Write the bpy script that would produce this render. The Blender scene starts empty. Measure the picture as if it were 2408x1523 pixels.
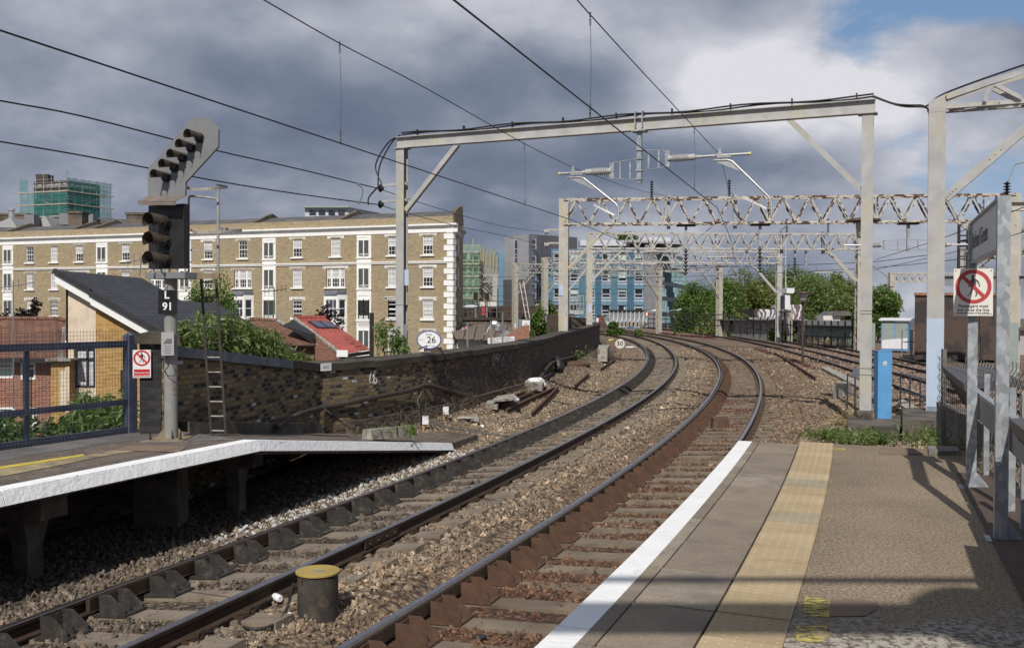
import bpy, bmesh, math, random
import numpy as np
from mathutils import Vector, Matrix
SC = bpy.context.scene
COL = SC.collection
R = math.radians
rng = random.Random(7)
# camera model (metres, rail level z=0, eye 2.565 m)
F, HC, ROLL = 2200.0, 2.565, 0.0034
PITCH = math.atan((761.5-733.0)/F)
CP, SP, CR, SR = math.cos(PITCH), math.sin(PITCH), math.cos(ROLL), math.sin(ROLL)
def ray(px, py):
 x = (px-1204)/F; y = -(py-761.5)/F
 xr = CR*x-SR*y; yu = SR*x+CR*y
 return Vector((xr, CP+SP*yu, -SP+CP*yu))
CAM = Vector((0, 0, HC))
def G(px, py, z=0.0):
 d = ray(px, py); return CAM+d*((z-HC)/d.z)
def A(px, py, Y):
 d = ray(px, py); return CAM+d*(Y/d.y)
def ON(px, py, p0, n):
 d = ray(px, py); p0 = Vector(p0); n = Vector(n); return CAM+d*((p0-CAM).dot(n)/d.dot(n))
cam_d = bpy.data.cameras.new('camera'); cam = bpy.data.objects.new('camera', cam_d); COL.objects.link(cam)
cam_d.sensor_width = 36; cam_d.lens = 36*F/2408; cam_d.clip_end = 3000; cam_d.clip_start = 0.05
r_, u_, f_ = Vector((CR, SP*SR, CP*SR)), Vector((-SR, SP*CR, CP*CR)), Vector((0, CP, -SP))
cam.matrix_world = Matrix(((r_.x, u_.x, -f_.x, 0), (r_.y, u_.y, -f_.y, 0), (r_.z, u_.z, -f_.z, HC), (0, 0, 0, 1)))
SC.camera = cam
SC.view_settings.view_transform = 'Standard'; SC.view_settings.look = 'None'
SC.view_settings.exposure = 0; SC.view_settings.gamma = 1
SC.cycles.max_bounces = 6; SC.cycles.transparent_max_bounces = 24
SC.cycles.use_denoising = True
# node helpers and materials
class NT:
 def __init__(s, nt): s.t = nt
 def n(s, typ, **kw):
  nd = s.t.nodes.new('ShaderNode'+typ)
  for k, v in kw.items():
   if k in nd.inputs.keys() if isinstance(k, str) else False:
    pass
   setattr(nd, k, v)
  return nd
 def l(s, a, b): s.t.links.new(a, b)
 def val(s, sock, v):
  if hasattr(v, 'is_output'): s.l(v, sock)
  else: sock.default_value = v
 def noise(s, scale, detail=3, rough=.55, vec=None, dist=0):
  nd = s.n('TexNoise'); nd.inputs['Scale'].default_value = scale; nd.inputs['Detail'].default_value = detail
  nd.inputs['Roughness'].default_value = rough; nd.inputs['Distortion'].default_value = dist
  if vec is not None: s.l(vec, nd.inputs['Vector'])
  return nd.outputs['Fac']
 def voro(s, scale, vec=None, feature='F1', out='Color'):
  nd = s.n('TexVoronoi'); nd.feature = feature; nd.inputs['Scale'].default_value = scale
  if vec is not None: s.l(vec, nd.inputs['Vector'])
  return nd.outputs[out]
 def math(s, op, a, b=0.0, c=0.0, clamp=False):
  nd = s.n('Math'); nd.operation = op; nd.use_clamp = clamp
  for i, v in enumerate((a, b, c)): s.val(nd.inputs[i], v)
  return nd.outputs[0]
 def ramp(s, fac, stops, interp='LINEAR'):
  nd = s.n('ValToRGB'); cr = nd.color_ramp; cr.interpolation = interp
  while len(cr.elements) < len(stops): cr.elements.new(0.5)
  for e, (p, c) in zip(cr.elements, stops):
   e.position = p; e.color = (*c, 1) if len(c) == 3 else c
  s.val(nd.inputs['Fac'], fac); return nd.outputs['Color']
 def mix(s, fac, a, b, blend='MIX'):
  nd = s.n('Mix'); nd.data_type = 'RGBA'; nd.blend_type = blend
  s.val(nd.inputs['Factor'], fac)
  for k, v in (('A', a), ('B', b)):
   sk = [i for i in nd.inputs if i.name == k and i.type == 'RGBA'][0]
   if isinstance(v, (tuple, list)) and len(v) == 3: v = (*v, 1)
   s.val(sk, v)
  return [o for o in nd.outputs if o.type == 'RGBA'][0]
 def mapr(s, v, a, b, c=0.0, d=1.0):
  nd = s.n('MapRange'); nd.clamp = True
  s.val(nd.inputs[0], v)
  for i, x in enumerate((a, b, c, d)): nd.inputs[i+1].default_value = x
  return nd.outputs[0]
 def pos(s): return s.n('NewGeometry').outputs['Position']
 def uv(s): return s.n('TexCoord').outputs['UV']
 def scale(s, vec, sc):
  nd = s.n('Mapping'); nd.inputs['Scale'].default_value = sc; s.l(vec, nd.inputs['Vector']); return nd.outputs[0]
 def bump(s, h, strength=.3, dist=.01):
  nd = s.n('Bump'); nd.inputs['Strength'].default_value = strength; nd.inputs['Distance'].default_value = dist
  s.l(h, nd.inputs['Height']); return nd.outputs[0]
MATS = {}
def newmat(name):
 m = bpy.data.materials.new(name); m.use_nodes = True; MATS[name] = m
 t = NT(m.node_tree); b = m.node_tree.nodes['Principled BSDF']
 return m, t, b
def mul(c, k): return tuple(min(1, x*k) for x in c)
def M(name, c, rough=.7, metal=0.0, var=.25, sc=3.0, bump=.0, bsc=40.0, stain=None, ssc=1.2, slo=.5, shi=.62, c2=None, island=0.0):
 """plain weathered material: base colour varied by noise, optional stain patches, optional bump"""
 m, t, b = newmat(name); p = t.pos()
 n1 = t.noise(sc, 5, .6, p)
 col = t.mix(t.mapr(n1, .3, .7), mul(c, 1-var), c2 or mul(c, 1+var))
 if island:
  ri = t.n('NewGeometry').outputs['Random Per Island']
  col = t.mix(1.0, col, t.ramp(ri, [(0, (1-island,)*3), (1, (1+island*.6,)*3)]), 'MULTIPLY')
 if stain:
  n2 = t.noise(ssc, 6, .65, p)
  col = t.mix(t.mapr(n2, slo, shi), col, stain)
 t.l(col, b.inputs['Base Color']); b.inputs['Roughness'].default_value = rough; b.inputs['Metallic'].default_value = metal
 if bump:
  t.l(t.bump(t.noise(bsc, 4, .6, p), bump, .02), b.inputs['Normal'])
 return m
def brickmat(name, cols, mortar, bw=.225, rh=.075, ms=.012, rough=.85, stain=None, slo=.5, shi=.65, ssc=.5, interp='CONSTANT', var=.25, bump=.4, flake=None):
 """bricks: every brick takes its colour from cols by a random value; uv in metres"""
 m, t, b = newmat(name); uv = t.uv()
 br = t.n('TexBrick'); t.l(uv, br.inputs['Vector'])
 br.inputs['Color1'].default_value = (0, 0, 0, 1); br.inputs['Color2'].default_value = (1, 1, 1, 1); br.inputs['Mortar'].default_value = (.5, .5, .5, 1)
 br.inputs['Scale'].default_value = 1; br.inputs['Mortar Size'].default_value = ms; br.inputs['Brick Width'].default_value = bw; br.inputs['Row Height'].default_value = rh
 br.inputs['Mortar Smooth'].default_value = .1
 col = t.ramp(br.outputs['Color'], cols, interp)
 p = t.pos()
 col = t.mix(1.0, col, t.ramp(t.noise(9, 4, .65, p), [(.25, (1-var,)*3), (.75, (1+var,)*3)]), 'MULTIPLY')
 col = t.mix(br.outputs['Fac'], col, mortar)
 if stain: col = t.mix(t.mapr(t.noise(ssc, 6, .65, p), slo, shi), col, stain)
 t.l(col, b.inputs['Base Color']); b.inputs['Roughness'].default_value = rough
 h = t.math('ADD', t.math('MULTIPLY', t.math('SUBTRACT', 1.0, br.outputs['Fac']), 1.0), t.math('MULTIPLY', t.noise(60, 4, .6, p), .6))
 t.l(t.bump(h, bump, .012), b.inputs['Normal'])
 return m
# mesh builder
def basis(n):
 n = Vector(n).normalized(); a = Vector((0, 0, 1)) if abs(n.z) < .9 else Vector((1, 0, 0))
 x = a.cross(n).normalized(); return x, n.cross(x), n
class MB:
 def __init__(s): s.v = []; s.f = []; s.m = []; s.uvs = {}
 def face(s, pts, mi=0, uv=None):
  i = len(s.v); s.v += [tuple(p) for p in pts]; s.f.append(tuple(range(i, i+len(pts)))); s.m.append(mi)
  if uv: s.uvs[len(s.f)-1] = uv
 def hexa(s, p, mi=0):
  i = len(s.v); s.v += [tuple(q) for q in p]
  for f in ((3, 2, 1, 0), (4, 5, 6, 7), (0, 1, 5, 4), (1, 2, 6, 5), (2, 3, 7, 6), (3, 0, 4, 7)):
   s.f.append(tuple(i+k for k in f)); s.m.append(mi)
 def box(s, c, size, ax=None, mi=0):
  x, y, z = ax or (Vector((1, 0, 0)), Vector((0, 1, 0)), Vector((0, 0, 1)))
  c = Vector(c); a, b_, d = x*size[0]/2, y*size[1]/2, z*size[2]/2
  s.hexa([c-a-b_-d, c+a-b_-d, c+a+b_-d, c-a+b_-d, c-a-b_+d, c+a-b_+d, c+a+b_+d, c-a+b_+d], mi); return s
 def beam(s, a, b_, w, h, up=(0, 0, 1), mi=0):
  a, b_ = Vector(a), Vector(b_); d = (b_-a).normalized(); up = Vector(up)
  if abs(d.dot(up)) > .98: up = Vector((0, 1, 0)) if abs(d.y) < .9 else Vector((1, 0, 0))
  x = d.cross(up).normalized(); z = x.cross(d)
  return s.box((a+b_)/2, (w, (b_-a).length, h), (x, d, z), mi)
 def ibeam(s, a, b_, w, h, tf=.018, tw=.014, up=(0, 0, 1), mi=0):
  a, b_ = Vector(a), Vector(b_); d = (b_-a).normalized(); up = Vector(up)
  if abs(d.dot(up)) > .98: up = Vector((0, 1, 0))
  x = d.cross(up).normalized(); z = x.cross(d); L = (b_-a).length; c = (a+b_)/2
  s.box(c+z*(h/2-tf/2), (w, L, tf), (x, d, z), mi); s.box(c-z*(h/2-tf/2), (w, L, tf), (x, d, z), mi)
  s.box(c, (tw, L, h-2*tf), (x, d, z), mi); return s
 def angle(s, a, b_, w, t=.012, up=(0, 0, 1), mi=0):
  a, b_ = Vector(a), Vector(b_); d = (b_-a).normalized(); up = Vector(up)
  if abs(d.dot(up)) > .98: up = Vector((0, 1, 0))
  x = d.cross(up).normalized(); z = x.cross(d); L = (b_-a).length; c = (a+b_)/2
  s.box(c+z*(w/2-t/2), (w, L, t), (x, d, z), mi); s.box(c+x*(w/2-t/2)-z*t/2, (t, L, w-t), (x, d, z), mi); return s
 def tube(s, pts, r, n=8, mi=0, r2=None, cap=True):
  pts = [Vector(p) for p in pts]; i0 = len(s.v); k = len(pts); prev = None
  for j, p in enumerate(pts):
   d = (pts[min(j+1, k-1)]-pts[max(j-1, 0)]).normalized()
   if prev is None: x, y, _ = basis(d)
   else:
    x = (prev-d*prev.dot(d)).normalized(); y = d.cross(x)
   prev = x; rr = r if r2 is None else r+(r2-r)*j/max(1, k-1)
   for q in range(n):
    a = 2*math.pi*q/n; s.v.append(tuple(p+x*math.cos(a)*rr+y*math.sin(a)*rr))
  for j in range(k-1):
   for q in range(n):
    a = i0+j*n+q; b_ = i0+j*n+(q+1) % n
    s.f.append((a, b_, b_+n, a+n)); s.m.append(mi)
  if cap:
   s.f.append(tuple(i0+q for q in range(n))[::-1]); s.m.append(mi)
   s.f.append(tuple(i0+(k-1)*n+q for q in range(n))); s.m.append(mi)
  return s
 def lathe(s, base, axis, prof, n=16, mi=0):
  base = Vector(base); x, y, z = basis(axis); i0 = len(s.v)
  for r, h in prof:
   for q in range(n):
    a = 2*math.pi*q/n; s.v.append(tuple(base+x*math.cos(a)*r+y*math.sin(a)*r+z*h))
  for j in range(len(prof)-1):
   for q in range(n):
    a = i0+j*n+q; b_ = i0+j*n+(q+1) % n
    s.f.append((a, b_, b_+n, a+n)); s.m.append(mi)
  s.f.append(tuple(i0+q for q in range(n))[::-1]); s.m.append(mi)
  s.f.append(tuple(i0+(len(prof)-1)*n+q for q in range(n))); s.m.append(mi); return s
 def prism(s, poly, vec, mi=0, side=None):
  poly = [Vector(p) for p in poly]; vec = Vector(vec); n = len(poly); i = len(s.v)
  s.v += [tuple(p) for p in poly]+[tuple(p+vec) for p in poly]
  s.f.append(tuple(range(i, i+n))[::-1]); s.m.append(mi); s.f.append(tuple(range(i+n, i+2*n))); s.m.append(mi)
  for k in range(n):
   s.f.append((i+k, i+(k+1) % n, i+n+(k+1) % n, i+n+k)); s.m.append(mi if side is None else side)
  return s
 def sweep(s, path, prof, mi=0, topmi=None, closed=True, uvlen=False, caps=True):
  """profile (side, up) swept along path [(point, sidevector)]"""
  i0 = len(s.v); n = len(prof); L = 0.0; lens = []
  for j, (p, sd) in enumerate(path):
   if j: L += (Vector(p)-Vector(path[j-1][0])).length
   lens.append(L)
   for a, b_ in prof:
    q = Vector(p)+Vector(sd)*a; s.v.append((q.x, q.y, q.z+b_))
  per = [0]
  for k in range(n): per.append(per[-1]+math.hypot(prof[(k+1) % n][0]-prof[k][0], prof[(k+1) % n][1]-prof[k][1]))
  for j in range(len(path)-1):
   for k in range(n if closed else n-1):
    a = i0+j*n+k; b_ = i0+j*n+(k+1) % n
    s.f.append((a, b_, b_+n, a+n)); mi_ = mi
    if topmi is not None and k in topmi: mi_ = topmi[k]
    s.m.append(mi_)
    if uvlen:
     va, vb = prof[k][1], prof[(k+1) % n][1]
     if abs(va-vb) < .02: va, vb = prof[k][0], prof[(k+1) % n][0]
     s.uvs[len(s.f)-1] = [(lens[j], va), (lens[j], vb), (lens[j+1], vb), (lens[j+1], va)]
  if closed and caps:
   s.f.append(tuple(i0+k for k in range(n))); s.m.append(mi)
   e = i0+(len(path)-1)*n; s.f.append(tuple(e+k for k in range(n))[::-1]); s.m.append(mi)
  return s
 def build(s, name, mats, parent=None, smooth=False, local=False, origin=None, fixn=True):
  me = bpy.data.meshes.new(name)
  off = Vector((0, 0, 0))
  if not local:
   if parent is not None: off = wloc(parent)
   elif origin is not None: off = Vector(origin)
  vs = [(x-off.x, y-off.y, z-off.z) for x, y, z in s.v]
  me.from_pydata(vs, [], s.f)
  if not isinstance(mats, (list, tuple)): mats = [mats]
  for m in mats: me.materials.append(m)
  if len(mats) > 1: me.polygons.foreach_set('material_index', s.m)
  # uv in metres, boxwise from face normals
  ul = me.uv_layers.new(name='UVMap'); me.update()
  data = np.zeros(len(me.loops)*2)
  for pi, p in enumerate(me.polygons):
   li = p.loop_start
   if pi in s.uvs:
    for k, (a, b_) in enumerate(s.uvs[pi]): data[2*(li+k)] = a; data[2*(li+k)+1] = b_
    continue
   n = p.normal
   if abs(n.z) < .75:
    h = math.hypot(n.x, n.y); tx, ty = -n.y/h, n.x/h
    k2 = 1/max(.3, h)
    for k, vi in enumerate(p.vertices):
     x, y, z = s.v[vi]; data[2*(li+k)] = x*tx+y*ty; data[2*(li+k)+1] = z*k2
   else:
    for k, vi in enumerate(p.vertices):
     x, y, z = s.v[vi]; data[2*(li+k)] = x; data[2*(li+k)+1] = y
  ul.data.foreach_set('uv', data)
  if fixn and len(s.f) < 60000:
   bm = bmesh.new(); bm.from_mesh(me); bmesh.ops.remove_doubles(bm, verts=bm.verts, dist=1e-5)
   bmesh.ops.recalc_face_normals(bm, faces=bm.faces); bm.to_mesh(me); bm.free()
  if smooth:
   me.polygons.foreach_set('use_smooth', [True]*len(me.polygons))
   if smooth != True:
    try: me.set_sharp_from_angle(angle=R(smooth))
    except Exception: pass
  o = bpy.data.objects.new(name, me); COL.objects.link(o)
  if parent is not None: o.parent = parent
  elif origin is not None: o.location = off
  me.update()
  return o
def wloc(o):
 l = Vector(o.location)
 while o.parent: o = o.parent; l += Vector(o.location)
 return l
def tag(o, label, cat, group=None):
 o['label'] = label; o['category'] = cat
 if group: o['group'] = group
 return o
def thing(name, label, cat, loc=(0, 0, 0), group=None):
 o = bpy.data.objects.new(name, None); COL.objects.link(o); o.location = loc; o.empty_display_size = .2
 return tag(o, label, cat, group)
def struct(o, kind='structure'): o['kind'] = kind; return o
def dup(root, loc=None, rotz=None, label=None):
 def cp(o, par):
  c = o.copy(); COL.objects.link(c)
  if par is not None: c.parent = par
  for ch in list(o.children): cp(ch, c)
  return c
 r = cp(root, None)
 if loc is not None: r.location = loc
 if rotz is not None: r.rotation_euler = (0, 0, rotz)
 if label: r['label'] = label
 return r
def text(name, body, mat, p, right, up, size, parent=None, ext=.001, align='CENTER', bold=0.0, sx=1.0):
 cu = bpy.data.curves.new(name, 'FONT'); cu.body = body; cu.size = size; cu.extrude = ext; cu.align_x = align; cu.align_y = 'CENTER'
 cu.offset = bold; cu.resolution_u = 3
 to = bpy.data.objects.new(name, cu); COL.objects.link(to)
 bpy.context.view_layer.update()
 dg = bpy.context.evaluated_depsgraph_get()
 me = bpy.data.meshes.new_from_object(to.evaluated_get(dg)); bpy.data.objects.remove(to); bpy.data.curves.remove(cu)
 x = Vector(right).normalized(); z = x.cross(Vector(up)).normalized(); y = z.cross(x)
 off = wloc(parent) if parent is not None else Vector((0, 0, 0)); p = Vector(p)
 co = np.empty(len(me.vertices)*3); me.vertices.foreach_get('co', co); co = co.reshape(-1, 3)
 B = np.array([x*sx, y, z]); co = co@B+np.array(p-off)
 me.vertices.foreach_set('co', co.ravel()); me.materials.clear(); me.materials.append(mat); me.update()
 o = bpy.data.objects.new(name, me); COL.objects.link(o)
 if parent is not None: o.parent = parent
 return o
def disc(mb, c, n, r0, r1, h, seg=40, mi=0, sx=1.0, up=(0, 0, 1)):
 """flat ring (r0=0: full disc) raised h along n"""
 c = Vector(c); n = Vector(n).normalized(); x = Vector(up).cross(n).normalized(); y = n.cross(x)
 P = lambda r, a, k: c+x*(r*sx*math.cos(a))+y*(r*math.sin(a))+n*k
 for i in range(seg):
  a, b_ = 2*math.pi*i/seg, 2*math.pi*(i+1)/seg
  if r0 == 0: mb.face([c+n*h, P(r1, a, h), P(r1, b_, h)], mi)
  else: mb.face([P(r0, a, h), P(r1, a, h), P(r1, b_, h), P(r0, b_, h)], mi)
  mb.face([P(r1, a, 0), P(r1, b_, 0), P(r1, b_, h), P(r1, a, h)], mi)
def bez(a, b_, c, d, n=12):
 a, b_, c, d = map(Vector, (a, b_, c, d)); o = []
 for i in range(n+1):
  t = i/n; o.append(a*(1-t)**3+b_*3*t*(1-t)**2+c*3*t*t*(1-t)+d*t**3)
 return o
def smoothpath(pts, n=6):
 """Catmull-Rom through points"""
 P = [Vector(p) for p in pts]; P = [P[0]*2-P[1]]+P+[P[-1]*2-P[-2]]; o = []
 for i in range(1, len(P)-2):
  for k in range(n):
   t = k/n; a, b_, c, d = P[i-1:i+3]
   o.append(.5*((2*b_)+(c-a)*t+(2*a-5*b_+4*c-d)*t*t+(3*b_-a-3*c+d)*t**3))
 return o+[P[-2]]
# sun, sky
SUN_AZ, SUN_EL = 11.0, 44.0      # light travels forwards and 11 deg to the right
ld = Vector((math.sin(R(SUN_AZ))*math.cos(R(SUN_EL)), math.cos(R(SUN_AZ))*math.cos(R(SUN_EL)), -math.sin(R(SUN_EL))))
sun_d = bpy.data.lights.new('sun', 'SUN'); sun_d.energy = 4.2; sun_d.angle = R(.55); sun_d.color = (1.0, .95, .87)
sun = bpy.data.objects.new('sun', sun_d); COL.objects.link(sun); sun.location = (0, -20, 60)
sun.rotation_euler = ld.to_track_quat('-Z', 'Y').to_euler()
W = bpy.data.worlds.new('World'); SC.world = W; W.use_nodes = True
t = NT(W.node_tree); bg = W.node_tree.nodes['Background']
sky = t.n('TexSky'); sky.sky_type = 'NISHITA'; sky.sun_disc = False; sky.sun_elevation = R(SUN_EL); sky.sun_rotation = R(180+SUN_AZ)
sky.air_density = 1.0; sky.dust_density = .6; sky.ozone_density = 1.4
dv = t.n('TexCoord').outputs['Generated']; sep = t.n('SeparateXYZ'); t.l(dv, sep.inputs[0])
dx, dy, dz = sep.outputs
zc = t.math('ADD', t.math('MAXIMUM', dz, 0.0), .42)
cmb = t.n('CombineXYZ'); t.l(t.math('DIVIDE', dx, zc), cmb.inputs[0]); t.l(t.math('DIVIDE', dy, zc), cmb.inputs[1])
cp_ = cmb.outputs[0]
def gauss(ax, az, sx, sz):
 """soft cloud mass around a direction (ax = x/forward, az = z/forward)"""
 a = t.math('DIVIDE', t.math('SUBTRACT', t.math('DIVIDE', dx, t.math('MAXIMUM', dy, .05)), ax), sx)
 b_ = t.math('DIVIDE', t.math('SUBTRACT', t.math('DIVIDE', dz, t.math('MAXIMUM', dy, .05)), az), sz)
 return t.math('EXPONENT', t.math('MULTIPLY', t.math('ADD', t.math('MULTIPLY', a, a), t.math('MULTIPLY', b_, b_)), -1.0))
CLOUD = t
n1 = t.noise(2.9, 7, .5, cp_, .15)
n2 = t.noise(8.5, 8, .58, cp_, .2)
n3 = t.noise(1.3, 3, .5, cp_)
g_white = t.math('ADD', t.math('MULTIPLY', gauss(.215, .25, .13, .06), .3), t.math('MULTIPLY', gauss(.31, .235, .16, .075), .16))
g_white = t.math('ADD', g_white, t.math('MULTIPLY', gauss(.42, .21, .2, .12), .12))
g_white = t.math('ADD', g_white, t.math('MULTIPLY', gauss(.0, .34, .22, .05), .14))
g_dark = t.math('ADD', t.math('MULTIPLY', gauss(-.12, .21, .2, .06), .14), t.math('MULTIPLY', gauss(.16, .16, .17, .03), .24))
g_dark = t.math('ADD', g_dark, t.math('MULTIPLY', gauss(.1, .245, .1, .03), .16))
bright = t.math('ADD', t.math('MULTIPLY', n1, .85), t.math('MULTIPLY', n2, .28))
bright = t.math('ADD', bright, t.math('MULTIPLY', n3, .24))
bright = t.math('SUBTRACT', t.math('ADD', bright, g_white), g_dark)
hor = t.math('MULTIPLY', t.math('EXPONENT', t.math('MULTIPLY', dz, -14.0)), .05)
bright = t.math('ADD', bright, hor)
ccol = t.ramp(bright, [(.42, (.14, .17, .25)), (.56, (.185, .22, .3)), (.68, (.27, .3, .38)), (.8, (.4, .425, .495)), (.93, (.58, .59, .65)), (1.0, (.72, .72, .765))])
hole = t.math('ADD', t.math('MULTIPLY', gauss(.5, .335, .16, .04), 1.0), t.math('MULTIPLY', gauss(.53, .13, .07, .07), .75))
hole = t.math('ADD', hole, t.math('MULTIPLY', gauss(.36, .3, .05, .05), .55))
hole = t.math('ADD', hole, t.math('MULTIPLY', gauss(.43, .16, .05, .08), .45))
hmask = t.mapr(t.math('SUBTRACT', t.math('MULTIPLY', hole, .9), t.math('MULTIPLY', n2, .95)), -.12, .22)
skyc = t.n('VectorMath'); skyc.operation = 'SCALE'; t.l(sky.outputs[0], skyc.inputs[0]); skyc.inputs['Scale'].default_value = .085
bluec = t.mix(.55, skyc.outputs[0], (.19, .33, .57))
fin = t.mix(hmask, ccol, bluec)
t.l(fin, bg.inputs['Color']); bg.inputs['Strength'].default_value = 1.0
# materials
K = {}
K['stone'] = None
def stone_mat():
 m, t, b = newmat('ballast_stone')
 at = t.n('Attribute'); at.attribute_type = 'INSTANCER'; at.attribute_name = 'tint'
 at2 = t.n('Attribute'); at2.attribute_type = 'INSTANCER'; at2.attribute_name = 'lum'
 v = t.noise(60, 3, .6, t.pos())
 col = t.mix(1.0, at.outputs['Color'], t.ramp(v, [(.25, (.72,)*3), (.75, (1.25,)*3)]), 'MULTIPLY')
 t.l(col, b.inputs['Base Color']); b.inputs['Roughness'].default_value = .9
 return m
K['stone'] = stone_mat()
def ballast_mat():
 m, t, b = newmat('ballast_ground'); p = t.pos()
 at = t.n('Attribute'); at.attribute_name = 'Col'
 vo = t.n('TexVoronoi'); vo.inputs['Scale'].default_value = 15; t.l(p, vo.inputs['Vector'])
 sp = t.n('SeparateColor'); t.l(vo.outputs['Color'], sp.inputs[0])
 col = t.mix(1.0, at.outputs['Color'], t.ramp(sp.outputs[0], [(0, (.5, .48, .46)), (.5, (.95, .92, .9)), (1, (1.55, 1.5, 1.42))]), 'MULTIPLY')
 col = t.mix(t.mapr(vo.outputs['Distance'], .35, .75), col, t.mix(1.0, col, (.35, .33, .32), 'MULTIPLY'))
 big = t.noise(.7, 6, .6, p); col = t.mix(1.0, col, t.ramp(big, [(.3, (.75, .72, .7)), (.7, (1.2, 1.18, 1.15))]), 'MULTIPLY')
 t.l(col, b.inputs['Base Color']); b.inputs['Roughness'].default_value = .95
 h = t.math('SUBTRACT', 1.0, vo.outputs['Distance'])
 t.l(t.bump(h, .9, .05), b.inputs['Normal'])
 return m
K['ballast'] = ballast_mat()
K['rust'] = M('rail_rust', (.05, .03, .02), .75, .2, .3, 6, .2, 60)
K['rust_red'] = M('chair_rust', (.088, .046, .028), .85, 0, .3, 8, .25, 60)
K['rail_top'] = M('rail_worn_steel', (.42, .41, .44), .32, 1.0, .15, 12, 0)
K['rail_edge'] = M('rail_bright_edge', (.2, .17, .155), .45, .8, .2, 12, 0)
K['chair_black'] = M('chair_grimy', (.032, .028, .025), .9, 0, .5, 9, .6, 45, stain=(.11, .09, .075), ssc=9, slo=.56, shi=.75)
K['chair_brown'] = M('chair_brown', (.07, .045, .03), .85, 0, .35, 8, .3, 60)
K['sleeper'] = M('sleeper_concrete', (.2, .16, .115), .9, 0, .35, 5, .3, 60, stain=(.09, .065, .045), ssc=2.5, slo=.45, shi=.7)
K['sleeper_dark'] = M('sleeper_grimy', (.22, .18, .135), .9, 0, .35, 5, .3, 60, stain=(.09, .072, .055), ssc=2.5, slo=.48, shi=.7)
K['white'] = M('white_paint', (.8, .8, .8), .6, 0, .05, 4, .35, 22, stain=(.5, .48, .45), ssc=5, slo=.62, shi=.75)
K['white_old'] = M('white_paint_flaking', (.84, .84, .85), .65, 0, .08, 5, .6, 18, stain=(.12, .11, .1), ssc=6, slo=.66, shi=.72)
K['coping'] = M('coping_slab', (.26, .21, .155), .9, 0, .3, 90, .35, 160, stain=(.19, .155, .12), ssc=1.6, slo=.46, shi=.68)
def plat_mat():
 m, t, b = newmat('platform_asphalt'); p = t.pos()
 ps = t.scale(p, (1, 1, 1))
 big = t.noise(.55, 5, .6, p); fine = t.noise(48, 6, .72, p); gr = t.noise(150, 2, .5, p)
 base = t.mix(t.mapr(fine, .35, .66), (.08, .058, .04), (.35, .275, .19))
 base = t.mix(1.0, base, t.ramp(gr, [(.3, (.6,)*3), (.7, (1.4,)*3)]), 'MULTIPLY')
 base = t.mix(1.0, base, t.ramp(big, [(.32, (.68, .65, .62)), (.5, (1, 1, 1)), (.68, (1.25, 1.25, 1.24))]), 'MULTIPLY')
 # worn pale patch with bitumen islands near the camera
 sx = t.n('SeparateXYZ'); t.l(p, sx.inputs[0])
 near = t.mapr(t.math('ADD', sx.outputs[1], t.math('MULTIPLY', t.noise(2.2, 3, .5, p), 1.2)), 5.75, 5.45)
 worn = t.mix(t.mapr(t.noise(26, 6, .7, p), .44, .58), (.42, .385, .33), (.11, .088, .068))
 worn = t.mix(1.0, worn, t.ramp(gr, [(.3, (.7,)*3), (.7, (1.25,)*3)]), 'MULTIPLY')
 col = t.mix(near, base, worn)
 t.l(col, b.inputs['Base Color']); b.inputs['Roughness'].default_value = .92
 t.l(t.bump(t.math('ADD', fine, gr), .5, .01), b.inputs['Normal'])
 return m
K['platform'] = plat_mat()
K['asphalt'] = M('dark_asphalt', (.105, .1, .1), .92, 0, .2, 2, .3, 150, stain=(.16, .15, .145), ssc=1.2)
K['asphalt_brown'] = M('brown_asphalt', (.12, .095, .078), .92, 0, .35, 3, .4, 120, stain=(.2, .17, .14), ssc=14, slo=.52, shi=.68)
K['patch'] = M('tarmac_patch', (.19, .135, .098), .9, 0, .12, 6, .2, 120)
K['coping2'] = M('coping_slab_brown', (.225, .185, .14), .9, 0, .3, 90, .35, 160, stain=(.16, .13, .1), ssc=1.6, slo=.46, shi=.68)
K['coping3'] = M('coping_slab_pale', (.29, .245, .19), .9, 0, .35, 90, .35, 160, stain=(.2, .17, .135), ssc=2.2, slo=.46, shi=.6)
K['tactile'] = M('buff_paving', (.38, .29, .175), .85, 0, .14, 2.5, .2, 120, stain=(.3, .24, .15), ssc=2.6, slo=.55, shi=.75)
K['tactile2'] = M('buff_paving_pale', (.42, .325, .2), .85, 0, .14, 2.5, .2, 120)
K['tactile3'] = M('greyed_paving', (.31, .265, .185), .85, 0, .14, 2.5, .2, 120)
K['tactile_old'] = M('old_buff_paving', (.3, .245, .14), .88, 0, .3, 4, .3, 120, stain=(.16, .13, .09), ssc=3)
K['joint'] = M('joint_dirt', (.06, .045, .032), .95)
def worn_paint(name, c, under, lo=.46, hi=.54):
 m, t, b = newmat(name); p = t.pos()
 f = t.mapr(t.noise(28, 5, .68, t.scale(p, (.6, 1.3, 1))), lo, hi)
 t.l(f, b.inputs['Alpha']); b.inputs['Base Color'].default_value = (*c, 1); b.inputs['Roughness'].default_value = .85; return m
K['yellow_worn'] = worn_paint('worn_yellow_line', (.5, .41, .1), (.22, .175, .12), .45, .55)
K['yellow_faint'] = worn_paint('faint_yellow_line', (.42, .35, .13), (0, 0, 0), .58, .68)
K['yellow'] = M('yellow_line', (.5, .4, .05), .8, 0, .2, 9)
K['brick_old'] = brickmat('stock_brick_sooty', [(0, (.022, .019, .018)), (.18, (.075, .05, .03)), (.32, (.2, .135, .062)), (.54, (.27, .185, .082)), (.74, (.14, .098, .055)), (.85, (.23, .17, .09)), (.955, (.45, .44, .44))], (.12, .105, .08), .17, .072, .012, stain=(.05, .04, .03), slo=.57, shi=.75, ssc=.9, bump=.7)
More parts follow.
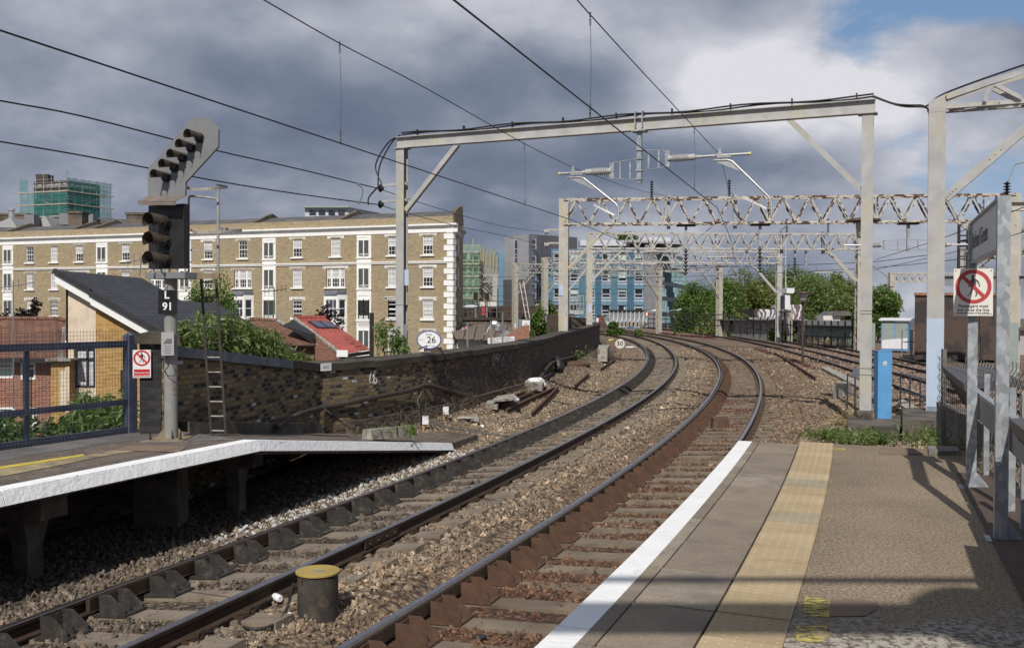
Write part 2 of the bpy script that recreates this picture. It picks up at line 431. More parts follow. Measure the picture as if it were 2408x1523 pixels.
K['brick_dark'] = brickmat('engineering_brick_sooty', [(0, (.026, .019, .015)), (.4, (.07, .043, .029)), (.7, (.11, .066, .043)), (.9, (.17, .105, .07))], (.085, .068, .052), .2, .075, .01, stain=(.024, .019, .016), slo=.52, shi=.75, ssc=.5, bump=.7)
K['brick_black'] = brickmat('blackened_brick', [(0, (.018, .018, .022)), (.6, (.035, .033, .036)), (.9, (.07, .06, .05))], (.03, .028, .026), .22, .085, .012, stain=(.2, .17, .12), slo=.64, shi=.7, ssc=4, bump=.8)
K['stone_cap'] = M('sandstone_coping_sooty', (.05, .042, .032), .9, 0, .45, 3, .5, 30, stain=(.11, .09, .065), ssc=2.2, slo=.52, shi=.7)
K['slate_cap'] = M('blue_slate_coping', (.1, .115, .15), .55, 0, .3, 4, .3, 30, stain=(.16, .16, .17), ssc=3)
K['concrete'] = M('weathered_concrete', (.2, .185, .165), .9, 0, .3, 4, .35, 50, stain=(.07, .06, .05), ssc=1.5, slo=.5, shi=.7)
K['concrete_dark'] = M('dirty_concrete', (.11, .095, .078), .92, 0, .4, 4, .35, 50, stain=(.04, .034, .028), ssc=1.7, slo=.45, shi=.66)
K['concrete_pale'] = M('pale_concrete', (.34, .32, .28), .9, 0, .25, 5, .35, 50, stain=(.15, .13, .1), ssc=4)
K['terrace'] = brickmat('yellow_stock_brick', [(0, (.2, .14, .07)), (.3, (.3, .225, .125)), (.55, (.36, .275, .155)), (.8, (.26, .19, .1)), (1, (.4, .31, .19))], (.33, .28, .2), .34, .115, .02, stain=(.27, .23, .165), slo=.5, shi=.72, ssc=.25, interp='LINEAR', bump=.2)
K['stucco'] = M('white_stucco', (.82, .81, .79), .65, 0, .05, 1.5, .1, 20)
K['stucco_grey'] = M('weathered_stucco', (.55, .52, .47), .75, 0, .2, 1.5, .1, 20)
K['slate'] = M('roof_slate', (.085, .08, .08), .6, 0, .3, .7, .2, 8, stain=(.14, .125, .105), ssc=.6)
def tiles(name, c1, c2, sx, sy, bumpd=.03, stain=None, rough=.8, slo=.55, shi=.7, lum=.45):
 """roof tiles: courses from a brick texture laid on the uv of the slope"""
 m, t, b = newmat(name); uv = t.uv(); br = t.n('TexBrick'); t.l(uv, br.inputs['Vector'])
 br.inputs['Scale'].default_value = 1; br.inputs['Brick Width'].default_value = sx; br.inputs['Row Height'].default_value = sy; br.inputs['Mortar Size'].default_value = sy*.07
 br.inputs['Color1'].default_value = (*c1, 1); br.inputs['Color2'].default_value = (*c2, 1); br.inputs['Mortar'].default_value = (*mul(c1, lum), 1)
 col = br.outputs['Color']; p = t.pos()
 col = t.mix(1.0, col, t.ramp(t.noise(1.1, 5, .6, p), [(.3, (.78,)*3), (.7, (1.22,)*3)]), 'MULTIPLY')
 if stain: col = t.mix(t.mapr(t.noise(6, 5, .6, p), slo, shi), col, stain)
 t.l(col, b.inputs['Base Color']); b.inputs['Roughness'].default_value = rough
 t.l(t.bump(t.math('SUBTRACT', 1.0, br.outputs['Fac']), .7, bumpd), b.inputs['Normal']); return m
K['tile_dark'] = tiles('charcoal_tiles', (.036, .036, .042), (.05, .05, .057), .6, .2, .02, rough=.6)
K['tile_brown'] = tiles('brown_pantiles', (.15, .07, .045), (.2, .095, .06), .3, .28, .05, stain=(.34, .3, .24), slo=.64, shi=.7)
K['tile_red'] = tiles('red_pantiles', (.34, .075, .06), (.4, .095, .075), .3, .3, .05)
K['brick_red'] = brickmat('red_brick', [(0, (.2, .065, .04)), (.5, (.27, .095, .058)), (1, (.33, .14, .09))], (.28, .2, .15), interp='LINEAR', bump=.2)
K['brick_buff'] = brickmat('buff_brick', [(0, (.36, .2, .055)), (.5, (.44, .26, .085)), (1, (.5, .31, .12))], (.36, .24, .1), interp='LINEAR', bump=.2)
K['brick_grey'] = brickmat('grey_brown_brick', [(0, (.1, .075, .055)), (.5, (.16, .12, .085)), (1, (.2, .15, .11))], (.12, .1, .08), interp='LINEAR', stain=(.05, .04, .032), bump=.3)
K['render'] = M('cream_render', (.66, .55, .43), .85, 0, .08, 2, .15, 60, stain=(.55, .44, .33), ssc=1.5)
K['bargeboard'] = M('white_bargeboard', (.8, .8, .8), .5, 0, .03, 3)
def glassmat(name, c, rough=.08, var=.5, sc=.8):
 m, t, b = newmat(name); p = t.pos()
 n1 = t.noise(sc, 3, .5, p); t.l(t.mix(t.mapr(n1, .35, .65), mul(c, 1-var), mul(c, 1+var)), b.inputs['Base Color'])
 b.inputs['Roughness'].default_value = rough; b.inputs['Specular IOR Level'].default_value = .7; return m
K['glass'] = glassmat('window_glass_dark', (.02, .022, .026))
K['glass_blue'] = glassmat('window_glass_violet', (.045, .045, .07))
K['curtain'] = M('net_curtain', (.5, .5, .52), .8, 0, .3, 9)
K['blind'] = M('pale_blind', (.42, .56, .5), .7, 0, .1, 2)
K['shutter'] = M('grey_louvre', (.085, .095, .09), .5, 0, .2, 3)
def peel(name, c, rust, lo=.52, hi=.56, sc=5.0, yellow=None):
 m, t, b = newmat(name); p = t.pos()
 col = t.mix(t.mapr(t.noise(2.5, 5, .6, p), .35, .65), mul(c, .86), mul(c, 1.1))
 if yellow: col = t.mix(t.mapr(t.noise(2.2, 4, .6, t.scale(p, (1, 1, .45))), .5, .66), col, yellow)
 f = t.mapr(t.noise(sc, 6, .66, p), lo, hi)
 t.l(t.mix(f, col, rust), b.inputs['Base Color']); b.inputs['Roughness'].default_value = .7
 t.l(t.bump(f, .3, .004), b.inputs['Normal']); return m
K['gantry'] = peel('gantry_grey_paint', (.39, .385, .385), (.1, .06, .04), .69, .74, 6, (.41, .39, .31))
K['gantry_cream'] = peel('gantry_cream_paint', (.43, .405, .36), (.12, .06, .035), .66, .7, 4, (.43, .385, .27))
K['gantry_rusty'] = peel('gantry_flaking_paint', (.46, .43, .38), (.075, .032, .02), .5, .54, 3.2)
K['gantry_worn'] = peel('gantry_scuffed_paint', (.43, .41, .38), (.085, .045, .03), .585, .62, 3.6)
K['pale_blue'] = M('pale_blue_paint', (.42, .5, .63), .55, 0, .05, 3, .05, 20)
K['grey_blue'] = M('grey_blue_paint', (.19, .23, .3), .55, 0, .05, 3)
K['phone_blue'] = M('blue_enamel', (.1, .3, .56), .45, 0, .08, 4, .1, 30, stain=(.07, .2, .4), ssc=9, slo=.64, shi=.75)
K['cab_grey'] = M('cabinet_grey_green', (.27, .31, .3), .55, 0, .06, 3)
K['cab_white'] = M('cabinet_white', (.68, .68, .72), .5, 0, .06, 3)
def galv():
 m, t, b = newmat('galvanised_steel'); p = t.pos()
 v = t.n('TexVoronoi'); v.inputs['Scale'].default_value = 22; t.l(t.scale(p, (1, 1, .8)), v.inputs['Vector'])
 sp = t.n('SeparateColor'); t.l(v.outputs['Color'], sp.inputs[0])
 t.l(t.ramp(sp.outputs[0], [(0, (.23, .25, .27)), (1, (.42, .445, .47))]), b.inputs['Base Color'])
 b.inputs['Metallic'].default_value = .35; b.inputs['Roughness'].default_value = .5; return m
K['galv'] = galv()
K['board_grey'] = M('pale_grey_board', (.5, .5, .51), .4, 0, .05, 3)
K['steel_grey'] = M('grey_steel', (.25, .26, .27), .5, .3, .15, 5)
K['alu'] = M('bright_aluminium', (.5, .5, .5), .42, .7, .08, 8)
K['sign_grey'] = M('signal_grey', (.2, .205, .215), .6, .1, .1, 5, .05, 30, stain=(.26, .26, .265), ssc=30, slo=.68, shi=.74)
K['sig_black'] = M('signal_black', (.018, .018, .02), .5, 0, .4, 5)
K['sig_brown'] = M('signal_hood_rusty', (.06, .045, .035), .7, 0, .4, 7)
K['visor'] = M('visor_weathered', (.16, .14, .125), .7, 0, .25, 7, stain=(.2, .13, .085), ssc=6)
K['chain'] = M('chain_link_wire', (.17, .155, .135), .6, .3, .3, 6)
K['lens'] = glassmat('signal_lens', (.01, .012, .02), .1)
K['lens_blue'] = glassmat('feather_lens', (.012, .01, .045), .08)
K['mast'] = M('grey_mast', (.25, .25, .235), .8, 0, .12, 5, .3, 90)
K['mast_rust'] = M('rusty_flange', (.22, .17, .11), .8, 0, .3, 8)
K['ladder'] = M('ladder_brown', (.055, .046, .04), .7, .2, .3, 5)
K['handrail'] = M('weathered_handrail', (.36, .33, .3), .6, .2, .3, 6, stain=(.12, .09, .07), ssc=7, slo=.55, shi=.66)
K['fence_blue'] = M('dark_blue_fence', (.07, .08, .125), .45, 0, .3, 5, .1, 30, stain=(.09, .1, .13), ssc=4)
K['mesh_wire'] = M('fence_mesh_wire', (.05, .06, .085), .5, .3, .2, 5)
K['sign_white'] = M('sign_white', (.76, .76, .77), .4, 0, .03, 4)
K['sign_cream'] = M('sign_off_white', (.7, .68, .62), .45, 0, .06, 5, stain=(.6, .57, .48), ssc=5)
K['sign_red'] = M('sign_red', (.5, .02, .018), .45, 0, .05, 4)
K['sign_red_faded'] = M('sign_red_faded', (.42, .05, .06), .45, 0, .08, 4)
K['sign_blue'] = M('sign_blue', (.03, .06, .35), .45)
K['black'] = M('black_ink', (.012, .012, .014), .5)
K['ink_soft'] = M('grey_ink', (.09, .09, .1), .55)
K['blackplate'] = M('black_plate', (.012, .012, .012), .25, 0, .4, 6)
K['wire'] = M('conductor_black', (.012, .012, .014), .5)
K['wire_cu'] = M('copper_green_wire', (.09, .13, .105), .6)
K['wire_thin'] = M('dropper_grey', (.07, .07, .075), .6)
K['cable'] = M('black_cable', (.03, .026, .024), .7, 0, .3, 6)
K['cable_brown'] = M('brown_cable_duct', (.05, .036, .03), .7, 0, .35, 6, .2, 50)
K['cable_grey'] = M('grey_cable', (.09, .1, .105), .65)
K['porcelain'] = M('grey_insulator', (.4, .4, .39), .35, 0, .08, 6)
K['porcelain_dark'] = M('dark_insulator', (.02, .022, .025), .3)
K['yellow_cap'] = M('yellow_cap', (.65, .55, .12), .5)
K['iron'] = M('cast_iron_black', (.028, .027, .028), .6, .2, .3, 6)
K['post_brown'] = M('brown_post', (.065, .04, .03), .6, 0, .2, 6)
K['lamp_glass'] = M('lamp_diffuser', (.45, .43, .37), .3)
K['plastic_white'] = M('white_plastic', (.78, .78, .8), .45)
K['wood'] = M('bare_timber', (.4, .25, .1), .8, 0, .2, 8)
K['canister'] = M('canister_grimy', (.042, .036, .031), .75, 0, .5, 6, .3, 40, stain=(.09, .07, .052), ssc=4)
K['lid_yellow'] = M('yellow_lid', (.36, .26, .07), .6, 0, .15, 5, .15, 40, stain=(.1, .08, .05), ssc=9, slo=.62, shi=.68)
K['brown_box'] = M('brown_render', (.075, .05, .04), .8, 0, .1, .8, .1, 20, stain=(.035, .03, .03), ssc=.8, slo=.5, shi=.56)
K['fence_brown'] = M('brown_hoarding', (.05, .032, .03), .7, 0, .25, .4)
K['iron_brown'] = M('rusty_railing', (.09, .06, .042), .8, 0, .3, 3)
K['net_green'] = None
def netmat(name, c, alpha):
 m, t, b = newmat(name); p = t.pos()
 t.l(t.mix(t.mapr(t.noise(.6, 4, .6, p), .3, .7), mul(c, .8), mul(c, 1.2)), b.inputs['Base Color']); b.inputs['Roughness'].default_value = .8
 w = t.mapr(t.noise(.35, 3, .5, p), .3, .7, alpha-.12, alpha+.1); t.l(w, b.inputs['Alpha']); return m
K['net_teal'] = netmat('scaffold_net_teal', (.03, .2, .185), .5)
K['net_green'] = netmat('scaffold_net_green', (.2, .36, .29), .34)
K['pole'] = M('scaffold_pole', (.42, .44, .4), .5, .3, .2, 2)
K['pole_yellow'] = M('scaffold_pole_yellow', (.42, .42, .16), .6, 0, .2, 2)
K['plank'] = M('scaffold_plank', (.42, .36, .28), .85, 0, .2, 2)
K['wall_dark'] = M('dark_tower_brick', (.06, .05, .042), .85, 0, .2, .6)
K['wall_teal'] = M('pale_rendered_front', (.3, .45, .38), .85, 0, .1, .3)
K['beige'] = M('beige_render', (.31, .29, .24), .85, 0, .08, .2, stain=(.36, .35, .32), ssc=.08)
K['wall_grey'] = M('grey_render', (.36, .36, .37), .8, 0, .06, .2)
def panelmat(name, c, sx, sy, rough=.45, var=.05, ms=.02, lum=.7):
 m, t, b = newmat(name); br = t.n('TexBrick'); t.l(t.uv(), br.inputs['Vector']); br.offset = 0
 br.inputs['Scale'].default_value = 1; br.inputs['Brick Width'].default_value = sx; br.inputs['Row Height'].default_value = sy; br.inputs['Mortar Size'].default_value = ms
 br.inputs['Color1'].default_value = (*mul(c, 1-var), 1); br.inputs['Color2'].default_value = (*mul(c, 1+var), 1); br.inputs['Mortar'].default_value = (*mul(c, lum), 1)
 p = t.pos(); col = t.mix(1.0, br.outputs['Color'], t.ramp(t.noise(.25, 4, .6, p), [(.3, (.9,)*3), (.7, (1.1,)*3)]), 'MULTIPLY')
 t.l(col, b.inputs['Base Color']); b.inputs['Roughness'].default_value = rough; return m
K['clad_grey'] = panelmat('grey_zinc_panels', (.27, .265, .28), .9, 1.35)
K['clad_dark'] = panelmat('dark_zinc_panels', (.15, .15, .165), 1.2, 2.8)
K['clad_blue'] = panelmat('blue_panels', (.085, .18, .25), 3, 2.9)
K['clad_deep'] = panelmat('deep_blue_panels', (.05, .125, .2), 3, 2.9)
K['clad_light'] = panelmat('light_blue_panels', (.14, .25, .345), 1.5, 2.9)
K['frame_grey'] = M('pale_window_frame', (.48, .5, .55), .5)
K['fin'] = M('glass_fin', (.24, .36, .4), .25, 0, .3, .6)
K['fin_glass'] = glassmat('teal_glass', (.02, .05, .065), .3)
K['corr'] = M('corrugated_grey', (.3, .31, .31), .6, .2, .2, 1.5, stain=(.2, .17, .14), ssc=1.2)
K['corr_green'] = M('corrugated_green', (.22, .3, .27), .65, 0, .12, 1.5)
K['shed_roof'] = M('brown_sheet_roof', (.15, .115, .09), .75, 0, .2, .8)
K['ivory'] = M('off_white_wall', (.6, .59, .55), .8, 0, .1, .7)
def graffiti():
 m, t, b = newmat('graffiti_wall'); p = t.pos()
 w = t.n('TexWave'); w.inputs['Scale'].default_value = .5; w.inputs['Distortion'].default_value = 14; w.inputs['Detail'].default_value = 3; w.inputs['Detail Scale'].default_value = 1.2; t.l(p, w.inputs['Vector'])
 col = t.mix(t.mapr(w.outputs['Fac'], .35, .5), (.62, .62, .66), (.12, .1, .11))
 col = t.mix(t.mapr(t.noise(.7, 3, .5, p), .64, .68), col, (.22, .08, .06))
 t.l(col, b.inputs['Base Color']); b.inputs['Roughness'].default_value = .8; return m
K['graffiti'] = graffiti()
K['street'] = M('street_asphalt', (.09, .085, .08), .9, 0, .2, .2, stain=(.1, .1, .06), ssc=.05)
def leafmat(name, c1, c2, trans=.35):
 m, t, b = newmat(name); m.node_tree.nodes.remove(b); out = m.node_tree.nodes['Material Output']
 ri = t.n('NewGeometry').outputs['Random Per Island']
 col = t.mix(ri, c1, c2); col = t.mix(1.0, col, t.ramp(t.noise(1.1, 3, .5, t.pos()), [(.3, (.7,)*3), (.7, (1.25,)*3)]), 'MULTIPLY')
 d = t.n('BsdfDiffuse'); t.l(col, d.inputs[0]); tr = t.n('BsdfTranslucent'); t.l(t.mix(1.0, col, (1.1, 1.3, .5), 'MULTIPLY'), tr.inputs[0])
 gl = t.n('BsdfGlossy'); gl.inputs['Roughness'].default_value = .45; gl.inputs[0].default_value = (.6, .62, .58, 1)
 mx = t.n('MixShader'); mx.inputs[0].default_value = trans; t.l(d.outputs[0], mx.inputs[1]); t.l(tr.outputs[0], mx.inputs[2])
 m2 = t.n('MixShader'); m2.inputs[0].default_value = .05; t.l(mx.outputs[0], m2.inputs[1]); t.l(gl.outputs[0], m2.inputs[2])
 t.l(m2.outputs[0], out.inputs[0]); return m
K['leaf'] = leafmat('leaf_mid_green', (.075, .13, .028), (.14, .21, .045))
K['leaf_light'] = leafmat('leaf_light_green', (.1, .15, .04), (.185, .235, .075))
K['leaf_dark'] = leafmat('leaf_dark_green', (.045, .08, .022), (.09, .14, .035))
K['leaf_olive'] = leafmat('leaf_olive_green', (.11, .145, .035), (.19, .215, .06))
K['leaf_purple'] = leafmat('leaf_purple_brown', (.015, .009, .011), (.035, .02, .022), .2)
K['leaf_red'] = leafmat('leaf_dull_red', (.1, .035, .035), (.16, .06, .055), .2)
K['dry'] = leafmat('dry_grass', (.3, .22, .12), (.45, .35, .2), .3)
K['twig'] = M('dry_twigs', (.12, .09, .065), .9, 0, .3, 9)
K['bark'] = M('bark', (.07, .055, .042), .9, 0, .3, 4, .4, 20)
K['bag_white'] = M('white_plastic_bag', (.75, .75, .78), .5, 0, .06, 9)
K['tin_blue'] = M('blue_can', (.06, .08, .4), .35, .3, .2, 30)
K['flag'] = M('white_flag', (.62, .6, .64), .7, 0, .1, 2)
# track centre lines (fitted curves, metres)
class Line:
 def __init__(s, p, kn, y0, smin, smax, ds=.25):
  s.ds = ds; s.smin = smin
  S = np.arange(0, smax+ds, ds); k = np.interp(S, kn, p[2:])
  th = p[1]+np.concatenate([[0], np.cumsum((k[1:]+k[:-1])/2*ds)])
  x = p[0]+np.concatenate([[0], np.cumsum(np.sin((th[1:]+th[:-1])/2)*ds)])
  y = y0+np.concatenate([[0], np.cumsum(np.cos((th[1:]+th[:-1])/2)*ds)])
  Sb = np.arange(smin, 0, ds); thb = p[1]+p[2]*Sb*.5
  xb = p[0]+np.sin(thb)*Sb; yb = y0+np.cos(thb)*Sb
  s.S = np.r_[Sb, S]; s.x = np.r_[xb, x]; s.y = np.r_[yb, y]; s.th = np.r_[p[1]+p[2]*Sb, th]
 def at(s, q, d=0.0, z=0.0):
  x, y, th = np.interp(q, s.S, s.x), np.interp(q, s.S, s.y), np.interp(q, s.S, s.th)
  return Vector((x+math.cos(th)*d, y-math.sin(th)*d, z))
 def th_at(s, q): return float(np.interp(q, s.S, s.th))
 def side(s, q):
  th = s.th_at(q); return Vector((math.cos(th), -math.sin(th), 0))
 def fwd(s, q):
  th = s.th_at(q); return Vector((math.sin(th), math.cos(th), 0))
 def dist(s, X, Y):
  """signed offset and arc length of points"""
  X = np.asarray(X); Y = np.asarray(Y); D = np.empty(len(X)); Q = np.empty(len(X)); st = 2
  lx, ly, lt, ls = s.x[::st], s.y[::st], s.th[::st], s.S[::st]
  for i in range(0, len(X), 20000):
   a = X[i:i+20000, None]-lx; b_ = Y[i:i+20000, None]-ly; j = np.argmin(a*a+b_*b_, 1); r = np.arange(len(j))
   D[i:i+20000] = a[r, j]*np.cos(lt[j])-b_[r, j]*np.sin(lt[j]); Q[i:i+20000] = ls[j]
  return D, Q
LT = Line([-4.60158, .37582, -.00344, -.00568, -.00258, -.00441, -.00441], [0, 25, 60, 100, 150], 4, -14, 150)
RT = Line([-1.81691, .41248, -.0062, -.00476, -.00376, -.00249, -.00252], [0, 25, 60, 100, 150], 4, -14, 150)
AT = Line([10.40093, .24416, -.00262, -.00181, -.00249, -.00089, -.0008], [0, 40, 80, 130, 200], 15, -24, 190)
BT = Line([14.11529, .20616, -.0011, -.00121, -.00209, -.00197, -.00186], [0, 40, 80, 130, 200], 15, -24, 190)
CANT = {'L': (.03, .17), 'R': (0.0, .08), 'A': (0, 0), 'B': (0, 0)}
RAILP = [(-.055, -.15), (.055, -.15), (.055, -.138), (.012, -.118), (.009, -.045), (.034, -.036), (.036, -.006), (.028, 0), (-.028, 0), (-.036, -.006), (-.034, -.036), (-.009, -.045), (-.012, -.118), (-.055, -.138)]
CHECKP = [(-.022, -.1), (.022, -.1), (.024, .012), (.018, .03), (-.018, .03), (-.024, .012)]
def railpath(T, d, z, s0, s1, ds=1.0):
 n = int((s1-s0)/ds); return [(T.at(s0+(s1-s0)*i/n, d, z), T.side(s0+(s1-s0)*i/n)) for i in range(n+1)]
def sleeper_mesh(w=2.5):
 b_ = MB(); b_.box((0, 0, -.06), (w, .25, .12)); return b_
def bracket_mesh():
 """check rail chair: base plate, two tapering ribs and a bolt"""
 b_ = MB(); b_.box((.2, 0, .012), (.36, .27, .024))
 for y in (-.115, .1):
  b_.prism([(.08, y, .024), (.36, y, .024), (.36, y, .06), (.2, y, .19), (.08, y, .19)], (0, .013, 0))
 b_.box((.086, 0, .1), (.012, .2, .15))
 b_.lathe((.3, 0, .024), (0, 0, 1), [(.022, 0), (.022, .03), (.012, .03), (.012, .06)], 6); return b_
def clip_mesh():
 b_ = MB(); b_.box((0, 0, .012), (.3, .16, .024))
 b_.tube([(.07, -.05, .03), (.12, -.05, .05), (.15, 0, .045), (.12, .05, .05), (.07, .05, .03), (.075, 0, .03)], .009, 5); return b_
PROTO = {}
def track(T, key, label, s0, s1, smat, check, cmat, railmat, nind=100):
 root = thing('railway_track', label, 'track', T.at(max(s0, 0)), 'pairs of rails on the viaduct')
 zl, zr = CANT[key]
 for d, z in ((-.7525, zl), (.7525, zr)):
  MB().sweep(railpath(T, d, z, s0, s1), RAILP, 0, {7: 1, 6: 2, 8: 2}).build('rail', [railmat, K['rail_top'], K['rail_edge']], root, fixn=False)
 if check: MB().sweep(railpath(T, -.7525+.1, zl, s0 if key == 'R' else 4.2, s1), CHECKP, 0, {3: 1}).build('check_rail', [cmat, K['rail_edge']], root)
 tilt = math.atan2(zr-zl, 1.505); rest = MB(); k = 0; s = 1.0 if key in 'LR' else -10.0
 s = s0+.3; first = None
 while s < s1-.5:
  p = T.at(s, 0, (zl+zr)/2-.168); th = T.th_at(s); ls = random.Random(int(s*100)).uniform(-.02, .02)
  rot = Matrix.Rotation(-th+ls, 4, 'Z') @ Matrix.Rotation(-tilt, 4, 'Y')
  if s > (1.2 if key in 'LR' else -8) and k < nind:
   if first is None:
    o = sleeper_mesh().build('sleeper', smat, root, local=True); first = o
    if check:
     c_ = bracket_mesh().build('rail_chair', K['chair_black'] if key == 'L' else K['rust_red'], o, local=True); c_.location = (-.7525+.09, 0, .0)
    if key in 'LR':
     c_ = clip_mesh().build('rail_clip', cmat, o, local=True); c_.location = (.7525, 0, 0)
   else:
    o = first.copy(); COL.objects.link(o); o.parent = root
    for ch in first.children:
     c_ = ch.copy(); COL.objects.link(c_); c_.parent = o
     if key == 'L' and c_.name.startswith('rail_chair') and s < 5.2: c_.active_material
   o.matrix_local = Matrix.Translation(p-root.location) @ rot; k += 1
  else:
   X, Y, Z = (rot @ Vector(a) for a in ((1, 0, 0), (0, 1, 0), (0, 0, 1)))
   rest.box(p-Z*.06, (2.5, .25, .12), (X, Y, Z))
  s += .63
 if rest.v:
  o = rest.build('sleeper', smat, root); o['kind'] = 'stuff'
 return root
trL = track(LT, 'L', 'sooty curving track beside the brick parapet, with black chairs along one rail', -6, 128, K['sleeper_dark'], True, K['rust'], K['rust'])
trR = track(RT, 'R', 'rusty brown curving track next to the white platform edge', -6, 128, K['sleeper'], True, K['chair_brown'], K['chair_brown'])
trA = track(AT, 'A', 'main line track running behind the blue phone post, nearest to it', -12, 185, K['sleeper_dark'], False, K['rust'], K['rust'])
trB = track(BT, 'B', 'farther main line track, close to the brown hut and the cabinets', -12, 185, K['sleeper_dark'], False, K['rust'], K['rust'])
# fishplate joints bolted to the left track's outer rail
for s_, lab in ((6.9, 'long bolted rail joint on the sooty track beside the yellow lidded canister'), (17.6, 'small insulated rail joint farther up the outer rail of the sooty track')):
 b_ = MB(); p = LT.at(s_, .7525, .17-.075); L_ = .75 if s_ < 10 else .4
 for sg in (-1, 1): b_.box(p+LT.side(s_)*sg*.026, (.03, L_, .075), (LT.side(s_), LT.fwd(s_), Vector((0, 0, 1))))
 for q in (-.28, -.1, .1, .28):
  if abs(q) < L_/2: b_.lathe(p+LT.side(s_)*.04+LT.fwd(s_)*q, LT.side(s_), [(.016, 0), (.016, .02)], 6)
 tag(b_.build('rail_joint', K['rust'], origin=p), lab, 'rail joint')
# ballast sheet and stones
def ballast_z(X, Y):
 dL, sL = LT.dist(X, Y); dR, sR = RT.dist(X, Y)
 zL = .03+(np.clip(dL, -1.0, 1.3)+.7525)/1.505*.14-.2
 zR = 0+(np.clip(dR, -.9, 1.2)+.7525)/1.505*.08-.2
 a, b2 = np.maximum(dL-1.15, 0), np.maximum(-dR-.8, 0); w = np.where(dL < 1.15, 0, np.where(dR > -.8, 1, a/np.maximum(a+b2, .01)))
 z = zL*(1-w)+zR*w+.03*np.minimum(1, np.minimum(a, b2)*2.5)
 k = np.clip((-dL-1.5)/1.6, 0, 1); far = np.clip((Y-15)/6, 0, 1)*np.clip((75-Y)/25, 0, 1)
 z = z+k*k*(.04+.3*far)
 kr = np.clip((dR-1.4)/2.0, 0, 1); z = z*(1-kr)+(-.16+0*z)*kr
 return z, dL, dR, sL
def GZ(px, py, dz=0.0):
 """point of the photo on the ballast itself"""
 d = ray(px, py); Y = np.geomspace(4, 130, 700); t_ = Y/d.y; h = HC+d.z*t_-ballast_z(d.x*t_, Y)[0]; i = max(1, int(np.argmax(h < 0)))
 u = h[i-1]/(h[i-1]-h[i]); return CAM+d*float(t_[i-1]+(t_[i]-t_[i-1])*u)+Vector((0, 0, dz))
def vnoise(X, Y, sc, seed=0):
 """cheap smooth value noise"""
 r = np.random.RandomState(seed); T_ = r.rand(64, 64)
 u, v = X*sc+100, Y*sc+100; i, j = np.floor(u).astype(int), np.floor(v).astype(int); fu, fv = u-i, v-j
 fu = fu*fu*(3-2*fu); fv = fv*fv*(3-2*fv); g = lambda a, b_: T_[a % 64, b_ % 64]
 return (g(i, j)*(1-fu)+g(i+1, j)*fu)*(1-fv)+(g(i, j+1)*(1-fu)+g(i+1, j+1)*fu)*fv
def ballast_tint(X, Y, dL, dR):
 """dirt, rust and soot lie along the rails; soot with painted shade under the far platform; elsewhere pale tan stone"""
 n = vnoise(X, Y, .9, 1)*.6+vnoise(X, Y, 2.7, 2)*.4
 tan = np.array([.25, .193, .138]); rust = np.array([.125, .068, .042]); soot = np.array([.085, .068, .055]); pink = np.array([.27, .195, .155])
 wr = np.clip(1.15-np.abs(dR)/1.25, 0, 1)*.95+np.clip(1-np.abs(dR-1.6)/1.8, 0, 1)*.45
 wr = np.clip(wr*(.55+n*.9), 0, 1)
 ws = np.clip(1.25-np.abs(dL+.1)/1.15, 0, 1)*(.45+n*.9); ws = np.clip(ws, 0, .95)
 c = tan*(.8+.4*n[:, None]); far = np.clip((dR-4)/3, 0, 1)[:, None]; c = c*(1-far)+pink*(.85+.3*n[:, None])*far
 c = c*(1-wr[:, None])+rust*wr[:, None]; c = c*(1-ws[:, None])+soot*ws[:, None]
 for T in (AT, BT):
  dT = T.dist(X, Y)[0] if len(X) < 60000 else np.full(len(X), 9.0); wt = np.clip(1.3-np.abs(dT)/.95, 0, .85)[:, None]*(.6+.5*n[:, None]); c = c*(1-wt)+np.array([.1, .06, .045])*wt
 k = (np.clip((-dL-1.0)/.6, 0, 1)*np.clip((15.5-Y)/3, 0, 1))[:, None]; c = c*(1-k*.6)+np.array([.085, .072, .06])*k*.6; k2 = (np.clip((-dL-1.55)/.4, 0, 1)*np.clip((17-Y)/3, 0, 1))[:, None]*.8; c = c*(1-k2)+np.array([.045, .038, .033])*k2  # soot beside the far platform; beneath it the tint also carries its shade
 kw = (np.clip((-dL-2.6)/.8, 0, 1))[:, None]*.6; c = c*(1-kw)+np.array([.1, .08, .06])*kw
 return c
ss = np.concatenate([np.arange(-10, 30, .3), np.arange(30, 70, .6), np.arange(70, 150, 1.5)])
dd = np.concatenate([np.arange(-6.0, 8.0, .2), np.arange(8, 26, .6), [30, 40, 60, 90]])
XX = np.empty((len(ss), len(dd))); YY = np.empty_like(XX)
for i, q in enumerate(ss):
 for_p = LT.at(q); sd_ = LT.side(q); XX[i] = for_p.x+sd_.x*dd; YY[i] = for_p.y+sd_.y*dd
fx, fy = XX.ravel(), YY.ravel(); fz, fdL, fdR, _ = ballast_z(fx, fy)
fz = fz+(vnoise(fx, fy, 1.7, 3)-.5)*.035
me = bpy.data.meshes.new('ballast'); nd_ = len(dd)
me.from_pydata(np.c_[fx, fy, fz].tolist(), [], [(i*nd_+j, i*nd_+j+1, (i+1)*nd_+j+1, (i+1)*nd_+j) for i in range(len(ss)-1) for j in range(nd_-1)])
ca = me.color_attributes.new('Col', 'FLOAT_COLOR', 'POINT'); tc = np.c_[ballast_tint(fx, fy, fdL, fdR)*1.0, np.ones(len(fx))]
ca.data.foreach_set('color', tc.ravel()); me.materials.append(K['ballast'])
me.polygons.foreach_set('use_smooth', [True]*len(me.polygons))
bal = bpy.data.objects.new('ballast', me); COL.objects.link(bal); struct(bal)
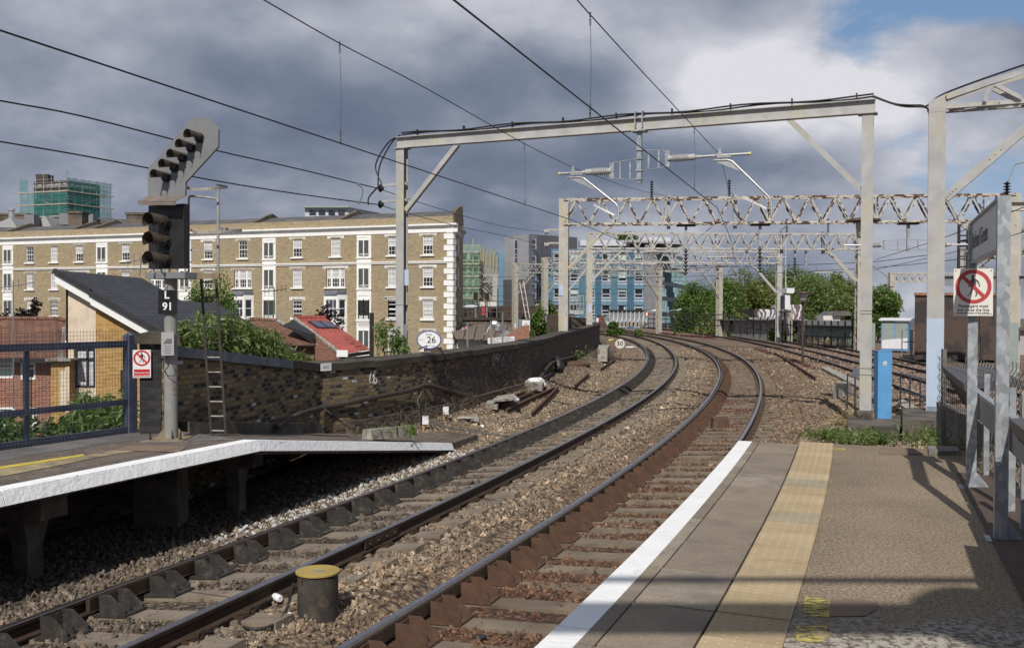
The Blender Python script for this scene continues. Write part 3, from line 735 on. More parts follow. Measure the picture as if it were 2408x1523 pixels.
# loose stones: one point cloud of chippings over the part of the bed nearest the platform
rs = np.random.RandomState(5)
def stone_pts():
 out = []
 for s0, s1, dens, sz in ((0.5, 9, 560, .043), (9, 16, 470, .045), (16, 28, 250, .05), (28, 48, 70, .055), (48, 70, 22, .06)):
  d0, d1 = (-3.2, 8.0) if s0 < 16 else (-4.0, 14)
  n = int((s1-s0)*(d1-d0)*dens)
  s = rs.uniform(s0, s1, n); d = rs.uniform(d0, d1, n)
  th = np.interp(s, LT.S, LT.th); x = np.interp(s, LT.S, LT.x)+np.cos(th)*d; y = np.interp(s, LT.S, LT.y)-np.sin(th)*d
  out.append(np.c_[x, y, np.full(n, sz)])
 P = np.concatenate(out)
 z, dL, dR, sL = ballast_z(P[:, 0], P[:, 1])
 keep = np.abs(P[:, 0]/np.maximum(P[:, 1], .1)) < .72
 keep &= ~((dR > 1.75) & (P[:, 1] < 12.2))                      # under the near platform
 def onsl(d, T, X, Y):                                           # thin out on sleeper tops
  _, q = T.dist(X, Y); ph = ((q+6-.3) % .63)/.63; ph = np.minimum(ph, 1-ph); return (np.abs(d) < 1.3) & (ph < .2)
 m = onsl(dL, LT, P[:, 0], P[:, 1]) | onsl(dR, RT, P[:, 0], P[:, 1])
 keep &= ~m | (rs.rand(len(P)) < .13)
 for d in (dL, dR):
  for e in (-.7525, .7525): keep &= np.abs(d-e) > .07
  keep &= ~((d > -.72) & (d < -.42) & (rs.rand(len(P)) < .75))
 P, z, dL, dR = P[keep], z[keep], dL[keep], dR[keep]
 z = z+np.where((np.abs(dL) < 1.3) | (np.abs(dR) < 1.3), .004, .012)+rs.uniform(-.008, .012, len(P))+(vnoise(P[:, 0], P[:, 1], 1.7, 3)-.5)*.035
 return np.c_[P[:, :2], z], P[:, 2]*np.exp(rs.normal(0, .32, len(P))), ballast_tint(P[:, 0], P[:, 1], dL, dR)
sp_, ssz, stn = stone_pts()
lum = np.exp(rs.normal(0, .34, len(sp_))); hue = rs.normal(0, .035, len(sp_))
stn = np.clip(stn*lum[:, None]*np.c_[1+hue, np.ones_like(hue), 1-hue], .01, .6)
# pale bird-limed stones by the far platform's ramp and where the photo shows white chippings
wl = (LT.dist(sp_[:, 0], sp_[:, 1])[0]); lime = (wl < -1.05) & (wl > -1.75) & (sp_[:, 1] > 11.0) & (sp_[:, 1] < 18.5) & (rs.rand(len(sp_)) < .42)
stn[lime] = rs.uniform(.36, .62, (lime.sum(), 1))*np.array([1, .98, .94])
me = bpy.data.meshes.new('ballast_stones'); me.vertices.add(len(sp_)); me.vertices.foreach_set('co', sp_.ravel())
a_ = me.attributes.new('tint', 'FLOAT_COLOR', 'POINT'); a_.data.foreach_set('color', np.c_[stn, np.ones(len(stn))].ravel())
a_ = me.attributes.new('siz', 'FLOAT', 'POINT'); a_.data.foreach_set('value', ssz)
st_o = bpy.data.objects.new('ballast_stones', me); COL.objects.link(st_o); struct(st_o, 'stuff'); me.materials.append(K['stone'])
ng = bpy.data.node_groups.new('scatter_stones', 'GeometryNodeTree')
ng.interface.new_socket('Geometry', in_out='INPUT', socket_type='NodeSocketGeometry'); ng.interface.new_socket('Geometry', in_out='OUTPUT', socket_type='NodeSocketGeometry')
gi, go = ng.nodes.new('NodeGroupInput'), ng.nodes.new('NodeGroupOutput')
ico = ng.nodes.new('GeometryNodeMeshIcoSphere'); ico.inputs['Radius'].default_value = .5; ico.inputs['Subdivisions'].default_value = 2
sp = ng.nodes.new('GeometryNodeSetPosition'); nz = ng.nodes.new('ShaderNodeTexNoise'); nz.inputs['Scale'].default_value = 2.1; nz.inputs['Detail'].default_value = 1
sb = ng.nodes.new('ShaderNodeVectorMath'); sb.operation = 'SUBTRACT'; sb.inputs[1].default_value = (.5, .5, .5)
sc_ = ng.nodes.new('ShaderNodeVectorMath'); sc_.operation = 'MULTIPLY'; sc_.inputs[1].default_value = (1.5, 1.5, 1.5)
smt = ng.nodes.new('GeometryNodeSetMaterial'); smt.inputs['Material'].default_value = K['stone']
iop = ng.nodes.new('GeometryNodeInstanceOnPoints')
rv = ng.nodes.new('FunctionNodeRandomValue'); rv.data_type = 'FLOAT_VECTOR'; rv.inputs[0].default_value = (0, 0, 0); rv.inputs[1].default_value = (6.28, 6.28, 6.28)
na = ng.nodes.new('GeometryNodeInputNamedAttribute'); na.data_type = 'FLOAT'; na.inputs['Name'].default_value = 'siz'
rv2 = ng.nodes.new('FunctionNodeRandomValue'); rv2.data_type = 'FLOAT_VECTOR'; rv2.inputs[0].default_value = (.75, .6, .42); rv2.inputs[1].default_value = (1.3, 1.1, .85); rv2.inputs['Seed'].default_value = 3
ms_ = ng.nodes.new('ShaderNodeVectorMath'); ms_.operation = 'SCALE'
L_ = ng.links.new
L_(nz.outputs['Color'], sb.inputs[0]); L_(sb.outputs[0], sc_.inputs[0]); L_(sc_.outputs[0], sp.inputs['Offset']); L_(ico.outputs[0], sp.inputs['Geometry'])
L_(sp.outputs[0], smt.inputs[0]); L_(smt.outputs[0], iop.inputs['Instance']); L_(gi.outputs[0], iop.inputs['Points']); L_(rv.outputs[0], iop.inputs['Rotation'])
L_(rv2.outputs[0], ms_.inputs[0]); L_(na.outputs[0], ms_.inputs['Scale']); L_(ms_.outputs[0], iop.inputs['Scale']); L_(iop.outputs[0], go.inputs[0])
md = st_o.modifiers.new('scatter', 'NODES'); md.node_group = ng
# street level ground
g = MB(); g.face([(-900, -120, -5.6), (900, -120, -5.6), (900, 1500, -5.6), (-900, 1500, -5.6)]); struct(g.build('ground', K['street']))
# near platform (right)
PZ = .915
def rp(s, d, z=PZ): return RT.at(s, d, z)
def lin(s, s0, v0, s1, v1): return v0+(v1-v0)*(s-s0)/(s1-s0)
d_out = lambda s: lin(s, 1.3, 1.545, 9, 1.385)
d_win = lambda s: lin(s, 1.4, 1.715, 9, 1.555)
d_tl = lambda s: lin(s, 1.6, 2.27, 9.2, 2.13)
d_tr = lambda s: lin(s, 1.8, 2.665, 9.4, 2.535)
S_END = 9.1
def strip(mb, s0, s1, da, db, z, th=.08, mi=0, ds=.25, m=0.0):
 n = max(1, int((s1-s0)/ds)); pr = None
 for i in range(n+1):
  s = s0+(s1-s0)*i/n; a, b_ = da(s)+m, db(s)-m
  cur = [rp(s, a, z), rp(s, b_, z), rp(s, b_, z-th), rp(s, a, z-th)]
  if pr:
   for k in range(4):
    mb.face([pr[k], pr[(k+1) % 4], cur[(k+1) % 4], cur[k]], mi)
  else: mb.face(cur[::-1], mi)
  pr = cur
 mb.face(pr, mi)
b_ = MB(); strip(b_, -9, S_END+.25, d_tr, lambda s: 9.0 if s < 6 else 6.2, PZ, .25, ds=.5); struct(b_.build('platform', K['platform']))
b_ = MB(); strip(b_, -9, S_END+.1, d_out, lambda s: d_tr(s)+.02, PZ-.03, .14, ds=.5, m=.015); struct(b_.build('platform_base', K['joint']))
b_ = MB(); strip(b_, -9, S_END+.1, lambda s: d_out(s)+.25, lambda s: d_out(s)+.45, PZ-.18, 1.1, ds=.5); struct(b_.build('platform_wall', K['brick_dark']))
b_ = MB(); s = -9.0; k = 0
while s < S_END:
 L_ = min(.76, S_END+.08-s); strip(b_, s+.004, s+L_-.004, d_out, d_win, PZ+.004, .13); s += .76
struct(b_.build('platform_edge', K['white']))
b_ = MB(); s = -9.0-.2; ci = 0
while s < S_END:
 e = min(s+.76, S_END+.05); ci += 1; mi = (ci*7 % 5) % 3
 strip(b_, s+.012, e-.012, lambda q: d_win(q), lambda q: d_win(q)+.085, PZ, .05, (mi+1) % 3); strip(b_, s+.012, e-.012, lambda q: d_win(q)+.097, lambda q: d_tl(q)-.014, PZ+.001, .05, mi); s += .76
struct(b_.build('coping_slabs', [K['coping'], K['coping2'], K['coping3']]))
b_ = MB(); s = 9.4-.4*46; i = 0
while s < 9.35:
 mi = [0, 0, 1, 0, 0, 0, 1, 2, 0, 1, 0, 2, 0, 1, 0, 0, 1][(45-i) % 17] if i > 20 else i % 2
 o_ = .0015*((i*7) % 3); strip(b_, s+.008, s+.392, d_tl, d_tr, PZ+.003+o_, .05, mi, m=.003)
 if s > .8:
  for a in range(6):
   for c in range(6):
    q = s+.4*(a+.5)/6; d = d_tl(q)+(d_tr(q)-d_tl(q))*(c+.5)/6; p = rp(q, d, PZ+.003+o_)
    b_.lathe(p, (0, 0, 1), [(.0125, 0), (.01, .003), (.005, .004)], 7, mi)
 s += .4; i += 1
struct(b_.build('tactile_paving', [K['tactile'], K['tactile2'], K['tactile3']]))
# end of the platform: kerb strip, cover plate, tarmac patch and worn yellow paint
b_ = MB()
b_ = MB(); b_.face([G(*q, PZ+.004) for q in ((1953, 1408), (2030, 1406), (2065, 1418), (2062, 1432), (2032, 1447), (1950, 1448))]); struct(b_.build('tarmac_patch', K['patch']))
b_ = MB()
b_.face([G(*q, PZ+.004) for q in ((1892, 1400), (1953, 1408), (1950, 1450), (1888, 1448))]); b_.face([G(*q, PZ+.004) for q in ((1873, 1470), (1945, 1470), (1935, 1508), (1872, 1508))])
b_.face([G(*q, PZ+.004) for q in ((1935, 1050), (1990, 1054), (1985, 1060), (1930, 1058))])
b_.face([G(x, y, PZ+.004) for x, y in ((1968, 1075), (1990, 1075), (1935, 1270), (1905, 1270))], 1)
struct(b_.build('yellow_paint', [K['yellow_worn'], K['yellow_faint']]))
b_ = MB(); b_.prism([G(*q, PZ+.002) for q in ((2070, 1054), (2180, 1056), (2182, 1069), (2068, 1067))], (0, 0, .012)); tag(b_.build('cover_plate', K['patch'], origin=G(2120, 1062, PZ)), 'flat brown cover plate let into the platform end', 'cover plate')
b_ = MB(); b_.prism([G(*q, PZ+.002) for q in ((2182, 1057), (2250, 1058), (2256, 1069), (2184, 1070))], (0, 0, .05)); tag(b_.build('stone_slab', K['concrete'], origin=G(2220, 1062, PZ)), 'grey slab beside the brown cover plate at the platform end', 'slab')
b_ = MB(); b_.lathe(G(1929, 1490, PZ+.003), (0, 0, 1), [(.052, 0), (.05, .006), (.018, .007), (.016, .014), (.006, .015)], 20); tag(b_.build('survey_stud', K['tactile_old'], origin=G(1929, 1490, PZ)), 'small round stud screwed to the platform by the worn yellow paint', 'stud')
# far platform (left) with ramp
E0 = [(-7.6, 1.8), (-4.66, 8.5), (-4.08, 9.92), (-3.26, 11.88)]
RE = Vector((-1.19, 18.32, -.02)); CN = Vector((-3.26, 11.88, PZ))
def off2(p, q, d):
 v = Vector((q[0]-p[0], q[1]-p[1], 0)).normalized(); return Vector((v.y, -v.x, 0))*d
inner = [(-12, 3.2), (-7.35, 9.2), (-6.7, 10.4), (-5.5, 12.9)]
b_ = MB()
for i in range(3):
 a, b2, c, d = Vector((*E0[i], PZ)), Vector((*E0[i+1], PZ)), Vector((*inner[i+1], PZ)), Vector((*inner[i], PZ))
 th = Vector((0, 0, -.16)); b_.hexa([a+th, b2+th, c+th, d+th, a, b2, c, d])
struct(b_.build('platform', K['asphalt_brown']))
# ramp deck: falls from the platform corner to rail level
r0, r1 = Vector((-5.5, 12.9, PZ)), Vector((-2.55, 18.9, .08)); b_ = MB(); th = Vector((0, 0, -.17))
re2 = Vector((-.72, 19.9, -.05)); r2 = Vector((-2.2, 20.2, .02))
b_.hexa([CN+th, RE+th, r1+th, r0+th, CN, RE, r1, r0]); b_.hexa([RE+th, re2+th, r2+th, r1+th, RE, re2, r2, r1])
struct(b_.build('platform_ramp', K['asphalt_brown']))
# white nosing stones
def nosing(pts, gap=1.9):
 b_ = MB()
 for i in range(len(pts)-1):
  a, c = Vector(pts[i]), Vector(pts[i+1]); L_ = (c-a).length; n = max(1, round(L_/gap)); v = (c-a)/n
  sd_ = Vector((v.y, -v.x, 0)).normalized()
  for k in range(n):
   p, q = a+v*k+v.normalized()*.006, a+v*(k+1)-v.normalized()*.006; up = Vector((0, 0, .01)); dn = Vector((0, 0, -.125)); o1, o2, o3 = sd_*.075, -sd_*.17, sd_*.025
   b_.hexa([p+dn+o1, q+dn+o1, q+dn+o2, p+dn+o2, p+up+o3, q+up+o3, q+up+o2, p+up+o2])
 return b_
struct(nosing([(*E0[0], PZ), (*E0[1], PZ), (*E0[2], PZ), (*E0[3], PZ)], 2.2).build('platform_edge', K['white_old']))
struct(nosing([CN, RE], 7.5).build('ramp_edge', K['white_old']))
# surface strips: dark asphalt behind, worn buff tactile paving and a yellow line
def lquad(px, z, nm, mat):
 b_ = MB(); b_.face([G(*q, z) for q in px]); return struct(b_.build(nm, mat))
lquad([(-260, 1120), (0, 1083), (150, 1058), (310, 1035), (372, 1042), (560, 1032), (430, 1014), (310, 1012), (0, 1052), (-260, 1090)], PZ+.003, 'asphalt_strip', K['asphalt'])
lquad([(-260, 1165), (0, 1120), (110, 1099), (215, 1077), (322, 1059), (292, 1054), (200, 1070), (0, 1102), (-260, 1147)], PZ+.006, 'tactile_paving', K['tactile_old'])
lquad([(-260, 1147), (0, 1102), (198, 1071), (196, 1067), (0, 1096), (-260, 1139)], PZ+.009, 'yellow_line', K['yellow'])
lquad([(270, 1057), (300, 1048), (372, 1047), (440, 1050), (420, 1062), (330, 1060)], PZ+.008, 'tarmac_patch', K['patch'])
# concrete legs under the far platform
def leg(p, w, zt, lab, capd=.9):
 p = Vector(p); dr = Vector((.336, .942, 0)); sd_ = Vector((.942, -.336, 0)); t_ = thing('concrete_column', lab, 'column', p, 'columns under the far platform')
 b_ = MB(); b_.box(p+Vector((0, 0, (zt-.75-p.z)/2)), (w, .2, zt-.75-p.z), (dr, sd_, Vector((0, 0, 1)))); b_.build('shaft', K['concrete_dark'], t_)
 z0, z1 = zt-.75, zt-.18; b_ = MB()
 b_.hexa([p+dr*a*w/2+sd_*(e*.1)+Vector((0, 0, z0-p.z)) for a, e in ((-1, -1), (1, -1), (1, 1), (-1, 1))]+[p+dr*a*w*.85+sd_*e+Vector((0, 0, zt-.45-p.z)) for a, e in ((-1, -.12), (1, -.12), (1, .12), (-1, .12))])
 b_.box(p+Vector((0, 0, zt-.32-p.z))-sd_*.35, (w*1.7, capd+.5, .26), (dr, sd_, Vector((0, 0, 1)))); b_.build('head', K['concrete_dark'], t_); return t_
leg(G(66, 1362, -.2), .2, PZ, 'grey concrete column under the far platform, nearest the camera')
c2 = leg(G(556, 1207, -.2), .14, PZ, 'slim concrete column under the white platform corner, with a small white notice')
leg(G(850, 1075, -.1)+Vector((-.4, .1, 0)), .16, .45, 'short concrete support under the far platform ramp')
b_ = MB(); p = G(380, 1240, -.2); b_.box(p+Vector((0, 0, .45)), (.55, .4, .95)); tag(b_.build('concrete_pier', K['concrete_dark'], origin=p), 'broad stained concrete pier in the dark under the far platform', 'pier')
# notice on the slim column
n = Vector((.336, -.942, 0)).cross(Vector((0, 0, 1))); nt = thing('column_notice', 'small white notice fixed to the slim platform column', 'notice', A(556, 1180, 12.72))
ctr = A(556, 1181, 12.70); fr = Vector((.1, -1, 0)).normalized(); rt = Vector((0, 0, 1)).cross(-fr)*-1; rt = Vector((1, .1, 0)).normalized()
b_ = MB(); b_.box(ctr, (.09, .004, .3), (rt, fr, Vector((0, 0, 1)))); b_.build('plate', K['sign_white'], nt)
b_ = MB()
for r in range(7):
 for c in range(3):
  if (r*3+c*5) % 4: b_.box(ctr+rt*(-.025+.025*c)+Vector((0, 0, .11-.036*r))+fr*.003, (.014, .003, .022), (rt, fr, Vector((0, 0, 1))))
b_.build('printed_marks', K['black'], nt)
# retaining wall beneath the far platform
b_ = MB(); b_.hexa([(-12.2, 3.4, -.4), (-7.0, 9.4, -.4), (-5.0, 12.7, -.4), (-12.4, 12.9, -.4), (-12.2, 3.4, .72), (-7.0, 9.4, .72), (-5.0, 12.7, .72), (-12.4, 12.9, .72)]); struct(b_.build('platform_wall', K['brick_dark']))
Z = Vector((0, 0, 1))
def H(p, z): p = Vector(p); return Vector((p.x, p.y, z))
# brick parapet walls beside the left track
wpts = [(745, 852, 1.6), (900, 842, 1.6), (1065, 826, 1.6), (1200, 808, 1.61), (1270, 796, 1.63), (1325, 781, 1.66), (1386, 767, 1.68), (1410, 760, 1.69)]
wp = [G(*q) for q in wpts]; 
lastd, lasts = LT.dist([wp[-1].x], [wp[-1].y]); lastd, lasts = float(lastd[0]), float(lasts[0])
wp += [LT.at(lasts+k, lastd-.1*k*.2, 1.7) for k in (8, 20, 36, 52)]
path = smoothpath([H(p, 0) for p in wp], 7)
def ztop(p): return 1.6+.09*min(1, max(0, (p.y-18)/50))
def sides(path, sg=1):
 o = []
 for i, p in enumerate(path):
  d = (path[min(i+1, len(path)-1)]-path[max(0, i-1)]); d.z = 0; d.normalize(); o.append(Vector((d.y, -d.x, 0))*sg)
 return o
sd = sides(path)
w_ = thing('parapet_wall', 'long curving dark brick parapet wall beside the left track', 'wall', path[0])
def wallsweep(path, sd, zt, zb, t0, t1):
 b_ = MB(); n = len(path); L = 0; pr = None
 for i, (p, s_) in enumerate(zip(path, sd)):
  if i: L += (p-path[i-1]).length
  cur = ([H(p+s_*t1, zb(p)), H(p+s_*t1, zt(p)), H(p+s_*t0, zt(p)), H(p+s_*t0, zb(p)-0)], L)
  if pr:
   for k in range(4):
    a, c, d, e = pr[0][k], pr[0][(k+1) % 4], cur[0][(k+1) % 4], cur[0][k]
    b_.face([a, c, d, e], 0, [(pr[1], a.z), (pr[1], c.z), (cur[1], d.z), (cur[1], e.z)] if k % 2 == 0 else [(pr[1], 0), (pr[1], .3), (cur[1], .3), (cur[1], 0)])
  else: b_.face(cur[0][::-1])
  pr = cur
 b_.face(pr[0]); return b_
kb = max(i for i, p in enumerate(path) if p.y < 21.9)
wallsweep(path[:kb+1], sd[:kb+1], lambda p: ztop(p)-.17, lambda p: -5.6, -.42, 0).build('yellow_brickwork', K['brick_old'], w_)
wallsweep(path[kb:], sd[kb:], lambda p: ztop(p)-.17, lambda p: -5.6, -.42, 0).build('sooty_brickwork', K['brick_dark'], w_)
b_ = MB(); L = 0; i = 0
while i < len(path)-1:                     # coping stones, each a little out of line
 j = min(i+2 if path[i].y < 40 else i+1, len(path)-1); a, c = path[i], path[j]; v = (c-a).normalized(); a2, c2_ = a+v*.006, c-v*.006
 dz = rng.uniform(-.012, .012); k0, k1 = sd[i], sd[j]
 b_.hexa([H(a2+k0*.05, ztop(a)-.165+dz), H(c2_+k1*.05, ztop(c)-.165+dz), H(c2_-k1*.5, ztop(c)-.165+dz), H(a2-k0*.5, ztop(a)-.165+dz),
   H(a2+k0*.05, ztop(a)-.03+dz), H(c2_+k1*.05, ztop(c)-.03+dz), H(c2_-k1*.5, ztop(c)+dz), H(a2-k0*.5, ztop(a)+dz)]); i = j
b_.build('coping', K['stone_cap'], w_)
b_ = wallsweep(path[3:], sd[3:], lambda p: .42-.35*min(1, max(0, (p.y-20)/35)), lambda p: -.5, .01, .16); b_.build('footing', K['brick_dark'], w_)
# first, sloping length of wall from the pillar to the bend
P0 = Vector((-4.72, 12.95, 0)); P1 = Vector((wp[0].x, wp[0].y, 0)); v = (P1-P0).normalized(); n = Vector((v.y, -v.x, 0))
w2 = thing('ramp_wall', 'sooty yellow brick wall sloping down behind the signal', 'wall', P0)
zt0, zt1 = 2.1, 1.6
b_ = MB(); q0, q1 = P0, P1+v*.02
b_.hexa([H(q0, -5.6), H(q1, -5.6), H(q1-n*.42, -5.6), H(q0-n*.42, -5.6), H(q0, zt0-.17), H(q1, zt1-.17), H(q1-n*.42, zt1-.17), H(q0-n*.42, zt0-.17)]); b_.build('brickwork', K['brick_old'], w2)
for k, (u0, u1, mt) in enumerate(((0, .3, 'slate_cap'), (.3, .56, 'slate_cap'), (.56, .77, 'slate_cap'), (.77, 1.02, 'stone_cap'))):
 b_ = MB(); a, c = P0+(P1-P0)*u0+v*.005, P0+(P1-P0)*u1-v*.005; za, zc_ = zt0+(zt1-zt0)*u0, zt0+(zt1-zt0)*u1; th = -.165
 b_.hexa([H(a+n*.06, za+th), H(c+n*.06, zc_+th), H(c-n*.5, zc_+th), H(a-n*.5, za+th), H(a+n*.06, za-.02), H(c+n*.06, zc_-.02), H(c-n*.5, zc_), H(a-n*.5, za)]); b_.build('coping', K[mt], w2)
b_ = MB(); a, c = P0+n*.28, P1+n*.3-v*.4
b_.hexa([H(a, .6), H(c, .1), H(c-n*.25, .1), H(a-n*.25, .6), H(a, PZ+.12), H(c, .5), H(c-n*.25, .5), H(a-n*.25, PZ+.12)]); tag(b_.build('ramp_kerb', K['concrete_dark'], origin=a), 'low dark concrete kerb along the foot of the sloping wall', 'kerb')
# pillar with stone cap
pc = G(349, 1020, PZ)+Vector((.04, .2, 0)); pr_ = thing('brick_pillar', 'blackened brick pillar carrying the small red and white warning sign', 'pillar', pc)
px, py = Vector((.95, .3, 0)).normalized(), Vector((-.3, .95, 0)).normalized()
b_ = MB(); b_.box(pc+Vector((-.075, 0, .55)), (.27, .42, 1.32), (px, py, Z)); b_.build('black_face', K['brick_black'], pr_)
b_ = MB(); b_.box(pc+px*.16+py*.05+Vector((0, 0, .55)), (.19, .45, 1.32), (px, py, Z)); b_.build('brickwork', K['brick_old'], pr_)
b_ = MB(); b_.prism([pc+px*a-py*.26+Z*h for a, h in ((-.26, 1.21), (.3, 1.2), (.3, 1.3), (.12, 1.35), (-.1, 1.37), (-.26, 1.33))], py*.55); b_.build('cap', K['stone_cap'], pr_)
# prohibition signs
def man(mb, c, rt, up, s, mi, n, h):
 """walking figure with bent arms, as on the pictogram"""
 P = lambda x, y: c+rt*(x*s)+up*(y*s)+n*h
 def pol(pts): mb.face([P(*q) for q in pts], mi)
 for k in range(12):
  a, b2 = 2*math.pi*k/12, 2*math.pi*(k+1)/12
  pol([(-.05, .74), (-.05+.1*math.cos(a), .74+.13*math.sin(a)), (-.05+.1*math.cos(b2), .74+.13*math.sin(b2))])
 pol([(-.12, .6), (.0, .64), (.16, .55), (.2, .3), (.16, .0), (-.06, .0), (-.1, .3)])       # trunk
 pol([(-.12, .6), (-.1, .3), (-.3, .1), (-.36, .02), (-.28, -.02), (-.2, .06)])               # leading arm
 pol([(.16, .55), (.34, .42), (.46, .1), (.42, -.02), (.35, .0), (.36, .14), (.26, .34), (.17, .4)])   # trailing arm
 pol([(-.06, .02), (.08, .02), (-.1, -.36), (-.24, -.62), (-.44, -.72), (-.42, -.66), (-.3, -.58), (-.2, -.36)])  # front leg
 pol([(.02, .02), (.16, .02), (.24, -.3), (.28, -.62), (.14, -.72), (.08, -.7), (.17, -.6), (.14, -.3)])         # back leg
def ban_sign(name, label, c, rt, n, w, h, rad, cy, redband, txt, mats, sz):
 rt = Vector(rt).normalized(); n = Vector(n).normalized(); c = Vector(c)
 t_ = thing(name, label, 'sign', c); cw, cred, cblk = mats
 b_ = MB(); b_.box(c, (w, .006, h), (rt, n, Z)); b_.build('plate', cw, t_)
 f = c+n*.0035; rc = f+Z*cy
 b_ = MB(); man(b_, rc, rt, Z, rad*.82, 0, n, .0008); b_.build('pictogram', cblk, t_, fixn=False)
 b_ = MB(); disc(b_, rc, n, rad*.78, rad, .0016, 48)
 d = (rt-Z).normalized(); e = (rt+Z).normalized(); q = rad*.8
 b_.hexa([rc+d*q*a+e*rad*.105*b2+n*k for k in (0, .0019) for a, b2 in ((-1, -1), (1, -1), (1, 1), (-1, 1))]); b_.build('ban_ring', cred, t_, fixn=False)
 if redband:
  b_ = MB(); b_.box(f-Z*(h/2-redband/2-.012)+n*.0006, (w*.88, .0012, redband), (rt, n, Z)); b_.build('red_band', cred, t_)
 for k, (tx, ty, s_, m_) in enumerate(txt): text('lettering', tx, m_, f+Z*ty+n*.0022, rt, Z, s_, t_, .0004, bold=.0006)
 b_ = MB()
 for a in (-1, 1):
  for e in (-1, 1): b_.lathe(f+rt*(a*w*.45)+Z*(e*(h/2-.02)), n, [(.007, 0), (.005, .004)], 8)
 b_.build('screw', K['steel_grey'], t_); return t_
fy = pc-py*.225; sc_l = ON(333.5, 855, fy, py)
ban_sign('warning_sign', 'small white sign with walking man barred and red panel, on the blackened pillar', sc_l, px, -py, .225, .37, .105, .075, .1, [('Passengers must', -.118, .028, K['sign_white']), ('not cross the line', -.156, .028, K['sign_white'])], (K['sign_white'], K['sign_red'], K['black']), .03)
# dark blue mesh fence on the far platform
fa, fb = G(-150, 1079, PZ), G(306, 1017, PZ); fv = (fb-fa).normalized(); fn = Vector((fv.y, -fv.x, 0))
fe = thing('mesh_fence', 'dark blue railing with square wire mesh at the back of the far platform', 'fence', fb)
FH = 1.27
b_ = MB(); b_.box(fb+Z*.66, (.13, .13, 1.32), (fv, fn, Z)); b_.lathe(fb+Z*1.32, Z, [(.065, 0), (.045, .03), (.0, .045)], 12); b_.build('end_post', K['fence_blue'], fe)
for z_, w_h in ((1.2, .09), (.42, .075), (.05, .07)):
 b_ = MB(); b_.beam(fa+Z*z_, fb+Z*z_-fv*.06, .05, w_h); b_.build('rail', K['fence_blue'], fe)
q = G(62, 1048, PZ)
b_ = MB(); b_.beam(H(q, PZ), H(q, PZ+1.2), .05, .06, fv); b_.build('post', K['fence_blue'], fe)
b_ = MB(); L = (fb-fa).length; m = fn*.04
for k in range(int(L/.048)): b_.beam(fa+fv*(.02+k*.048)+m+Z*.02, fa+fv*(.02+k*.048)+m+Z*1.4, .0028, .0028, fv)
for k in range(29): b_.beam(fa+m+Z*(.03+k*.048), fb+m+Z*(.03+k*.048), .0028, .0028)
b_.build('wire_mesh', K['mesh_wire'], fe, fixn=False)
# colour light signal
sb_ = G(402, 1033, PZ); SY = sb_.y
sg = thing('railway_signal', 'three aspect colour light signal with five light feather on a grey mast', 'signal', sb_)
px2m = SY/F
b_ = MB(); b_.lathe(sb_, Z, [(.082, 0), (.08, 2.05)], 20); b_.build('mast', K['mast'], sg, smooth=40)
b_ = MB()
for k in range(4):
 a = R(20+90*k); d = Vector((math.cos(a), math.sin(a), 0)); sdv = Vector((-d.y, d.x, 0))
 b_.prism([sb_+d*.075-sdv*.006, sb_+d*.2-sdv*.006, sb_+d*.075+Z*.17-sdv*.006], sdv*.012)
b_.box(sb_+Z*.012, (.46, .46, .024)); b_.build('base_flange', K['mast_rust'], sg)
for k in range(4):
 a = R(45+90*k); b_ = MB(); p = sb_+Vector((math.cos(a)*.27, math.sin(a)*.27, .024)); b_.lathe(p, Z, [(.02, 0), (.02, .02), (.011, .02), (.011, .1)], 6); b_.build('anchor_bolt', K['rust'], sg)
b_ = MB(); b_.box(sb_-Z*-.004, (.6, .5, .012)); b_.build('gravel_bed', K['concrete'], sg)
sn = Vector((-.40, -.916, 0)); srt = Vector((-sn.y, sn.x, 0))        # signal face normal (towards its drivers), right of face
fc = Vector((sb_.x, sb_.y, 0))+sn*.1
def S(px_, py_, d=0.0):                                                 # point of the photo on the signal's face plane
 return ON(px_, py_, fc+sn*d, sn)
def crop4(x, y): return (280.7+x/3.3905, 237+y/3.3905)
fpoly = [S(*crop4(*q)) for q in ((225, 545), (583, 133), (705, 130), (788, 225), (788, 365), (528, 650), (523, 757), (228, 757))]
b_ = MB(); b_.prism(fpoly, -sn*.03); b_.build('feather_board', K['sign_grey'], sg)
def hood(c, r, L, mat, lens, board):
 """long cowl over a lens, open below, drooping towards its tip"""
 h_ = MB(); n_ = 14; rows = []
 for j in range(6):
  u = j/5; rr = r*(1.06+.02*u); row = []
  half = R(76+58*u)
  for k in range(n_+1):
   a = -half+2*half*k/n_; row.append(c+sn*(L*u*(1-.18*abs(a)/math.pi*0))+srt*(math.sin(a)*rr)+Z*(math.cos(a)*rr*1.05+u*.012))
  rows.append(row)
 for j in range(5):
  for k in range(n_):
   h_.face([rows[j][k], rows[j][k+1], rows[j+1][k+1], rows[j+1][k]]); 
 for j in range(5):
  for k in range(n_):
   f = lambda p: c+sn*((p-c).dot(sn))+((p-c)-sn*((p-c).dot(sn)))*.93
   h_.face([f(rows[j][k+1]), f(rows[j][k]), f(rows[j+1][k]), f(rows[j+1][k+1])])
 h_.build('hood', mat, board, smooth=60)
 l_ = MB(); l_.lathe(c+sn*.004, sn, [(r*.9, 0), (r*.9, .02), (r*.8, .022), (r*.5, .03), (r*.01, .034)], 20); l_.build('lens', lens, board, smooth=40)
for q in ((645, 298), (578, 376), (510, 455), (445, 532), (380, 612)):
 c_ = S(*crop4(*q))
 b_ = MB(); b_.lathe(c_, sn, [(.062, 0), (.062, .03)], 16); o = b_.build('route_light', K['sig_black'], sg); hood(c_+sn*.03, .056, .2, K['sig_brown'], K['lens_blue'], o)
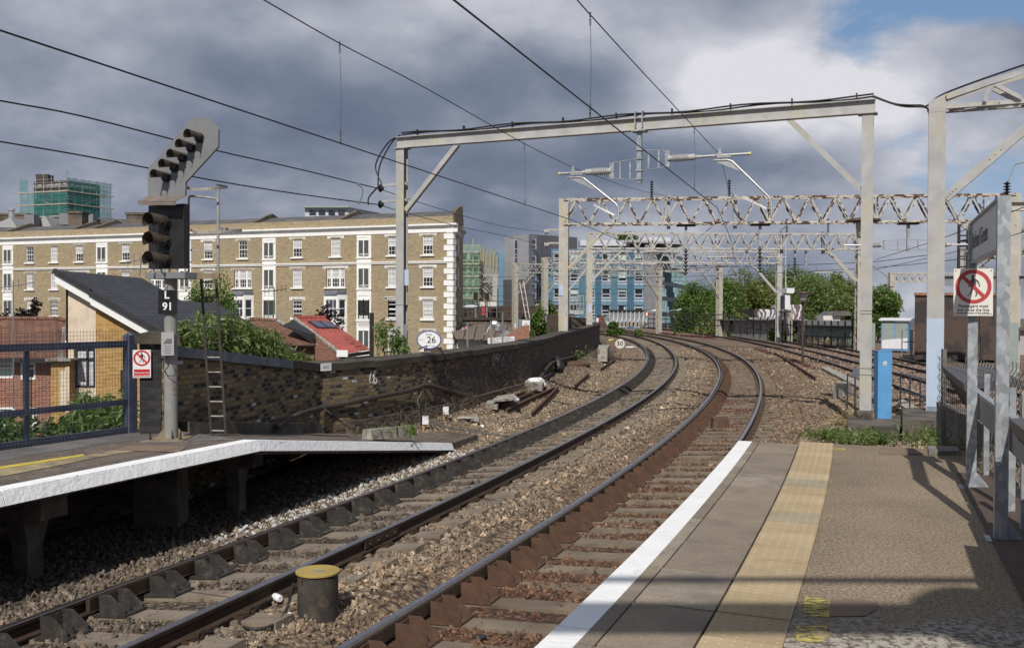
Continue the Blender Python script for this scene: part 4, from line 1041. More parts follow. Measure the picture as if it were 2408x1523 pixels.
# rain visor between feather and head
b_ = MB(); q = [S(*crop4(*k)) for k in ((225, 757), (523, 757))]; u = [p+sn*.16-Z*.085 for p in q]
b_.hexa([q[0]-Z*.006, q[1]-Z*.006, u[1]-Z*.006, u[0]-Z*.006, q[0], q[1], u[1], u[0]]); b_.hexa([u[0]-Z*.05, u[1]-Z*.05, u[1]-Z*.05-sn*.006, u[0]-Z*.05-sn*.006, u[0], u[1], u[1]-sn*.006, u[0]-sn*.006]); b_.build('visor', K['visor'], sg)
# main head
a0, a1 = S(*crop4(232, 848)), S(*crop4(515, 1335)); wv = (a1-a0).dot(srt); zc0, zc1 = a1.z, a0.z+.02
ctr = (a0+a1)/2; b_ = MB(); b_.box(ctr-sn*.05+Z*.01, (abs(wv), .1, zc1-zc0), (srt, sn, Z)); b_.build('lamp_case', K['sig_black'], sg)
b_ = MB(); b_.box(ctr-sn*.11+srt*.0, (abs(wv)*.9, .03, (zc1-zc0)*.94), (srt, sn, Z)); b_.build('case_door', K['sig_black'], sg)
for q in (975, 1125, 1277):
 c_ = S(*crop4(362, q), .012); b_ = MB(); b_.lathe(c_-sn*.004, sn, [(.098, 0), (.098, .018)], 20); o = b_.build('aspect_lamp', K['sig_black'], sg); hood(c_+sn*.016, .088, .27, K['sig_brown'], K['lens'], o)
pb = S(*crop4(228, 1372)); pb2 = S(*crop4(545, 1415)); b_ = MB(); b_.box(((pb+pb2)/2)-sn*.12, ((pb2-pb).dot(srt), .34, abs(pb.z-pb2.z)), (srt, sn, Z)); b_.build('head_bracket', K['sign_grey'], sg)
b_ = MB()
for k in range(5): b_.lathe(H((pb+(pb2-pb)*((k+.5)/5))-sn*.03, max(pb.z, pb2.z)), Z, [(.014, 0), (.014, zc0-max(pb.z, pb2.z)+.002)], 8)
b_.build('standoff_bolt', K['alu'], sg)
yl = SY-.06
def Sg(x, y, Y=None): return A(*crop4(x, y), Y or yl)
b_ = MB(); b_.beam(Sg(570, 1395)-Z*.0, Sg(800, 1398), .05, .075); b_.build('landing_arm', K['mast_rust'], sg)
b_ = MB(); b_.tube(smoothpath([Sg(553, 1410), Sg(553, 1000), Sg(554, 800), Sg(560, 768), Sg(578, 760), Sg(680, 768), Sg(760, 780), Sg(780, 795), Sg(787, 830), Sg(787, 1100), Sg(787, 1410)], 5), .014, 8); b_.build('safety_frame', K['handrail'], sg, smooth=True)
b_ = MB(); b_.beam(Sg(568, 1190), Sg(780, 1198), .025, .025); b_.build('frame_rail', K['handrail'], sg)
b_ = MB(); b_.beam(Sg(787, 665), Sg(787, 1410), .022, .03, (1, 0, 0)); b_.build('back_stay', K['steel_grey'], sg)
for yy, xx in ((688, (530, 860)), (1032, (570, 965))):
 pts = [Sg(xx[0], yy, SY-.05), Sg(xx[0]+60, yy+18, SY-.2), Sg((xx[0]+xx[1])/2+40, yy+12, SY-.24), Sg(xx[1]-20, yy+2, SY-.05), Sg(xx[1], yy, SY+.12), Sg(787, yy-12, SY+.2)]
 sp_ = smoothpath(pts, 5)
 b_ = MB(); [b_.beam(sp_[k], sp_[k+1], .006, .036) for k in range(len(sp_)-1)]; b_.build('back_hoop', K['handrail'], sg)
# ladder
ld_ = thing('ladder', 'thin brown steel ladder leaning up to the signal platform', 'ladder', G(508, 1026, PZ))
lb, lt = [G(491, 1026, PZ)+Vector((0, .1, 0)), G(526, 1027, PZ)+Vector((0, .1, 0))], [A(473, 655, SY+.14), A(508, 655, SY+.14)]
for k in (0, 1): b_ = MB(); b_.beam(lb[k], lt[k], .02, .03, (1, 0, 0)); b_.build('stile', K['ladder'], ld_)
for k in range(11):
 u = (k+.35)/10.6; b_ = MB(); b_.tube([lb[0]+(lt[0]-lb[0])*u, lb[1]+(lt[1]-lb[1])*u], .009, 6); b_.build('rung', K['ladder'] if k > 5 else K['handrail'], ld_)
# signal number plate, telephone box, cable
pp = A(394.5, 710, SY-.1); pl = thing('number_plate', 'black plate reading L 91 strapped to the signal mast', 'plate', pp)
b_ = MB(); b_.box(pp, (44*px2m, .006, 56*px2m)); b_.build('plate', K['blackplate'], pl)
text('lettering', 'L', K['sign_white'], A(392, 694, SY-.105), (1, 0, 0), Z, .135, pl, .0006, bold=.003); text('lettering', '91', K['sign_white'], A(394, 721, SY-.105), (1, 0, 0), Z, .135, pl, .0006, bold=.003)
tp = A(394, 808, SY-.13); tb = thing('telephone_box', 'small grey telephone box with diagonal stripes on the signal mast', 'telephone', tp)
bx = Vector((.93, .36, 0)); by = Vector((-.36, .93, 0))
b_ = MB(); b_.box(tp, (.15, .12, .29), (bx, by, Z)); b_.build('case', K['wall_grey'], tb)
b_ = MB(); b_.prism([tp+bx*.077+by*.05+Z*.13, tp+bx*.1+by*.02+Z*.02, tp+bx*.1-by*.02+Z*.02, tp+bx*.077-by*.05+Z*.13], (0, 0, .012)); b_.build('hinge', K['wall_grey'], tb)
f0 = tp-by*.0615
b_ = MB()
for k in range(4):
 x0_ = -.05+.024*k; b_.face([f0+bx*x0_+Z*.0-by*.001, f0+bx*(x0_+.012)-by*.001, f0+bx*min(.052, x0_+.055)+Z*.065*min(1, (.052-x0_-.012)/.043 if x0_+.055 > .052 else 1)-by*.001, f0+bx*min(.046, x0_+.043)+Z*.065*min(1, (.046-x0_)/.043)-by*.001])
b_.build('stripes', K['black'], tb, fixn=False)
b_ = MB()
for k in range(4): b_.box(f0-Z*(.03+.028*k)-by*.0008, (.085-.012*(k % 2), .0015, .005), (bx, by, Z))
b_.build('printed_lines', K['ink_soft'], tb)
b_ = MB(); b_.tube(smoothpath([tp-Z*.145, tp-Z*.22+Vector((-.02, -.02, 0)), A(384, 862, SY-.12), A(392, 880, SY-.13), A(408, 884, SY-.12), A(412, 870, SY-.1), A(405, 858, SY-.1)], 6), .006, 6); tag(b_.build('signal_cable', K['cable'], origin=tp-Z*.145), 'thin looped cable hanging under the grey telephone box', 'cable')
# graffiti scrawl on the mast
b_ = MB(); pts = [A(x, y, SY-.0835) for x, y in ((405, 885), (408, 892), (403, 898), (409, 905), (404, 912), (410, 918), (405, 925))]
[b_.beam(pts[k], pts[k+1], .004, .004, (0, 1, 0)) for k in range(6)]; b_.build('graffiti_mark', K['sign_red_faded'], sg)
# near portal gantry
def gantry_near():
 g1a, g1b = H(A(945.5, 330, 26.4), 0), H(A(2041, 245, 21.6), 0); gd = (g1b-g1a).normalized(); gn = Vector((gd.y, -gd.x, 0))
 t_ = thing('overhead_gantry', 'plain steel portal gantry with a flat beam over the two curving tracks', 'gantry', g1b, 'overhead line gantries')
 zt = 7.47; zb = zt-.32
 for p, z0, m_ in ((g1a, -3.0, K['gantry']), (g1b, -.1, K['gantry'])):
  b_ = MB(); b_.ibeam(H(p, z0), H(p, zb), .25, .25, .02, .014, gn); b_.build('post', m_, t_)
 b_ = MB(); b_.box(H(g1b, .1), (.3, .3, .45), (gd, gn, Z)); b_.build('footing', K['concrete_dark'], t_)
 b_ = MB(); b_.ibeam(H(g1a-gd*.16, zt-.16), H(g1b+gd*.16, zt-.16), .2, .32, .022, .014); b_.build('beam', K['gantry'], t_)
 b_ = MB()
 for p, s_ in ((g1a, -1), (g1b, 1)): b_.box(H(p+gd*s_*.0, zb-.012), (.42, .34, .02), (gd, gn, Z))
 b_.build('cap_plate', K['gantry'], t_)
 for p, s_ in ((g1a, 1), (g1b, -1)):
  b_ = MB(); b_.angle(H(p+gd*s_*.13, zb-1.75), H(p+gd*s_*1.75, zb+.0), .13, .014, gn); b_.build('knee_brace', K['gantry'], t_)
 # post details: bands, pale number sticker
 b_ = MB()
 for z_ in (1.9, 2.75): b_.box(H(g1a, z_), (.27, .27, .012), (gd, gn, Z))
 for z_ in (1.15, 1.3, 2.55, 2.62): b_.box(H(g1b, z_), (.27, .27, .012), (gd, gn, Z))
 b_.build('band', K['steel_grey'], t_)
 for (x0_, y0_, x1_, y1_, mm) in ((951, 634, 961, 671, 'pale_blue'), (950, 762, 957, 795, 'sign_grey')):
  b_ = MB(); q = [A(x, y, 26.4-.135) for x, y in ((x0_, y0_), (x1_, y0_), (x1_, y1_), (x0_, y1_))]; b_.prism(q, (0, .004, 0)); b_.build('sticker', K[mm], t_)
 # drop tube with two insulated arms
 c = g1a+gd*((g1b-g1a).length*.56); ptop, pbot = H(c, zb), H(c, 2.565+(735-432)/F*c.y)
 b_ = MB(); b_.box((ptop+pbot)/2, (.115, .115, (ptop-pbot).length), (gd, gn, Z)); dt = b_.build('drop_tube', K['galv'], t_)
 b_ = MB()
 for s_ in (-.09, .09): b_.box(H(c+gd*s_, zt-.05), (.025, .26, .42), (gd, gn, Z))
 b_.box(H(c, zb-.02), (.36, .3, .03), (gd, gn, Z)); b_.build('clamp', K['galv'], t_)
 def arm(z0, sgn, xs, yclip, name):
  """bracket, ribbed insulator, bright tube with yellow cap, then the drop arm and steady"""
  zc_ = z0; P = lambda x, z: H(c+gd*x*sgn, z)
  b_ = MB()
  for dz in (-.26, .26):
   b_.beam(P(.06, zc_+dz), P(.72, zc_+dz*.78), .05, .014)
  for x in (.24, .5, .72): b_.box(P(x, zc_), (.045 if x < .7 else .12, .05, .42), (gd, gn, Z))
  for dz in (-.26, .26): b_.box(P(.0, zc_+dz), (.17, .17, .035), (gd, gn, Z))
  br = b_.build('arm_bracket', K['galv'], t_)
  pr = [(.075, 0), (.075, .08)]
  for k in range(7): pr += [(.06, .1+k*.058), (.105, .125+k*.058), (.06, .15+k*.058)]
  pr += [(.08, .52), (.08, .68), (.045, .69), (.045, .8)]
  b_ = MB(); b_.lathe(P(.74, zc_), gd*sgn, pr, 16); b_.build('insulator', K['porcelain'], t_, smooth=35)
  xt = xs; b_ = MB(); b_.tube([P(1.5, zc_), P(xt, zc_)], .035, 12); b_.build('support_tube', K['alu'], t_, smooth=40)
  b_ = MB(); b_.lathe(P(xt, zc_), gd*sgn, [(.042, 0), (.042, .05), (.0, .055)], 12); b_.build('end_cap', K['yellow_cap'], t_, smooth=40)
  return P
 ZL, ZR = 6.18, 6.4; arm(ZL, -1, 2.12, 0, 'l'); arm(ZR, 1, 2.72, 0, 'r')
 def reg(x0_, zc_, zd, zw):                       # x measured along gd from c
  Q = lambda x, z: H(c+gd*x, z)
  pts = [Q(x0_-.15, zc_-.115), Q(x0_+.18, zc_-.115), Q(x0_+.3, zc_-.16), Q(x0_+1.15, zd+.5), Q(x0_+1.22, zd+.4), Q(x0_+1.23, zd)]
  b_ = MB(); b_.tube(pts, .026, 10); b_.build('registration_arm', K['alu'], t_, smooth=50)
  b_ = MB(); b_.prism([Q(x0_-.12, zc_-.14)-gn*.003, Q(x0_+.22, zc_-.14)-gn*.003, Q(x0_+.62, zc_-.47)-gn*.003], gn*.006); b_.build('gusset', K['alu'], t_)
  b_ = MB(); b_.box(Q(x0_, zc_), (.12, .1, .12), (gd, gn, Z)); b_.box(Q(x0_, zc_+.11), (.05, .05, .12), (gd, gn, Z)); b_.box(Q(x0_+.15, zc_-.05), (.26, .1, .03), (gd, gn, Z)); b_.build('wire_clamp', K['alu'], t_)
  s0, s1, s2 = Q(x0_+1.12, zd+.2), Q(x0_+.55, zd+.5), Q(x0_-.06, zw+.12)
  b_ = MB()
  for e in (-.02, .02): b_.tube([s0+Z*e*.6, s1+Z*e, s2+Z*e], .008, 6)
  b_.tube([s2+Z*.03, s2-Z*.12], .009, 6); b_.tube([s0, Q(x0_+1.4, zd+.2)], .008, 6); b_.build('steady_arm', K['alu'], t_)
  return s2-Z*.12
 kl = reg(-1.77, ZL, 4.84, 4.97); kr = reg(2.02, ZR, 4.86, 5.13)
 # feeder brackets on the left post
 ins = []
 for z_, nm in ((2.565+(732-434)/F*26.4, 1), (2.565+(732-472)/F*26.4, 2)):
  b_ = MB(); b_.beam(H(g1a-gd*.62, z_), H(g1a+gd*.16, z_+.02), .06, .07); b_.build('side_bracket', K['gantry'], t_)
  b_ = MB(); q = H(g1a-gd*.68, z_-.08); b_.lathe(q-gd*.07, gd, [(.03, 0), (.11, .03), (.11, .05), (.06, .06), (.08, .1), (.05, .14)], 14); b_.build('feeder_insulator', K['porcelain_dark'], t_, smooth=40); ins.append(q-gd*.1)
 # cables clipped along the top of the beam and looping down the left end
 b_ = MB()
 for k in range(2):
  pts = [H(g1a+gd*(g1b-g1a).length*u, zt+.06+.03*math.sin(u*25+k)+.03*k)+gn*(.03*k) for u in np.linspace(0, 1.01, 30)]
  b_.tube(pts, .022, 6)
 for u in np.linspace(.04, .98, 9): b_.box(H(g1a+gd*(g1b-g1a).length*u, zt+.07), (.03, .1, .2), (gd, gn, Z))
 b_.build('beam_cable', K['wire'], t_)
 b_ = MB(); e = H(g1a-gd*.05, zt+.06)
 for k, off in enumerate((0, .12)):
  b_.tube(smoothpath([e, H(g1a-gd*(.35+off), zt-.15), H(g1a-gd*(.72+off*1.2), zt-.75), H(g1a-gd*(.78-off), zt-1.3), ins[0]+Z*.05, ins[1]-gd*.3+Z*.22, ins[1]-gd*.32], 6), .02, 6)
 b_.build('jumper_cable', K['wire'], t_)
 return t_, g1a, g1b, gd, gn, c, kl, kr, ins, zt
G1, g1a, g1b, gd, gn, g1c, kl, kr, ins1, zt1 = gantry_near()
# lattice truss gantries farther along the viaduct
def lattice_gantry(label, pl, pr, zt, depth, pw, z0l, z0r, npan, mat, tmat, w=.5, knee=(2.4, 2.6), detail=True, posts=(1, 1), pmat=None, chord=.1, verts=4):
 pl, pr = Vector(pl), Vector(pr); d = (pr-pl); L = d.length; d.normalize(); n_ = Vector((d.y, -d.x, 0)); pmat = pmat or mat
 t_ = thing('overhead_gantry', label, 'gantry', H(pr if posts[1] else pl, 0), 'overhead line gantries')
 for k, (p, z0) in enumerate(((pl, z0l), (pr, z0r))):
  if not posts[k]: continue
  if detail:
   b_ = MB(); b_.box(H(p-n_*0+n_*(w/2-.02), (z0+zt)/2), (pw, .03, zt-z0), (d, n_, Z)); b_.box(H(p-n_*(w/2-.02), (z0+zt)/2), (pw, .03, zt-z0), (d, n_, Z))
   for e in (-1, 1):
    nz_ = int((zt-z0)/.55)
    for q in range(nz_):
     za, zb_ = z0+(zt-z0)*q/nz_, z0+(zt-z0)*(q+1)/nz_; s0 = n_*(w/2-.04)*(1 if q % 2 else -1)
     b_.beam(H(p+d*e*(pw/2-.02)+s0, za), H(p+d*e*(pw/2-.02)-s0, zb_), .05, .02, d)
    for m_ in (-1, 1): b_.box(H(p+d*e*(pw/2-.02)+n_*m_*(w/2-.06), (z0+zt)/2), (.03, .08, zt-z0), (d, n_, Z))
   b_.build('post', pmat, t_)
  else:
   b_ = MB(); b_.box(H(p, (z0+zt)/2), (pw, w, zt-z0), (d, n_, Z)); b_.build('post', pmat, t_)
 zb_ = zt-depth
 for z_ in (zt-chord/2, zb_+chord/2):
  b_ = MB()
  for e in (-1, 1): b_.angle(H(pl+n_*e*w/2, z_), H(pr+n_*e*w/2, z_), chord, .02, (0, 0, 1 if z_ > zb_+.3 else -1))
  b_.build('top_chord' if z_ > zb_+.3 else 'bottom_chord', tmat, t_)
 first = None
 for q in range(npan):
  u0, u1, um = q/npan, (q+1)/npan, (q+.5)/npan
  for e in (-1, 1):
   for (ua, za, ub, zb2) in ((u0, zb_+.05, um, zt-.05), (um, zt-.05, u1, zb_+.05)):
    b_ = MB(); b_.angle(H(pl+d*L*ua+n_*e*(w/2-.025), za), H(pl+d*L*ub+n_*e*(w/2-.025), zb2), .075, .012, n_*e); b_.build('diagonal_brace', tmat, t_)
  if verts and q % verts == verts-1 and detail:
   b_ = MB()
   for e in (-1, 1): b_.beam(H(pl+d*L*u1+n_*e*(w/2-.02), zb_), H(pl+d*L*u1+n_*e*(w/2-.02), zt), .08, .012, n_); b_.box(H(pl+d*L*u1+n_*e*(w/2+.012), zt-.05), (.4, .012, .1), (d, n_, Z)); b_.box(H(pl+d*L*u1+n_*e*(w/2+.012), zb_+.05), (.4, .012, .1), (d, n_, Z))
   b_.build('vertical_tie', tmat, t_)
 if knee:
  for k, (p, s_) in enumerate(((pl, 1), (pr, -1))):
   if not posts[k]: continue
   b_ = MB()
   for e in (-1, 1):
    b_.angle(H(p+d*s_*pw*.5+n_*e*w*.35, zb_-knee[1]), H(p+d*s_*knee[0]*.8+n_*e*w*.35, zb_-.45), .12, .02, n_*e); b_.angle(H(p+d*s_*knee[0]*.8+n_*e*w*.35, zb_-.45), H(p+d*s_*(knee[0]+.2)+n_*e*w*.35, zb_+.05), .12, .02, n_*e)
   b_.build('knee_brace', mat, t_)
 return t_, d, n_, L
g2l, g2r = H(A(1326.5, 470, 46), 0), H(A(2384, 457, 43.4), 0)
G2, d2, n2, L2 = lattice_gantry('rusty flaking lattice gantry, nearest of the truss gantries, spanning all the tracks', g2l, g2r, 8.1, 1.3, .46, -5.5, -.2, 17, K['gantry_cream'], K['gantry_rusty'], .6, (2.2, 2.1))
def drop(t_, gl, d, L, u, zt_, zb_, w=.16, label='drop_tube', mat='galv'):
 b_ = MB(); p = gl+d*L*u; b_.box(H(p, (zt_+zb_)/2), (w, w, zt_-zb_), (d, Vector((d.y, -d.x, 0)), Z)); b_.build(label, K[mat], t_); return p
def ins_v(t_, p, z0, z1, n_=7, r=.1, mat='porcelain_dark'):
 pr = []; h = z1-z0
 for k in range(n_): pr += [(r*.35, h*k/n_), (r, h*(k+.35)/n_), (r*.95, h*(k+.45)/n_), (r*.35, h*(k+.5)/n_)]
 pr += [(r*.35, h)]
 b_ = MB(); b_.lathe(H(p, z0), Z, pr, 10); b_.build('insulator', K[mat], t_, smooth=35)
ux = lambda t_gl, d, L, px_: None
def u_at(gl, d, L, px_):
 k = ray(px_, 735); k = k.x/k.y; return (k*gl.y-gl.x)/(d.x-k*d.y)/L
for px_ in (1571, 1727):                       # standing insulators with wire hooks, and hanging tubes
 u = u_at(g2l, d2, L2, px_); p = drop(G2, g2l, d2, L2, u, 8.25, 6.6, .17)
 ui = u_at(g2l, d2, L2, px_-40 if px_ < 1600 else px_-14); pi = g2l+d2*L2*ui; ins_v(G2, pi, 8.12, 8.95)
 b_ = MB(); b_.tube([H(pi, 8.9), H(pi+d2*.1, 9.05), H(pi+d2*.3, 8.95), H(p, 8.2)], .012, 5); b_.build('wire_hook', K['steel_grey'], G2)
for px_, yb in ((1612, 585), (1786, 580), (2134, 590)):
 u = u_at(g2l, d2, L2, px_); p = g2l+d2*L2*u; zb_ = 2.565+(735-yb)/F*p.y; drop(G2, g2l, d2, L2, u, 6.85, zb_, .13)
 b_ = MB(); b_.box(H(p, 6.76), (.9, .4, .08), (d2, n2, Z)); b_.build('clamp', K['iron'], G2)
 if px_ < 2000: ins_v(G2, p, zb_-1.25, zb_, 7, .12); b_ = MB(); b_.tube([H(p+d2*1.3, 6.75), H(p+d2*.08, zb_+.1)], .02, 6); b_.build('stay_rod', K['steel_grey'], G2)
 else:
  for s_ in (-1, 1):
   b_ = MB()
   for dz in (-.25, .25): b_.beam(H(p+d2*s_*.08, zb_+.3+dz), H(p+d2*s_*1.15, zb_+.3+dz*.8), .05, .03)
   for x in (.45, 1.1): b_.box(H(p+d2*s_*x, zb_+.3), (.05, .05, .45), (d2, n2, Z))
   b_.build('arm_bracket', K['galv'], G2); b_ = MB(); pr = [(.09, 0)]
   for k in range(7): pr += [(.07, .05+k*.07), (.13, .08+k*.07), (.07, .11+k*.07)]
   b_.lathe(H(p+d2*s_*1.2, zb_+.3), d2*s_, pr+[(.09, .6), (.05, .75)], 12); b_.build('insulator', K['porcelain'], G2, smooth=35)
   b_ = MB(); b_.tube([H(p+d2*s_*1.9, zb_+.3), H(p+d2*s_*2.9, zb_+.3)], .04, 8); b_.build('support_tube', K['alu'], G2); b_ = MB(); b_.tube([H(p+d2*(2.3 if s_ > 0 else -2.7), zb_+.15), H(p+d2*(2.5 if s_ > 0 else -2.5), zb_+.1), H(p+d2*(4.1 if s_ > 0 else -.9), zb_-1.2), H(p+d2*(4.1 if s_ > 0 else -.9), zb_-1.6)], .03, 8); b_.build('registration_arm', K['alu'], G2)
for z_ in (6.6, 5.95):                           # feeder brackets on the left post
 b_ = MB(); b_.beam(H(g2l-d2*.8, z_), H(g2l, z_), .07, .08); b_.build('side_bracket', K['gantry_cream'], G2); b_ = MB(); b_.lathe(H(g2l-d2*.98, z_-.1), d2, [(.05, 0), (.15, .04), (.15, .07), (.08, .1), (.12, .16), (.07, .24)], 12); b_.build('feeder_insulator', K['porcelain'], G2, smooth=40)
b_ = MB(); q = A(1320, 683, 45.7); b_.box(q, (.22, .02, .5)); b_.build('number_plate', K['pale_blue'], G2)
g3l, g3r = H(A(1386.5, 547, 66), 0), H(A(2021, 548, 66), 0)
G3, d3, n3, L3 = lattice_gantry('cream lattice gantry seen just below the rusty one, second truss away', g3l, g3r, 8.15, 1.15, .4, -1.5, -.2, 17, K['gantry_cream'], K['gantry_worn'], .6, (2.3, 2.2))
for px_ in (1837, 1934): u = u_at(g3l, d3, L3, px_); p = drop(G3, g3l, d3, L3, u, 8.3, 6.7, .18, mat='sign_grey'); ins_v(G3, p+d3*.35, 8.2, 9.2)
for px_, yb, ti in ((1868, 625, 1), (1894, 645, 0)): u = u_at(g3l, d3, L3, px_); p = drop(G3, g3l, d3, L3, u, 7.0, 2.565+(735-yb)/F*66+.6, .14); ins_v(G3, p, 2.565+(735-yb)/F*66-.6, 2.565+(735-yb)/F*66+.6, 7, .13) if ti else None
b_ = MB(); q = A(1387.5, 725, 65.7); b_.box(q, (.24, .02, .55)); b_.build('number_plate', K['pale_blue'], G3)
b_ = MB(); b_.beam(A(1917, 640, 67), A(2010, 640, 66.4), .06, .09); b_.build('signal_arm', K['pole'], G3)
g4l, g4r = H(A(1328, 590, 85), 0), H(A(1832, 590, 85), 0)
G4, d4, n4, L4 = lattice_gantry('third lattice gantry away, its right post standing before the trees', g4l, g4r, 8.15, 1.15, .45, -1.5, -.2, 16, K['gantry'], K['gantry_worn'], .6, (2.6, 2.6))
g5l, g5r = H(A(1281.5, 606, 96), 0), H(A(1692, 619, 106), 0)
G5, d5, n5, L5 = lattice_gantry('distant lattice gantry rising behind the big shrubs, with a cream left post', g5l, g5r, 8.15, 1.1, .5, -2.0, -.2, 16, K['gantry_cream'], K['gantry_worn'], .6, (2.4, 2.4))
g6l, g6r = H(A(1211.5, 618, 107), 0), H(A(1550, 632, 118), 0)
G6, d6, n6, L6 = lattice_gantry('distant lattice gantry whose cream left post stands beside a leaning ladder', g6l, g6r, 8.15, 1.1, .5, -2.0, -.2, 14, K['gantry_cream'], K['gantry_worn'], .6, (2.4, 2.4))
for p, t_, z_, nm in ((g5l, G5, -2, 1), (g6l, G6, -2, 1)):
 b_ = MB(); b_.box(H(p, -2.1), (1.5, 1.2, .25)); b_.box(H(p, -1.75), (.9, .9, .2)); b_.build('base_plate', K['gantry'], t_); b_ = MB(); b_.box(H(p, -3.9), (1.6, 1.4, 3.4)); tag(b_.build('brick_pier', K['brick_grey'], origin=H(p, -5.6)), 'dark brick pier under the %s cream gantry post left of the big shrub' % ('nearer' if t_ is G5 else 'farther, left'), 'pier')
 b_ = MB(); q = H(p, 0)+Vector((0, -.35, 1.0)); b_.box(q, (.18, .02, .5)); b_.build('number_plate', K['sign_white'], t_)
G7, d7, n7, L7 = lattice_gantry('small distant lattice gantry in front of the green scaffolding', H(A(1050, 645, 140), 0), H(A(1164, 648, 140), 0), 8.15, 1.15, .7, -2, -1, 7, K['gantry'], K['gantry'], .6, (3, 2.4), posts=(0, 1))
for t_, gl, d, L, px_, yb in ((G3, g3l, d3, L3, 1500, 640), (G3, g3l, d3, L3, 1755, 648), (G4, g4l, d4, L4, 1470, 655), (G4, g4l, d4, L4, 1660, 660), (G5, g5l, d5, L5, 1440, 662), (G6, g6l, d6, L6, 1390, 668)):
 p = gl+d*L*u_at(gl, d, L, px_); z_ = 2.565+(735-yb)/F*p.y+1.3; drop(t_, gl, d, L, u_at(gl, d, L, px_), 7.1, z_-.3, .14)
 for s_ in (-1, 1):
  pr = [(.08, 0)]
  for k in range(6): pr += [(.06, .05+k*.08), (.13, .08+k*.08), (.06, .11+k*.08)]
  b_ = MB(); b_.lathe(H(p+d*s_*.9, z_), d*s_, pr+[(.07, .6)], 10); b_.build('insulator', K['porcelain'], t_, smooth=35); b_ = MB(); b_.tube([H(p+d*s_*.05, z_), H(p+d*s_*.9, z_)], .03, 5); b_.tube([H(p+d*s_*1.5, z_), H(p+d*s_*2.8, z_)], .04, 6); b_.build('support_tube', K['alu'], t_)
  b_ = MB(); q = p+d*s_*2.0; b_.tube([H(q-d*.2, z_-.15), H(q+d*.2, z_-.15), H(q+d*1.4, z_-1.2), H(q+d*1.4, z_-1.7)], .035, 6); b_.tube([H(q+d*1.3, z_-1.45), H(q-d*.1, z_-1.3)], .02, 5); b_.build('registration_arm', K['alu'], t_)
# large portal post and arched truss at the right
bp = H(A(2204, 240, 21.6), 0); 
GR = thing('overhead_gantry', 'tall pale box post with arched lattice beam, beside the blue phone post', 'gantry', bp, 'overhead line gantries')
b_ = MB(); b_.box(H(bp, (2.45+7.16)/2), (.36, .4, 7.16-2.45), (gd, gn, Z)); b_.build('post', K['gantry'], GR)
b_ = MB(); b_.box(H(bp, (-.02+2.45)/2), (.362, .402, 2.47), (gd, gn, Z)); b_.build('blue_painted_base', K['pale_blue'], GR)
b_ = MB(); b_.box(H(bp-gn*-.203-gd*.07, .2), (.19, .008, .46), (gd, gn, Z)); b_.build('grey_paint_patch', K['grey_blue'], GR)
b_ = MB(); q = [bp-gd*.185, bp+gd*.185]; b_.prism([H(q[0]+gn*.204, 7.16), H(q[1]+gn*.204, 7.16), H(q[1]+gn*.204, 7.56), H(q[0]+gn*.204, 7.4)], -gn*.408); b_.build('head', K['gantry'], GR)
TL = 7.0
for e in (-1, 1):
 o_ = gn*(e*.22)
 b_ = MB(); b_.angle(H(bp+gd*.19+o_, 7.26), H(bp+gd*TL+o_, 7.26), .12, .014, (0, 0, -1)); b_.build('bottom_chord', K['gantry'], GR)
 arc = [H(bp+gd*(.19+(TL-.19)*u)+o_, 7.47+2.1*u-1.0*u*u) for u in np.linspace(0, 1, 9)]
 b_ = MB(); [b_.angle(arc[k], arc[k+1], .12, .014) for k in range(8)]; b_.build('top_chord', K['gantry'], GR)
 for k in range(1, 8):
  p = arc[k]; b_ = MB(); b_.angle(H(p, p.z-.05), H(p-gd*.08, 7.3), .085, .012, gn); b_.build('vertical_brace', K['gantry'], GR)
  if k < 7: b_ = MB(); b_.angle(H(p+gd*.12, p.z-.05), H(arc[k+1]-gd*.2, 7.32), .085, .012, gn); b_.build('diagonal_brace', K['gantry'], GR)
b_ = MB()
for k in range(6): b_.angle(H(bp+gd*(.25+k)+gn*.2*(1 if k % 2 else -1), 7.24), H(bp+gd*(1.25+k)-gn*.2*(1 if k % 2 else -1), 7.24), .06, .01)
b_.build('lacing', K['gantry'], GR)
b_ = MB(); b_.ibeam(H(bp+gd*.18, 5.2), H(bp+gd*2.45, 7.28), .2, .2, .014, .012, gn); b_.build('knee_brace', K['gantry'], GR)
b_ = MB()
for u in np.r_[np.linspace(.02, .1, 4), np.linspace(.4, .5, 3), np.linspace(.72, .8, 4)]: b_.lathe(H(bp+gd*(.18+2.27*u)+gn*.1, 5.2+2.08*u), gn, [(.022, 0), (.018, .014), (.0, .018)], 8)
b_.build('rivet', K['gantry'], GR)
b_ = MB(); b_.tube(smoothpath([H(g1b+gd*.1, zt1+.08), H(g1b+gd*.6, 7.32), H(g1b+gd*1.1, 7.25), H(bp-gd*.2, 7.36), H(bp+gd*.3, 7.66), H(bp+gd*2.5, 8.3), H(bp+gd*4.5, 8.75)], 6), .022, 6); b_.tube(smoothpath([H(g1b+gd*.1, zt1+.06), H(g1b+gd*.7, 7.27), H(g1b+gd*1.2, 7.2), H(bp-gd*.18, 7.2)], 6), .022, 6); b_.build('beam_cable', K['wire'], GR)
